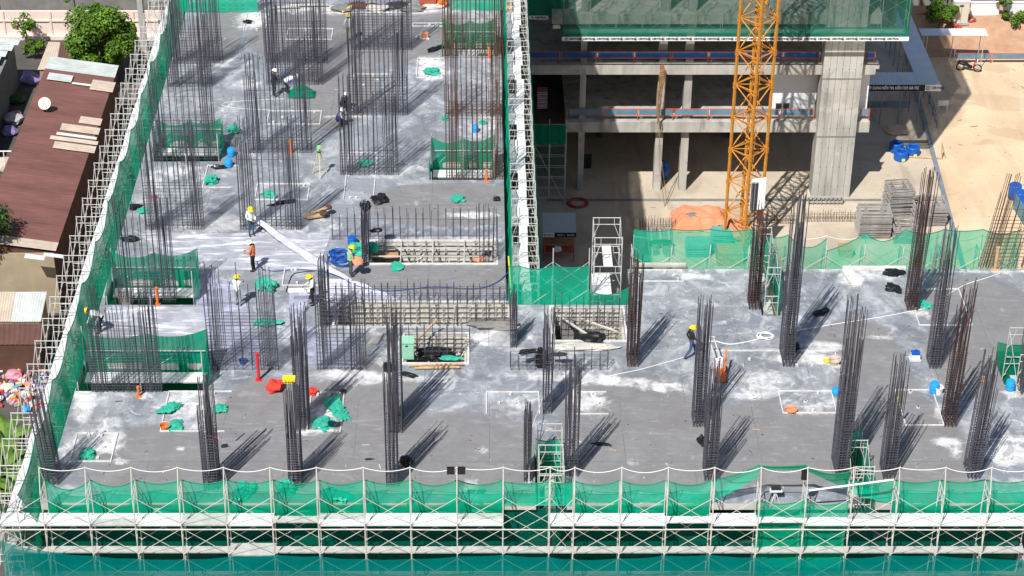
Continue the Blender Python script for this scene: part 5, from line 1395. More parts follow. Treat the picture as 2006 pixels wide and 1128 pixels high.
# notice booth
c = G(1064, 512, ZG)
o = root('notice_booth', 'grey roofed booth with printed fascia in the shaded courtyard corner', 'booth', c)
W_, Hh = 1.95, 2.35
for x in (.06, W_ - .06):
    for y in (.06, 1.15): b = MB(); b.bar(c + Vector((x, y, 0)), c + Vector((x, y, Hh - .1)), .04, 6); b.build('post', M['rail_red'] if y < .5 else M['kerb'], o)
b = MB(); nu = 24; b.grid(1, nu, lambda u, v: c + Vector((-.05 + (W_ + .1) * u, -.25 + 1.75 * v, Hh - .15 + .45 * v + .03 * (int(round(v * nu)) % 2)))); b.build('roof_sheet', mat('pale_grey_sheet', (.52, .55, .56), .6), o)
b = MB(); b.span(c + Vector((-.05, -.3, Hh - .42)), c + Vector((.65, -.27, Hh - .12))); f0_ = b.build('fascia', M['white_sheet'], o)
b = MB(); b.span(c + Vector((.655, -.3, Hh - .42)), c + Vector((W_ + .05, -.27, Hh - .12))); f1_ = b.build('fascia', M['navy'], o)
lt = MB()   # white lettering too small to read: bare strokes
rr = random.Random(2); x = .74
while x < W_ - .08:
    if rr.random() < .86: lt.box((x, -.306, Hh - .27), (.022, .004, rr.uniform(.09, .14))); lt.box((x + .022, -.306, Hh - .27 + rr.choice((-.045, 0, .045))), (.03, .004, .022))
    x += .066
shared('lettering', lt.mesh('lettering', M['white_sheet']), f1_)
tm_ = text_mesh('CENTRAL', .13, bold=.005); tm_.materials.clear(); tm_.materials.append(M['ink'])
shared('emblem', logo_mesh(.09), f0_, (.08, -.305, Hh - .27)); shared('lettering', tm_, f0_, (.2, -.305, Hh - .27), 0, (.65, 1, 1))
for z in (.55, 1.1): b = MB(); b.span(c + Vector((.08, .1, z)), c + Vector((W_ - .08, 1.1, z + .05))); b.build('shelf', M['rail_red'] if z < 1 else M['wood'], o)
crumple('bag', 'white bag lying on the booth shelf', c + Vector((1.0, .3, .6)), (.25, .2, .4), 'white', 3, cat='bag', sub=2)
# covered shelf scaffold on the left flank of the rear building
a, e = V(1046, 242, YS - 1.5), V(1110, 242, YS - 1.5)
o = root('netted_scaffold', 'shaded scaffold bay with green net panel at the left end of the rear building', 'scaffold', (a.x, YS - 1.5, ZG))
for x in (a.x, (a.x + e.x) / 2, e.x):
    for y in (YS - 1.5, YS - .1): b = MB(); b.bar((x, y, ZG), (x, y, z2t + .3), .03, 6); b.build('standard_tube', M['galv'], o)
b = MB()
for z in np.arange(ZG + .5, z2t, .9): b.bar((a.x, YS - 1.5, z), (e.x, YS - 1.5, z), .022, 5); b.bar((a.x, YS - .1, z), (e.x, YS - .1, z), .022, 5)
b.bar((a.x, YS - 1.52, z2t - 1), (e.x, YS - 1.52, ZG + .1), .022, 5); b.build('ledger_tubes', M['galv'], o, kind='stuff')
zt_, zq = V(0, 244, YS - 1.55).z, V(0, 282, YS - 1.55).z
b = MB(); b.grid(14, 6, lambda u, v: (a.x + (e.x - a.x) * u, YS - 1.56 + .03 * math.sin(u * 20), zq + (zt_ - zq) * v)); b.build('net_sheet', M['net_dense'], o)
b = MB(); b.grid(14, 6, lambda u, v: (a.x + (e.x - a.x) * u, YS - .05 + .03 * math.sin(u * 20), ZG + 1.5 + (zq - ZG - 1.5) * v)); b.build('net_sheet', M['net_blue'], o)
fpk = root('flat_pack_pile', 'pile of flat packs on the lower open floor, left end', 'boards', (a.x, YS + 2.5, z2t))
for j in range(9): q = V(1051, 240, YS + 2.5); b = MB(); b.box((q.x + .4, YS + 2.5, z2t + .1 + j * .16), (.75, .8, .1)); b.build('flat_pack', M['roof_pale'] if j % 2 else M['bag_pink'], fpk)
# items under the ground floor
c = G(1300, 355, ZG); crumple('blue_sheet', 'dark blue sheet hung between the two ground floor columns', c + Vector((.0, .4, 0)), (.35, .25, 1.3), 'blue', 6, cat='sheet', sub=2)
p, q = V(1138, 305, YS + 4), V(1156, 338, YS + 4); b = MB(); b.span((p.x, YS + 4, q.z), (q.x, YS + 4.1, p.z)); b.span((p.x - .08, YS + 4.02, q.z - .05), (q.x + .08, YS + 4.12, p.z + .08)); tag(b.build('dark_door', M['dark'], off=(p.x, YS + 4, q.z)), 'dark cabinet door in the shaded ground floor', 'door')
# blue drums at the right border
def barrel(name, label, pos, r, h, mt, lid=None, cat='drum', group=None):
    pos = Vector(pos); o = root(name, label, cat, pos, group)
    b = MB(); b.lathe([(r * .9, 0), (r, h * .08), (r * 1.02, h * .33), (r * .97, h * .36), (r * 1.02, h * .4), (r * 1.02, h * .66), (r * .97, h * .69), (r, h * .92), (r * .85, h), (r * .8, h * .97)], pos, 14); b.build('shell', M[mt], o, smooth=True)
    b = MB(); b.lathe([(r * .82, 0), (r * .82, .03), (r * .2, .05)], pos + Vector((0, 0, h * .96)), 14); b.build('lid', M[lid or mt], o)
    return o
for k, (px, py, lab) in enumerate(((1986, 388, 'blue drum farthest back in the cluster at the right border'), (1996, 402, 'blue drum in the middle of the cluster at the right border'), (2006, 420, 'blue drum nearest in the cluster, cut by the right border'))): barrel('blue_drum', lab, G(px, py, ZG), .42, 1.05, 'blue', group='blue drums at the right border')
a, c = G(1984, 408, ZG), G(2030, 480, ZG); b = MB(); b.add([a, c, c + Vector((0, 0, 1.1)), a + Vector((0, 0, 1.1))] + [v + Vector((.06, .03, 0)) for v in (a, c, c + Vector((0, 0, 1.1)), a + Vector((0, 0, 1.1)))], [(0, 1, 2, 3), (7, 6, 5, 4), (3, 2, 6, 7), (0, 3, 7, 4), (1, 5, 6, 2)]); tag(b.build('barrier_board', M['rail_teal'], off=a), 'pale blue barrier board in front of the blue drums', 'barrier')
# motorbike
c = G(1897, 139, ZG)
mo = root('motorbike', 'black and red motorbike parked on the sunlit yard', 'motorbike', c)
Rm = Matrix.Rotation(R(-12), 3, 'Z')
def mv(*v): return c + Rm @ Vector(v)
for x in (-.62, .62):
    b = MB(); pts = [mv(x + .27 * math.cos(a), 0, .3 + .27 * math.sin(a)) for a in np.linspace(0, 6.283, 17)[:-1]]; b.tube(pts, .055, 6, closed=True); w = b.build('wheel', M['black'], mo)
    b = MB()
    for a in np.linspace(0, 3.14, 5)[:-1]: b.bar(mv(x - .24 * math.cos(a), 0, .3 - .24 * math.sin(a)), mv(x + .24 * math.cos(a), 0, .3 + .24 * math.sin(a)), .02, 4)
    b.build('rim', M['galv'], w)
def loft(secs, n=10):
    b = MB(); vs = []
    for (x, z, ry, rz_) in secs:
        for k in range(n): a = 2 * math.pi * k / n; vs.append(mv(x, ry * math.cos(a), z + rz_ * math.sin(a)))
    fs_ = [(i * n + k, i * n + (k + 1) % n, (i + 1) * n + (k + 1) % n, (i + 1) * n + k) for i in range(len(secs) - 1) for k in range(n)] + [tuple(range(n - 1, -1, -1)), tuple(range((len(secs) - 1) * n, len(secs) * n))]
    return b.add(vs, fs_)
loft([(-.85, .62, .06, .06), (-.6, .6, .15, .12), (-.2, .55, .17, .15), (.05, .4, .15, .12), (.25, .35, .14, .08)]).build('body', M['black'], mo, smooth=True)
loft([(.28, .4, .13, .1), (.4, .65, .16, .16), (.45, .9, .14, .12), (.5, 1.02, .07, .06)]).build('front_fairing', M['red'], mo, smooth=True)
loft([(-.75, .76, .1, .04), (-.4, .8, .15, .06), (.05, .74, .12, .05)]).build('seat', M['dark'], mo, smooth=True)
b = MB(); b.bar(mv(.42, -.33, 1.05), mv(.42, .33, 1.05), .025, 6); b.build('handlebar', M['dark'], mo)
b = MB(); b.bar(mv(.45, .1, .95), mv(.62, .1, .3), .03, 6); b.bar(mv(.45, -.1, .95), mv(.62, -.1, .3), .03, 6); b.build('fork', M['galv'], mo)
b = MB(); b.box(mv(.55, 0, .92), (.08, .16, .12)); b.build('headlight', M['white'], mo)
for s in (-1, 1): b = MB(); b.bar(mv(.42, .25 * s, 1.05), mv(.4, .32 * s, 1.25), .012, 4); b.box(mv(.4, .33 * s, 1.27), (.03, .12, .07)); b.build('mirror', M['dark'], mo)
# small things on the yard
c = G(1846, 214, ZG); b = MB(); b.box(c + Vector((.0, 0, .5)), (.75, .1, .4))
for x in (-.3, .3): b.bar(c + Vector((x, -.2, 0)), c + Vector((x, 0, .7)), .03, 5); b.bar(c + Vector((x, .2, 0)), c + Vector((x, 0, .7)), .03, 5)
tag(b.build('sign_stand', M['white'], off=c), 'small white sign stand on the shaded yard edge', 'sign')
c = G(1845, 312, ZG); b = MB()
b.bar(c + Vector((-2.9, .3, .08)), c + Vector((0, 0, .08)), .06, 5); b.bar(c, c + Vector((-.1, .2, 1.2)), .05, 5); b.bar(c + Vector((.3, .1, 0)), c + Vector((-.1, .2, 1.2)), .04, 5)
tag(b.build('timber_prop', M['timber'], off=c), 'pale timber props lying beside the kerb below the drums', 'timber')

for o_ in list(COL.objects):
    if o_.parent is None and o_.location.z < ZG + 3 and o_.name.split('.')[0] in ('blue_drum', 'sand_heap', 'frame_stack', 'steel_rack', 'bar_pile', 'cut_branches', 'covered_stack', 'tarpaulin', 'panel_stack', 'timber_crate', 'notice_booth', 'bag', 'motorbike', 'sign_stand', 'timber_prop', 'barrier_board', 'blue_sheet'):
        o_.scale = (KS,) * 3
        if o_.location.z > ZG + .3: o_.location.z = ZG + (o_.location.z - ZG) * KS
# ---------------------------------------------------------------- formwork pits
def pit(hk, label, depth=2.2, rails_=True, ribs=3, seed=0):
    x0, x1, y0, y1 = HOLES[hk]; rr = random.Random(seed)
    o = root('formwork_pit', label, 'formwork', (x0, y0, -depth), 'formwork pits in the deck')
    w = .6; n = max(1, int(round((x1 - x0 - .1) / w))); w = (x1 - x0 - .1) / n; H = depth - .02
    pm = MB(); pm.box((w / 2, .03, H / 2), (w - .015, .04, H))
    for z in np.linspace(.12, H - .06, ribs * 2 + 1): pm.box((w / 2, -.03, z), (w - .015, .07, .05))
    for x in (.02, w - .04): pm.box((x + .01, -.028, H / 2), (.035, .066, H - .01))
    pm = pm.mesh('form_panel', M['form'])
    for k in range(n): shared('form_panel', pm, o, Vector((x0 + .05 + k * w, y1 - .12 - (.02 if k % 3 else 0), -depth)) - wloc(o))
    ns = max(1, int((y1 - y0 - .3) / .6))
    sm = MB(); L = (y1 - y0 - .3) / ns; sm.box((.03, L / 2, H / 2), (.04, L - .015, H))
    for z in np.linspace(.12, H - .06, ribs * 2 + 1): sm.box((.08, L / 2, z), (.07, L - .015, .05))
    sm = sm.mesh('form_panel', M['form'])
    for k in range(ns):
        shared('form_panel', sm, o, Vector((x0 + .01, y0 + .1 + k * L, -depth)) - wloc(o)); shared('form_panel', sm, o, Vector((x1 - .01, y0 + .1 + (k + 1) * L, -depth)) - wloc(o), math.pi)
    b = MB(); b.span((x0 + .1, y0 + .1, -depth), (x1 - .1, y1 - .1, -depth + .05)); b.build('pit_floor', M['conc_dark'], o)
    b = MB(); t = .1
    b.span((x0 - t, y1, .002), (x1 + t, y1 + t, .09)); b.span((x0 - t, y0 - t, .002), (x1 + t, y0, .07)); b.span((x0 - t, y0, .002), (x0, y1, .08)); b.span((x1, y0, .002), (x1 + t, y1, .08)); b.build('rim_board', M['form_white'], o)
    if rails_:
        b = MB()
        for f in (.33, .7): y = y0 + (y1 - y0) * f; b.bar((x0, y, .02), (x1, y, .02), .035, 6)
        b.build('waler_tube', M['galv'], o)
        for k in range(1, 4): b = MB(); x = x0 + (x1 - x0) * k / 4; b.bar((x, y0, .09), (x, y1, .09), .035, 6); b.build('strut_tube', M['galv'], o)
    for k in range(n):
        if rr.random() < .6: b = MB(); x = x0 + .3 + k * w; b.bar((x, y1 - .25, -depth * .55), (x, y1 - .22, .16), .025, 5); b.box((x, y1 - .22, .16), (.1, .06, .06)); b.build('form_clamp', M['tube_grey'], o)
    b = MB()
    for k in range(16):
        p = Vector((rr.uniform(x0 + .2, x1 - .2), rr.uniform(y0 + .2, y1 - .3), -depth + .08)); q = Vector((min(x1 - .1, max(x0 + .1, p.x + rr.uniform(-1.4, 1.4))), rr.uniform(y0 + .15, y1 - .2), rr.uniform(-depth + .2, .05)))
        b.bar(p, q, rr.choice((.025, .03, .045)), 5)
    for k in range(14): b.box((rr.uniform(x0 + .3, x1 - .3), rr.uniform(y0 + .2, y1 - .3), -depth + .1 + rr.random() * .3), (rr.uniform(.2, .9), rr.uniform(.08, .3), .05), rr.uniform(0, 3), 0, rr.uniform(-.3, .3))
    b.build('loose_props', M['form_white'], o, kind='stuff')
    return o
pit('pit1', 'shallow formwork pit with white struts near the deck edge', 1.9, True, 3, 1)
pit('pit2', 'long formwork pit lined with ribbed panels across the rear wing', 2.4, False, 4, 2)
pit('pit3', 'square formwork pit beside the mint green box', 1.6, False, 3, 3)
pit('pit4', 'formwork pit full of props at the notch', 2.0, False, 4, 4)
def plate(name, label, px, py, size, rz, mt, z=.02, cat='board', group=None, rx=0.0):
    c = G(px, py, z); b = MB(); b.box(c + Vector((0, 0, size[2] / 2)), size, rz, 0, rx); b.box(c + Vector((.02, .01, size[2] + .008)), (size[0] * .96, size[1] * .9, .014), rz, 0, rx)
    return tag(b.build(name, M[mt], off=c), label, cat, group)
def stick(name, label, p, q, r, mt, cat='timber', n=5):
    b = MB(); p, q = Vector(p), Vector(q); b.bar(p, q, r, n); b.bar(p.lerp(q, .1) + Vector((0, 0, .01)), p.lerp(q, .9) + Vector((0, 0, .01)), r * 1.12, n)
    return tag(b.build(name, M[mt], off=p), label, cat)
p = G(762, 505, -.3); plate('plywood', 'orange brown plywood sheet lying in the upper pit', 757, 500, (1.15, .55, .04), .05, 'wood', -.35)
crumple('cloth', 'orange rag in the right end of the upper pit', G(940, 511, -.1), (.3, .15, .2), 'tarp_orange', 4, sub=2)
crumple('cloth', 'green cloth hung on the upper left corner of the upper pit', G(728, 494, .1), (.3, .2, .55), 'tarp_green', 5, sub=2)
stick('timber_prop', 'brown timber leaning over the pit beside the mint box', G(815, 668, .3), G(856, 626, .8), .05, 'timber')
stick('timber_prop', 'pale timber prop standing in the long pit', G(888, 640, -.2), G(892, 598, 1.0), .05, 'form')
for k, (xa, ya_, xb, yb_, lab) in enumerate(((800, 716, 908, 713, 'long brown batten on the front rim of the mint box pit'), (812, 721, 900, 719, 'shorter pale batten in front of the long brown one'), (1094, 618, 1160, 662, 'sloping steel prop in the notch pit, left one'), (1130, 622, 1210, 650, 'sloping steel prop in the notch pit, right one'))): stick('batten', lab, G(xa, ya_, .1), G(xb, yb_, .12), .05, 'timber' if k < 2 else 'form')
crumple('rubble', 'dark rubble at the right end of the long pit', G(968, 640, 0), (1.0, .35, .35), 'conc_dark', 7, cat='rubble')
crumple('rubble', 'black and grey debris inside the mint box pit', G(850, 698, -.5), (.7, .35, .4), 'black', 8, cat='rubble')
crumple('rubble', 'teal plastic debris inside the mint box pit', G(884, 704, -.1), (.4, .15, .18), 'tarp_green', 9, cat='rubble')
crumple('rubble', 'black debris at the front of the notch pit', G(1160, 668, -.1), (.5, .3, .4), 'black', 10, cat='rubble')
crumple('rubble', 'grey planks and scraps along the front of the notch pit', G(1150, 682, 0), (1.2, .25, .22), 'form', 11, cat='rubble')
plate('form_panel_loose', 'grey metal form section lying left of the mint box cage', 736, 665, (.45, .95, .08), -.25, 'form')
plate('form_panel_loose', 'white form section lying on the rear edge near the black rags', 1668, 546, (.5, 1.5, .12), .18, 'form_white')
plate('form_panel_loose', 'long white form section along the rear edge', 1712, 528, (3.0, .22, .14), .0, 'form_white')
plate('form_panel_loose', 'grey timber edge at the rear deck corner by the notch', 1290, 521, (2.6, .2, .12), 0, 'form')
# mint green box
c = G(797, 706)
o = root('site_box', 'mint green metal site box beside the tall cage', 'box', c)
b = MB(); b.box(c + Vector((0, .3, .45)), (.62, .55, .82)); b.build('body', M['mint'], o)
b = MB(); b.box(c + Vector((0, .3, .89)), (.66, .6, .07)); b.build('lid', M['mint'], o)
b = MB(); b.box(c + Vector((0, .02, .74)), (.1, .02, .08)); b.build('latch', M['dark'], o)
b = MB()
for x in (-.25, .25): b.box(c + Vector((x, .3, .02)), (.08, .5, .05))
b.build('skids', M['dark'], o)
# ---------------------------------------------------------------- cloths and bags on the deck
GREEN = [(848,143,.42,.3,.28,'green cloth in the white framed recess at upper right of the wing'),(459,258,.3,.3,.4,'green cloth beside the small netted opening'),(413,356,.34,.3,.42,'green cloth bundle in the recess right of the tall panel'),(281,414,.3,.25,.15,'green cloth by the left net near the red canister'),
 (527,381,.35,.28,.2,'green cloth in a recess behind tall bars'),(716,322,.34,.28,.25,'green cloth at the foot of the panel by the tripod'),(896,391,.36,.3,.18,'flat green cloth behind the upper pit'),(778,524,.36,.28,.15,'green cloth in front of the upper pit'),
 (521,562,.45,.4,.45,'large green cloth heap behind the gridded panel'),(526,634,.5,.25,.25,'green cloth inside the gridded panel'),(332,803,.42,.25,.28,'green cloth, upper of two in the lower left recess'),(343,834,.36,.3,.2,'green cloth beside the orange bucket'),
 (433,802,.28,.3,.22,'green cloth touching the front cage on its right side'),(172,893,.26,.28,.3,'green cloth in the front left corner recess'),(660,800,.32,.75,.25,'long green cloth along the right side of a recess'),(632,832,.4,.35,.25,'green cloth at the lower edge of a recess, mid left'),
 (873,234,.18,.2,.3,'small green cloth by the rusty panel'),(947,242,.18,.15,.25,'small green cloth beside a blue jug'),(700,493,.5,.35,.5,'green hose heap behind the worker in green'),(1808,598,.22,.35,.3,'green cloth at the foot of the rusty rear cage'),(480,968,.5,.3,.4,'green heap behind the front net, left part'),(560,960,.35,.3,.5,'green and blue heap behind the front net beside a cage'),(660,975,.5,.3,.4,'green heap behind the front net, middle of the left half')]
for k, (px, py, sx, sy, sz, lab) in enumerate(GREEN): crumple('green_cloth', lab, G(px, py), (sx * .85, sy * .85, sz * .8), 'tarp_green', k, k * .7, group='green cloths on the deck', rough=.85, sub=4)
BLACK = [(486,44,.34,.2,.2,0,'black cloth in the white recess at the top'),(853,97,.62,.2,.2,.75,'long black cloth near the far net box'),(745,394,.42,.35,.42,0,'round black bag in the middle of the rear wing'),(973,392,.2,.18,.25,0,'small black bag at the right deck edge'),
 (552,399,.7,.15,.16,.35,'long thin black cloth behind the tall bars'),(257,470,.4,.25,.2,0,'black cloth beside the left net above the net box'),(433,328,.55,.2,.12,.1,'black sheet below the blue jugs'),(264,406,.3,.3,.15,0,'black patch of cloth next to the left net'),
 (759,724,.22,.28,.3,0,'black bag left of the tall cage by the mint box'),(800,735,.4,.18,.15,-.4,'black cloth right of the tall cage by the mint box'),(1608,614,.45,.2,.2,.5,'black cloth on open deck right of the rear slot'),(1752,537,.5,.25,.3,.2,'black cloth heap at the rear edge, upper one'),(1752,568,.4,.3,.25,-.7,'black cloth heap at the rear edge, lower one'),
 (1180,871,.42,.1,.08,-.2,'thin black strip on the smooth concrete by the front slot'),(796,908,.28,.3,.4,0,'black bag at the foot of the front cage, left middle'),(1377,868,.22,.3,.4,0,'black bag at the foot of the front cage by smooth concrete'),(1558,684,.18,.3,.5,0,'black bag on the tall cage right of the rear slot'),(672,770,.12,.1,.25,0,'small black bag on the corner of a recess'),(955,500,.2,.15,.2,0,'black scrap by the corner bars'),(722,900,.2,.06,.05,0,'tiny black scrap on the front deck')]
for k, (px, py, sx, sy, sz, rz, lab) in enumerate(BLACK): crumple('black_cloth', lab, G(px, py), (sx * .78, sy * .8, sz * .8), 'black', k + 60, rz, group='black cloths on the deck', rough=.8)
crumple('black_cloth', 'black rag hung on top of the end cage by the upper pit', G(718, 520) + Vector((0, .8, 2.6)), (.2, .15, .4), 'black', 91, rough=.8); crumple('black_cloth', 'black rag hung halfway on the end cage by the upper pit', G(724, 520) + Vector((.35, .6, 1.5)), (.3, .1, .2), 'black', 92, rough=.8)
crumple('black_cloth', 'black cloth thrown over the low grid, left part', G(1035, 722) + Vector((0, .2, .7)), (.34, .12, .18), 'black', 93, .3, rough=.8); crumple('black_cloth', 'black cloth hanging down the low grid beside the cage', G(1060, 722) + Vector((0, .05, .1)), (.2, .15, .9), 'black', 94, rough=.8); crumple('black_cloth', 'black cloth thrown over the low grid, right part', G(1095, 722) + Vector((0, .2, .6)), (.28, .1, .1), 'black', 95, rough=.8)
for k, (px, py, s, mt_, lab) in enumerate(((538, 764, .32, 'tarp_red', 'red cloth bundle near the red post'), (612, 772, .2, 'tarp_red', 'red cloth bundle at the foot of the tall cage'), (424, 888, .12, 'bag_pink', 'pink rag on the front left cage'), (302, 388, .12, 'red', 'red canister among the bars at the left'))): crumple('cloth', lab, G(px, py) + Vector((0, 0, .7 if k == 2 else 0)), (s, s * .9, s * 1.6), mt_, k + 40)
# buckets, jugs
def bucket(label, px, py, r, h, mt, group='buckets and jugs on the deck'):
    c = G(px, py); o = root('bucket', label, 'bucket', c, group)
    b = MB(); b.lathe([(r * .78, 0), (r, h), (r * 1.07, h), (r * 1.07, h - .03), (r * .95, h - .03), (r * .74, .04)], c, 14); b.build('shell', M[mt], o)
    b = MB(); b.tube([c + Vector((r * math.cos(a), 0, h + r * .7 * math.sin(a))) for a in np.linspace(0, math.pi, 7)], .01, 4); b.build('handle', M['galv'], o)
bucket('orange bucket beside a green cloth in the lower left recess', 324, 840, .22, .22, 'orange'); bucket('pale orange basin in the corner of a white edged recess', 1549, 806, .26, .16, 'tarp_orange'); bucket('tan basin left of the tall right hand cage', 1634, 712, .26, .22, 'roof_beige'); bucket('yellow basin next to the tan one', 1620, 708, .17, .08, 'yellow')
bucket('blue bucket inside the gridded panel beside the red post', 476, 712, .17, .22, 'blue'); bucket('white bucket beside the light blue drum', 1838, 770, .2, .34, 'white'); bucket('tan basin in the splayed cage at right', 1928, 748, .22, .14, 'timber')
for (px, py, r, h, mt_, lab) in ((453, 305, .2, .42, 'sky_blue', 'light blue jug beside the small netted opening, upper'), (448, 326, .2, .42, 'sky_blue', 'light blue jug beside the black sheet, lower'), (931, 258, .17, .4, 'sky_blue', 'light blue jug among the rusty bars'), (690, 478, .22, .4, 'blue', 'dark blue tank behind the worker in green'), (1637, 772, .17, .3, 'sky_blue', 'small blue can left of the tall right cage'), (1829, 768, .2, .5, 'sky_blue', 'light blue drum at the foot of the brown cage'), (1978, 763, .2, .48, 'sky_blue', 'light blue drum at the right border net')): barrel('plastic_drum', lab, G(px, py), r, h, mt_, group='plastic drums on the deck')
# posts
def post(label, px, py, h, mt, r=.06):
    c = G(px, py); o = root('marker_post', label, 'post', c, 'coloured posts on the deck')
    b = MB(); b.bar(c, c + Vector((0, 0, h)), r, 8); b.build('tube', M[mt], o)
    b = MB(); b.bar(c + Vector((0, 0, h)), c + Vector((0, 0, h + .05)), r * 1.25, 8); b.box(c + Vector((0, 0, .015)), (r * 4, r * 4, .03)); b.build('cap', M[mt], o)
post('red post standing on open deck left of the tall cage', 507, 744, 1.35, 'red', .07); post('orange post in the tall panel by the tripod', 570, 300, .8, 'orange'); post('orange post in the net box below the plastic sheet', 309, 596, .85, 'orange'); post('short orange post in front of the largest netted opening', 272, 776, .45, 'orange'); post('orange post in the right hand net box', 953, 354, .6, 'orange'); post('orange post near the far net box', 958, 112, .55, 'orange'); post('orange post in the leaning rusty panel at the right border', 1949, 528, 1.2, 'timber', .08); post('dark red post in the far bar panel', 617, 118, 2.3, 'plaster_dark', .05)
b = MB(); c = G(570, 958) + Vector((0, 1.6, 4.3)); b.box(c, (.5, .3, .12)); b.box(c + Vector((0, 0, -.12)), (.3, .2, .12)); tag(b.build('capping_board', M['yellow'], off=c), 'yellow board capping the bars of a front cage', 'board')
stick('yellow_level', 'yellow spirit level stuck in the cage right of the front slot', G(1752, 850) + Vector((0, 0, 1.6)), G(1752, 850) + Vector((.02, 0, 2.3)), .04, 'yellow', 'tool'); stick('yellow_level', 'yellow level hanging on the front left cage', G(417, 905) + Vector((0, 0, 2.2)), G(417, 905) + Vector((.02, 0, 3.0)), .03, 'yellow', 'tool')
# surveying tripod
c = G(627, 343)
o = root('survey_tripod', 'yellow legged surveying tripod standing on the rear wing', 'tripod', c)
for a in (.6, 2.7, 4.8): b = MB(); b.bar(c + Vector((.42 * math.cos(a), .42 * math.sin(a), 0)), c + Vector((.05 * math.cos(a), .05 * math.sin(a), 1.35)), .03, 6); b.build('leg', mat('leg_yellow', (.6, .55, .3), .6) if a < 1 else bpy.data.materials['leg_yellow'], o)
b = MB(); b.lathe([(.12, 1.35), (.13, 1.4), (.05, 1.42)], c, 10); b.build('head_plate', M['dark'], o)
b = MB(); b.box(c + Vector((0, 0, 1.55)), (.2, .18, .25)); b.bar(c + Vector((0, -.15, 1.57)), c + Vector((0, .15, 1.57)), .05, 8); b.build('instrument', mat('level_green', (.25, .6, .25), .5), o)
# power trowel / cutter machine
c = G(1412, 752)
o = root('cutting_machine', 'orange and white floor machine with long handle by the tall cage', 'machine', c)
b = MB(); b.box(c + Vector((0, .35, .28)), (.42, .7, .36)); b.build('chassis', M['orange'], o)
b = MB(); b.box(c + Vector((-.02, .75, .55)), (.36, .4, .34)); b.lathe([(.14, 0), (.16, .1), (.1, .2)], c + Vector((0, .7, .7)), 10); b.build('engine', M['white'], o)
for x in (-.22, .22): b = MB(); b.lathe([(.13, -.03), (.13, .03)], (0, 0, 0), 12); b.v = [tuple(Matrix.Rotation(math.pi / 2, 3, 'Y') @ Vector(v) + c + Vector((x, .15, .14))) for v in b.v]; b.build('wheel', M['black'], o)
b = MB(); b.bar(c + Vector((-.12, .9, .5)), c + Vector((-.42, 2.0, 1.15)), .03, 6); b.bar(c + Vector((.12, .9, .5)), c + Vector((-.2, 2.0, 1.15)), .03, 6); b.bar(c + Vector((-.5, 2.0, 1.15)), c + Vector((-.12, 2.0, 1.15)), .03, 6); b.build('handle', M['form'], o)
b = MB(); b.bar(c + Vector((.15, .2, .45)), c + Vector((.3, 1.2, 1.0)), .05, 6); b.build('hose_guard', M['orange'], o)
c = G(1793, 710)
o = root('vibrator_motor', 'blue and white motor unit on the wet grey deck', 'machine', c)
b = MB(); b.box(c + Vector((0, .15, .08)), (.5, .35, .1)); b.build('base', M['form_white'], o)
b = MB(); b.box(c + Vector((0, .15, .25)), (.38, .3, .22)); b.build('motor', M['white'], o)
b = MB(); b.box(c + Vector((0, .15, .42)), (.36, .26, .12)); b.tube([c + Vector((-.18, .15, .4)), c + Vector((0, .15, .6)), c + Vector((.18, .15, .4))], .02, 5); b.build('cover', M['blue'], o)
c = G(832, 76)
o = root('vibrator_motor', 'small orange motor unit near the far right panel', 'machine', c)
b = MB(); b.box(c + Vector((0, .1, .2)), (.4, .3, .25)); b.build('motor', M['tarp_orange'], o)
b = MB(); b.box(c + Vector((0, .1, .04)), (.55, .4, .07)); b.bar(c + Vector((-.5, 0, .1)), c + Vector((-.2, .1, .25)), .05, 6); b.build('base', M['form_white'], o)
# wooden dolly
c = G(630, 428)
o = root('tool_cart', 'brown tipped over tool cart on the rear wing', 'cart', c)
b = MB(); b.box(c + Vector((-.35, .1, .15)), (.9, .5, .08), .3); b.bar(c + Vector((-.9, -.1, .1)), c + Vector((.2, .3, .5)), .035, 5); b.bar(c + Vector((-.8, .3, .1)), c + Vector((.3, .1, .55)), .035, 5); b.build('frame', M['timber'], o)
for q in ((.1, .05, .3), (.3, .35, .45)): b = MB(); b.lathe([(.2, -.05), (.22, 0), (.2, .05)], c + Vector(q), 12); b.build('wheel', M['plaster_dark'], o)
# lamps on the front scaffold
c = Vector(((894 - CX) / 50, -.7, 1.95))
o = root('site_lamp', 'black twin floodlight on a front scaffold post', 'lamp', c)
for x in (-.22, .2): b = MB(); b.box(c + Vector((x, 0, .2)), (.3, .12, .3)); b.build('lamp_head', M['black'], o)
b = MB(); b.bar(c + Vector((-.25, 0, .05)), c + Vector((.25, 0, .05)), .03, 5); b.build('bracket', M['galv'], o)
c = Vector(((1577 - CX) / 50, -.6, 1.85)); b = MB(); b.box(c, (.22, .12, .4)); b.box(c + Vector((0, 0, .22)), (.26, .16, .05)); tag(b.build('junction_box', M['black'], off=c), 'black junction box on a front post where the net is rolled up', 'box')
c = G(1518, 980)
o = root('work_lamp', 'stand with four lamps behind the open front bay', 'lamp', c)
b = MB(); b.bar(c, c + Vector((0, 0, .5)), .03, 5); b.bar(c + Vector((-.2, -.3, -.1)), c + Vector((0, .1, .4)), .02, 5); b.bar(c + Vector((.2, -.3, -.1)), c + Vector((0, .1, .4)), .02, 5); b.build('stand', M['galv'], o)
b = MB(); b.box(c + Vector((0, 0, .5)), (.5, .2, .06)); b.build('shelf', M['white'], o)
for x in (-.15, -.05, .05, .15): b = MB(); b.box(c + Vector((x, 0, .62)), (.08, .12, .16)); b.build('lamp_head', M['dark'], o)
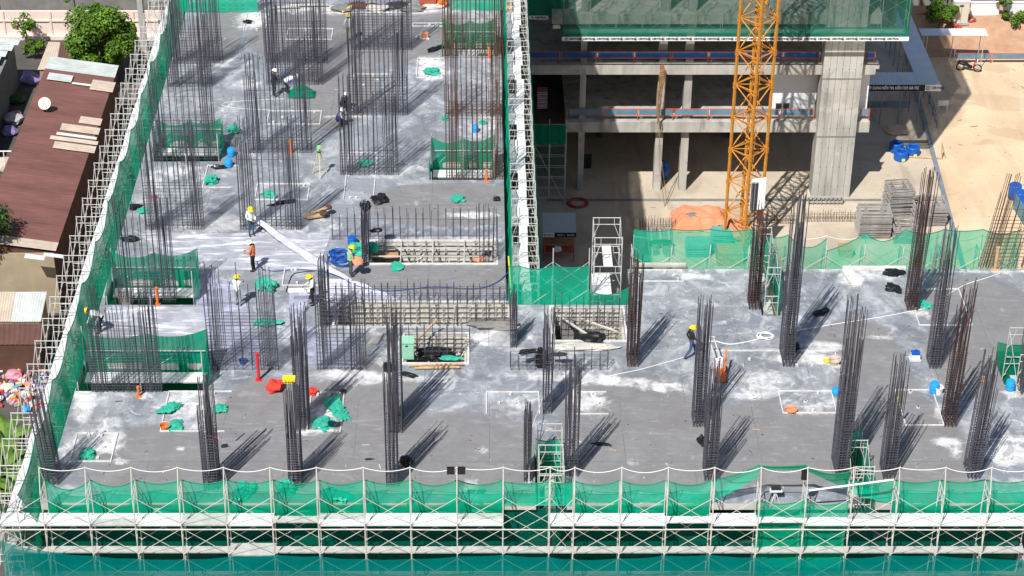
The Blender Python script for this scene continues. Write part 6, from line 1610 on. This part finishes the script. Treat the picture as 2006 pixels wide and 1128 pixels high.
# ---------------------------------------------------------------- cables, hoses, ropes
def line(name, label, pts, r, mt, cat, z=.02, n=6):
    P3 = []
    W3 = [Vector(p) if len(p) == 3 and not isinstance(p[0], int) else G(p[0], p[1], p[2] if len(p) > 2 else z) for p in pts]
    for i in range(len(W3) - 1):
        p0 = W3[max(0, i - 1)]; p1 = W3[i]; p2 = W3[i + 1]; p3 = W3[min(len(W3) - 1, i + 2)]
        for k in range(n):
            t = k / n
            P3.append(.5 * ((2 * p1) + (p2 - p0) * t + (2 * p0 - 5 * p1 + 4 * p2 - p3) * t * t + (3 * p1 - p0 - 3 * p2 + p3) * t ** 3))
    P3.append(W3[-1])
    b = MB(); b.tube(P3, r, 5); return tag(b.build(name, M[mt], off=P3[0], smooth=True), label, cat)
M['hose_blue'] = mat('blue_hose', (.015, .05, .22), .5)
line('water_hose', 'dark blue hose from the orange vest worker across the deck', [(503, 512, .9), (512, 524), (535, 531), (580, 528), (625, 531), (660, 540), (700, 560), (760, 570), (850, 562), (930, 566), (975, 552), (1003, 525)], .03, 'hose_blue', 'hose')
for k in range(4): coil(('uppermost', 'second', 'third', 'lowest')[k] + ' blue hose coil left of the worker in green', 664 + (k % 2) * 8, 497 + k * 6, 0, .42 + .06 * (k % 2), 3, 'hose_blue' if k % 2 else 'blue', .035, .8, seed=k)
line('cable', 'thin white cable from the walking worker past the notch cage', [(1130, 755), (1200, 735), (1260, 722), (1345, 698)], .018, 'rope', 'cable')
line('cable', 'white cable looping from the floor machine to the coil', [(1386, 672), (1400, 668), (1430, 674), (1470, 668), (1490, 662)], .025, 'rope', 'cable')
coil('white cable coil left of the tall cage by the rear slot', 1500, 660, 0, .32, 5, 'rope', .022, .75, seed=3, nm='cable_coil', cat='cable')
line('cable', 'straight white cable across the right wing to the brown cage', [(1555, 648), (1640, 634), (1730, 620), (1812, 604)], .02, 'rope', 'cable')
line('cable', 'curving white cable near the rear right deck edge', [(1855, 578), (1890, 558), (1930, 545), (1960, 535)], .02, 'rope', 'cable')
line('cable', 'white cable hanging beside the front slot frames', [(1036, 948, .3), (1040, 850, 1.0), (1060, 790, .5), (1066, 760, .3)], .016, 'rope', 'cable')
line('cable', 'faint looping cable on the upper left of the rear wing', [(560, 193), (500, 196), (448, 200), (436, 206), (470, 212), (540, 216)], .014, 'rope', 'cable')
line('cable', 'dark hose lying in the recess behind the film roll', [(560, 572), (572, 540), (590, 533), (628, 530)], .025, 'dark', 'hose')
# scrap timber scattered at the far end
rr = random.Random(21)
M['scrap'] = M['timber']
for k, (px, py, L, rz, mt_, lab) in enumerate(((700, 14, 1.6, .3, 'timber', 'tan timber offcut at the far end, left of the scrap'), (730, 12, 1.3, -.5, 'dark', 'dark scrap bar at the far end'), (762, 16, 1.8, .1, 'form', 'grey form strip at the far end'), (790, 10, 1.2, .8, 'timber', 'tan offcut at the far end, right of the scrap'), (600, 14, 2.6, 0, 'form', 'ribbed grey form at the top edge'), (560, 18, 1.6, .05, 'form', 'pale form strip at the top edge'), (680, 22, .8, .9, 'yellow', 'yellow scrap near the top edge'))):
    c = G(px, py); dd = Vector((math.cos(rz), math.sin(rz), 0)) * L / 2; stick('scrap_bar', lab, c - dd + Vector((0, 0, .1)), c + dd + Vector((0, 0, .18)), .06, mt_, 'scrap')
for k in range(6): crumple('rubble', ('first', 'second', 'third', 'fourth', 'fifth', 'sixth')[k] + ' rubble heap from the left along the far deck end', G(670 + k * 35, 20 - (k % 2) * 6), (.6, .35, .3), ('conc_dark', 'plaster_dark', 'form', 'dark', 'conc_dark', 'form')[k], k + 80, cat='rubble', sub=2)
c = G(838, 16); b = MB(); b.box(c + Vector((0, .3, .35)), (1.0, .6, .6)); b.box(c + Vector((0, -.01, .35)), (.9, .03, .08)); b.box(c + Vector((0, .3, .67)), (1.05, .65, .05)); tag(b.build('tool_chest', mat('rust_red_paint', (.4, .10, .05), .6), off=c), 'rust red tool chest at the far end of the deck', 'box')
crumple('cloth', 'orange cloth beside the rust red chest', G(866, 12), (.3, .25, .6), 'orange', 97)
T = [G(x, 26) + Vector((0, .1, 2.2)) for x in (345, 400, 455, 505)]; B_ = [G(x, 26) + Vector((0, .1, .05)) for x in (345, 400, 455, 505)]
netthing('green net screen across the far left end of the deck', T, B_, 'net', sag=.2, seed=61)
T = [G(x, 22) + Vector((0, .1, 1.8)) for x in (880, 930, 985)]; B_ = [G(x, 22) + Vector((0, .1, .05)) for x in (880, 930, 985)]
netthing('green net screen across the far right end of the deck', T, B_, 'net', sag=.2, seed=62)
b = MB(); a, c = G(392, 27), G(482, 27)
for z in np.arange(.2, 2.6, .3): b.bar(a + Vector((0, .5, z)), c + Vector((0, .5, z)), .03, 4)
for x in np.linspace(a.x, c.x, 8): b.bar((x, a.y + .5, 0), (x, a.y + .5, 2.7), .03, 4)
tag(b.build('bar_grid', M['galv'], off=a), 'pale grid of bars in front of the far left net', 'grid')
# netting being gathered by two workers
q = MB(); c = G(590, 190); q.grid(16, 10, lambda u, v: c + Vector(((u - .5) * 1.5, (v - .3) * .9, .12 + .55 * math.sin(math.pi * u) * math.sin(math.pi * min(1, v * 1.1)) + .1 * noise.noise(Vector((u * 6, v * 6, 3)))))); tag(q.build('net_heap', M['net_dense'], off=c, smooth=True), 'heap of green netting being gathered by two workers', 'safety net')
# ---------------------------------------------------------------- plastic film
def filmmat(name, opac, tint, st):
    m = bpy.data.materials.new(name); m.use_nodes = True
    nt = m.node_tree; n = nt.nodes; L = nt.links.new; b = n['Principled BSDF']; out = n['Material Output']
    b.inputs['Base Color'].default_value = (*tint, 1); b.inputs['Roughness'].default_value = .22; b.inputs['Specular IOR Level'].default_value = .6
    tr = n.new('ShaderNodeBsdfTransparent'); mx = n.new('ShaderNodeMixShader')
    tc = n.new('ShaderNodeTexCoord'); mp = n.new('ShaderNodeMapping'); mp.inputs['Scale'].default_value = st; mp.inputs['Rotation'].default_value = (0, 0, .12)
    nz = n.new('ShaderNodeTexNoise'); nz.inputs['Scale'].default_value = 1.0; nz.inputs['Detail'].default_value = 6; nz.inputs['Distortion'].default_value = .5
    L(tc.outputs['Object'], mp.inputs[0]); L(mp.outputs[0], nz.inputs['Vector'])
    mr = n.new('ShaderNodeMapRange'); mr.inputs[1].default_value = .50; mr.inputs[2].default_value = .63; mr.inputs[3].default_value = opac; mr.inputs[4].default_value = .92  # streaked opacity: layered folds plus painted highlights of folds catching light
    L(nz.outputs[0], mr.inputs[0]); L(mr.outputs[0], mx.inputs[0]); L(tr.outputs[0], mx.inputs[1]); L(b.outputs[0], mx.inputs[2]); L(mx.outputs[0], out.inputs[0])
    bp = n.new('ShaderNodeBump'); bp.inputs['Strength'].default_value = .6; bp.inputs['Distance'].default_value = .06; L(nz.outputs[0], bp.inputs['Height']); L(bp.outputs[0], b.inputs['Normal'])
    return m
M['film'] = filmmat('plastic_film', .3, (.76, .77, .86), (.6, 3.2, 1)); M['film_blue'] = filmmat('bluish_film', .34, (.50, .51, .68), (.8, 1.4, 1)); M['film_white'] = filmmat('folded_film', .8, (.72, .73, .82), (1, 1, 1))
M['film_strip'] = filmmat('stretched_film', .62, (.62, .63, .76), (1, 1, 1))
def film(label, quad, mt, seed, amp=.05, nu=60, nv=26):
    P4 = [G(*c) for c in quad]   # far-left, far-right, near-right, near-left
    b = MB()
    def fn(u, v):
        e = .06 * noise.noise(Vector((u * 4, seed, v * 4)))
        p = P4[3].lerp(P4[2], u).lerp(P4[0].lerp(P4[1], u), min(1, max(0, v + e)))
        w = abs(noise.noise(Vector((p.x * .5 + seed, p.y * 2.6, seed)))) + .5 * abs(noise.noise(Vector((p.x * 1.2, p.y * 5 + seed, 1))))
        return p + Vector((0, 0, .012 + amp * w))
    b.grid(nu, nv, fn); return tag(b.build('plastic_film', M[mt], off=P4[3], smooth=True), label, 'plastic sheet')
film('wide clear plastic film spread on the deck around the orange vest worker', ((268, 457), (650, 457), (622, 530), (372, 528)), 'film', 1)
film('clear plastic film between the net box and the gridded panel', ((212, 602), (412, 602), (412, 660), (180, 662)), 'film', 2)
film('bluish plastic film under the gridded panel, left of the film roll', ((385, 560), (470, 556), (520, 722), (412, 724)), 'film_blue', 3, .08)
film('bluish white film lying beside the tall cage below the roll', ((575, 640), (612, 640), (640, 716), (596, 716)), 'film_blue', 4, .1)
film('whitish film in front of the long pit, behind the worker with the roll', ((628, 545), (700, 552), (790, 590), (632, 590)), 'film_white', 5, .08)
film('bluish film inside the short gridded cage left of the mint box', ((630, 660), (705, 660), (712, 722), (625, 722)), 'film_blue', 6, .05)
film('crumpled bluish film beside the net box below the wide sheet', ((378, 532), (420, 530), (440, 600), (384, 600)), 'film_blue', 7, .2)
b = MB(); A = G(493, 445) + Vector((0, 0, .75)); E_ = G(690, 552) + Vector((0, 0, .05))
def strip(u, v):
    p = A.lerp(E_, u); w = .08 + .2 * math.sin(math.pi * min(1, u * 1.05)) ** .7
    s = Vector((.5, .86, 0)); z = -.25 * math.sin(math.pi * u) * .6
    return p + s * (v - .5) * 2 * w + Vector((0, 0, max(.05 - p.z, z) + .10 * math.cos((v - .5) * 5) + .06 * noise.noise(Vector((u * 9, v * 3, 4)))))
b.grid(40, 8, strip); tag(b.build('film_strip', M['film_strip'], off=E_, smooth=True), 'long pale strip of plastic film pulled out across the deck', 'plastic sheet')
c = G(590, 592); o = root('film_roll', 'white roll of plastic film held by the worker at the long pit', 'plastic roll', c)
b = MB(); b.bar(c + Vector((-.55, 0, .62)), c + Vector((.5, .05, .62)), .13, 12); b.build('roll', M['white'], o)
b = MB(); b.grid(10, 14, lambda u, v: c + Vector((-.5 + .95 * u * (1 - .35 * v), -.12 - 1.6 * v ** 1.3, .62 - .58 * min(1, v * 1.25) + .04 * math.sin(u * 9 + v * 4)))); b.build('loose_film', M['film_blue'], o, smooth=True)

# ---------------------------------------------------------------- loose grit, offcuts and wire on the deck and in the yard
def litter(name, label, n, reg, mats_, seed, sz, z):
    rr = random.Random(seed); b = MB()
    for k in range(n):
        for _ in range(20):
            x, y = rr.uniform(reg[0], reg[1]), rr.uniform(reg[2], reg[3])
            if z < -1 or inside(x, y): break
        else: continue
        s_ = sz * rr.choice((.5, .7, 1, 1, 1.6))
        L_ = s_ * rr.choice((1, 1.2, 2.5, 5, 9))
        b.box((x, y, z + s_ * .25), (L_, s_, s_ * .5), rr.uniform(0, 3.14), rr.randrange(len(mats_)))
    o = b.build(name, [M[m] for m in mats_], off=(0, 0, 0)); return tag(o, label, 'debris', kind='stuff')
litter('deck_debris', 'loose offcuts and grit scattered over the deck', 1500, (XL + .3, XR - 4, .3, 48), ['conc_dark', 'form', 'timber', 'dark', 'form_white', 'conc_dark', 'rust'], 3, .022, .002)
litter('yard_debris', 'loose gravel and offcuts scattered over the courtyard', 1200, (4, 60, 24, 100), ['conc_dark', 'timber', 'earth', 'tube_grey'], 4, .045, ZG + .008)
# ---------------------------------------------------------------- people
SKIN = mat('skin', (.36, .20, .13), .6)
CL = {}
def cloth(c):
    if c not in CL: CL[c] = mat('cloth_%d' % len(CL), c, .85, 0, .18, 7)
    return CL[c]
def person(label, px, py, rz, pose, shirt, trousers, helmet, vest=None, z=0.0, scale=1.0, shoes=(.03, .03, .035), stripe=False):
    loc = G(px, py, z)
    J = dict(pelvis=(0, 0, .92), spine=(0, .01, 1.10), chest=(0, 0, 1.27), neck=(0, 0, 1.42), head=(0, .03, 1.52), crown=(0, .03, 1.62))
    for s, n in ((-1, 'L'), (1, 'R')):
        J.update({'sh' + n: (.17 * s, 0, 1.36), 'el' + n: (.23 * s, -.02, 1.09), 'wr' + n: (.22 * s, .08, .86), 'hip' + n: (.09 * s, 0, .88), 'kn' + n: (.10 * s, .03, .48), 'an' + n: (.10 * s, -.02, .08), 'toe' + n: (.11 * s, .15, .035)})
    J.update(pose)
    J = {k: Vector(v) for k, v in J.items()}
    rad = dict(pelvis=(.15, .11), spine=(.135, .10), chest=(.165, .11), neck=(.055, .055), head=(.078, .095), crown=(.062, .07))
    for n in 'LR': rad.update({'sh' + n: (.07, .07), 'el' + n: (.047, .047), 'wr' + n: (.03, .03), 'hip' + n: (.095, .095), 'kn' + n: (.066, .066), 'an' + n: (.043, .043), 'toe' + n: (.042, .03)})
    names = list(J); vid_ = {k: i for i, k in enumerate(names)}
    vs = [J[k] for k in names]; rs = [rad[k] for k in names]; ed = []; seg = []
    def E_(a, b_, m): ed.append((vid_[a], vid_[b_])); seg.append((J[a], J[b_], m))
    E_('pelvis', 'spine', 1); E_('spine', 'chest', 1); E_('chest', 'neck', 1); E_('neck', 'head', 0); E_('head', 'crown', 0)
    for n in 'LR':
        E_('chest', 'sh' + n, 1); E_('sh' + n, 'el' + n, 1); E_('el' + n, 'wr' + n, 1); E_('pelvis', 'hip' + n, 2); E_('hip' + n, 'kn' + n, 2); E_('kn' + n, 'an' + n, 2); E_('an' + n, 'toe' + n, 3)
        # hand: palm, four unequal curled fingers, thumb on the side
        w, e = J['wr' + n], J['el' + n]; d = (w - e).normalized(); sx = 1 if n == 'R' else -1
        side = d.cross(Vector((sx, 0, 0.01)));  side = side.normalized() if side.length > .1 else Vector((0, 1, 0)); flat = d.cross(side).normalized()
        def add(nm, p, r, par, m=0):
            J[nm] = p; vid_[nm] = len(vs); vs.append(p); rs.append((r, r)); E_(par, nm, m)
        add('palm' + n, w + d * .075, .026, 'wr' + n)
        for k, L in enumerate((.075, .085, .08, .062)):
            o_ = side * (.027 - .018 * k)
            add('f%d%s' % (k, n), w + d * (.085 + L * .5) + o_ + flat * .008, .009, 'palm' + n); add('g%d%s' % (k, n), w + d * (.085 + L * .85) + o_ + flat * .034, .008, 'f%d%s' % (k, n))
        add('t0' + n, w + d * .055 + side * .05, .011, 'palm' + n); add('t1' + n, w + d * .095 + side * .06 + flat * .015, .009, 't0' + n)
    add('nose', J['head'] + (J['head'] - J['neck']).normalized() * .01 + Vector((0, .105, -.01)), .014, 'head')
    me = bpy.data.meshes.new('body'); me.from_pydata([tuple(v) for v in vs], ed, [])
    ob = bpy.data.objects.new('tmp', me); COL.objects.link(ob)
    sk = ob.modifiers.new('skin', 'SKIN'); sk.use_smooth_shade = True
    for i, sv in enumerate(me.skin_vertices[0].data): sv.radius = rs[i]; sv.use_root = (i == 0)
    sb_ = ob.modifiers.new('sub', 'SUBSURF'); sb_.levels = 1; sb_.render_levels = 1
    dg = bpy.context.evaluated_depsgraph_get(); new = bpy.data.meshes.new_from_object(ob.evaluated_get(dg))
    bpy.data.objects.remove(ob)
    new.materials.clear()
    for m in (SKIN, cloth(shirt), cloth(trousers), cloth(shoes)): new.materials.append(m)
    for f in new.polygons:
        c = f.center; best = 9; bi = 1
        for (a, b_, m) in seg:
            ab = b_ - a; t = max(0, min(1, (c - a).dot(ab) / max(1e-6, ab.length_squared))); dd = (c - a - ab * t).length
            if dd < best: best = dd; bi = m
        f.material_index = bi
        f.use_smooth = True
    o = root('person', label, 'person', loc, 'site workers', rz); o.scale = (scale,) * 3
    bo = bpy.data.objects.new('body', new); COL.objects.link(bo); bo.parent = o
    def child(b, nm, m, smooth=True):
        q = bpy.data.objects.new(nm, b.mesh(nm, m, smooth=smooth)); COL.objects.link(q); q.parent = o; return q
    up = (J['crown'] - J['neck']).normalized(); hc = J['head'] + up * .035
    Mr = Vector((0, 0, 1)).rotation_difference(up).to_matrix()
    b = MB(); b.lathe([(.175, .0), (.178, .012), (.132, .02), (.128, .06), (.108, .10), (.06, .128), (.0, .135)], (0, 0, 0), 16)
    b.v = [tuple(Mr @ Vector((v[0] * .93, v[1] * 1.08 + .015, v[2])) + hc) for v in b.v]; hm = child(b, 'helmet', M['yellow'] if helmet == 'y' else M['white'])
    b = MB(); b.box((0, .02, .13), (.03, .2, .02)); b.v = [tuple(Mr @ Vector(v) + hc) for v in b.v]; q = bpy.data.objects.new('ridge', b.mesh('ridge', hm.data.materials[0])); COL.objects.link(q); q.parent = hm
    b = MB()
    for sx in (-.032, .032): b.box(J['head'] + Vector((sx, .088, .012)), (.024, .012, .01))
    b.box(J['head'] + Vector((0, .085, -.055)), (.045, .012, .009)); child(b, 'eyes_and_mouth', M['dark'], False)
    b = MB()
    for sx in (-.085, .085): b.box(J['head'] + Vector((sx, 0, 0)), (.018, .035, .06))
    child(b, 'ears', SKIN, False)
    b = MB(); b.lathe([(.08, -.05), (.086, 0), (.075, .03)], (0, 0, 0), 12); b.v = [tuple(Mr @ Vector((v[0], v[1] * 1.05 - .02, v[2])) + J['head']) for v in b.v]; child(b, 'hair', M['black'])
    if vest:
        b = MB(); ax = [J['pelvis'].lerp(J['spine'], .1), J['spine'], J['chest'], J['chest'].lerp(J['neck'], .62)]
        rr_ = [(.175, .135), (.165, .13), (.195, .14), (.13, .10)]; n = 14; vv = []
        for i, (c, (ra, rb_)) in enumerate(zip(ax, rr_)):
            t = (ax[min(3, i + 1)] - ax[max(0, i - 1)]).normalized(); yv = t.cross(Vector((1, 0, 0))).normalized() * -1
            for k in range(n): a = 2 * math.pi * k / n; vv.append(c + Vector((1, 0, 0)) * ra * math.cos(a) + yv * rb_ * math.sin(a))
        b.add(vv, [(i * n + k, i * n + (k + 1) % n, (i + 1) * n + (k + 1) % n, (i + 1) * n + k) for i in range(3) for k in range(n)])
        vo = child(b, 'vest', cloth(vest))
        if stripe:
            b2 = MB(); b2.add([tuple(Vector(v) + (Vector(v) - J['spine']) * .03) for v in (vv[n:2 * n] + [p_.lerp(q_, .3) for p_, q_ in zip(vv[n:2 * n], vv[2 * n:3 * n])])], [(k, (k + 1) % n, n + (k + 1) % n, n + k) for k in range(n)])
            q = bpy.data.objects.new('stripe', b2.mesh('stripe', cloth((.35, .35, .36)))); COL.objects.link(q); q.parent = vo
    return o
ARMS_FWD = dict(elL=(-.24, .12, 1.12), wrL=(-.15, .36, 1.12), elR=(.24, .12, 1.12), wrR=(.15, .36, 1.12))
WALK = dict(hipL=(-.09, 0, .88), knL=(-.10, .2, .52), anL=(-.10, .28, .12), toeL=(-.11, .45, .08), knR=(.10, -.05, .47), anR=(.10, -.32, .1), toeR=(.11, -.18, .03), elL=(-.23, -.12, 1.1), wrL=(-.22, -.02, .87), elR=(.23, .08, 1.1), wrR=(.2, .28, .95))
HOLD = dict(elL=(-.25, .05, 1.1), wrL=(-.12, .30, 1.0), elR=(.25, .08, 1.1), wrR=(.1, .34, 1.05), neck=(0, .03, 1.42), head=(0, .09, 1.51), crown=(0, .1, 1.61))
BEND = dict(pelvis=(0, -.18, .90), spine=(0, -.02, 1.02), chest=(0, .18, 1.06), neck=(0, .34, 1.10), head=(0, .45, 1.12), crown=(0, .54, 1.15), shL=(-.17, .24, 1.06), shR=(.17, .24, 1.06), elL=(-.2, .34, .80), elR=(.2, .34, .80), wrL=(-.15, .46, .56), wrR=(.15, .46, .56), hipL=(-.09, -.18, .86), hipR=(.09, -.18, .86), knL=(-.11, -.02, .48), knR=(.11, -.02, .48))
CROUCH = dict(pelvis=(0, -.12, .36), spine=(0, -.05, .52), chest=(0, .07, .68), neck=(0, .13, .82), head=(0, .18, .91), crown=(0, .2, 1.01), shL=(-.17, .08, .76), shR=(.17, .08, .76), elL=(-.25, .26, .58), elR=(.25, .26, .58), wrL=(-.12, .44, .45), wrR=(.12, .44, .45), hipL=(-.1, -.1, .34), hipR=(.1, -.1, .34), knL=(-.16, .27, .46), knR=(.16, .27, .46), anL=(-.13, .02, .09), anR=(.13, .02, .09), toeL=(-.15, .2, .035), toeR=(.15, .2, .035))
W, BK, JN, BG = (.72, .74, .72), (.018, .018, .024), (.05, .09, .16), (.42, .36, .24)
person('worker in white shirt, beige trousers and yellow helmet near the top edge', 684, 80, R(10), {}, (.62, .66, .62), BG, 'y')
person('standing worker in black with white helmet beside the netting heap', 537, 189, R(-60), HOLD, BK, BK, 'w', None)
person('worker in blue and white bending over the netting heap', 566, 188, R(-70), BEND, (.15, .2, .45), BK, 'w', (.55, .58, .65))
person('crouching worker in black beside the bar panel', 672, 216, R(-80), CROUCH, BK, BK, 'w')
person('crouching worker in blue vest in front of the other crouching one', 665, 246, R(-100), CROUCH, (.5, .5, .55), BK, 'w', (.08, .1, .4))
person('worker in white shirt and jeans holding the end of the film strip', 493, 462, R(-150), HOLD, W, JN, 'y')
person('worker in orange vest with white helmet holding a hose', 497, 531, R(75), HOLD, (.5, .2, .1), BK, 'w', (.85, .17, .04), stripe=True)
person('worker in green vest with yellow helmet carrying orange sheets', 687, 541, R(-70), HOLD, (.35, .42, .25), (.07, .08, .07), 'y', (.30, .5, .25))
person('worker in white with yellow helmet standing in the gridded panel', 467, 600, R(-20), ARMS_FWD, W, (.28, .30, .32), 'y')
person('worker in pale shirt with yellow helmet holding the film roll', 613, 597, R(110), HOLD, (.62, .66, .60), BK, 'y')
person('walking worker in black top and jeans with yellow helmet on the right wing', 1352, 700, R(-75), WALK, (.025, .022, .022), JN, 'y', None)
person('bending worker in white and black beside the left net', 195, 652, R(75), BEND, W, BK, 'y')
crumple('orange_sheet', 'orange cloth carried by the worker in green vest', G(697, 541) + Vector((.12, -.1, .75)), (.25, .2, .35), 'tarp_orange', 44, cat='cloth', sub=2)
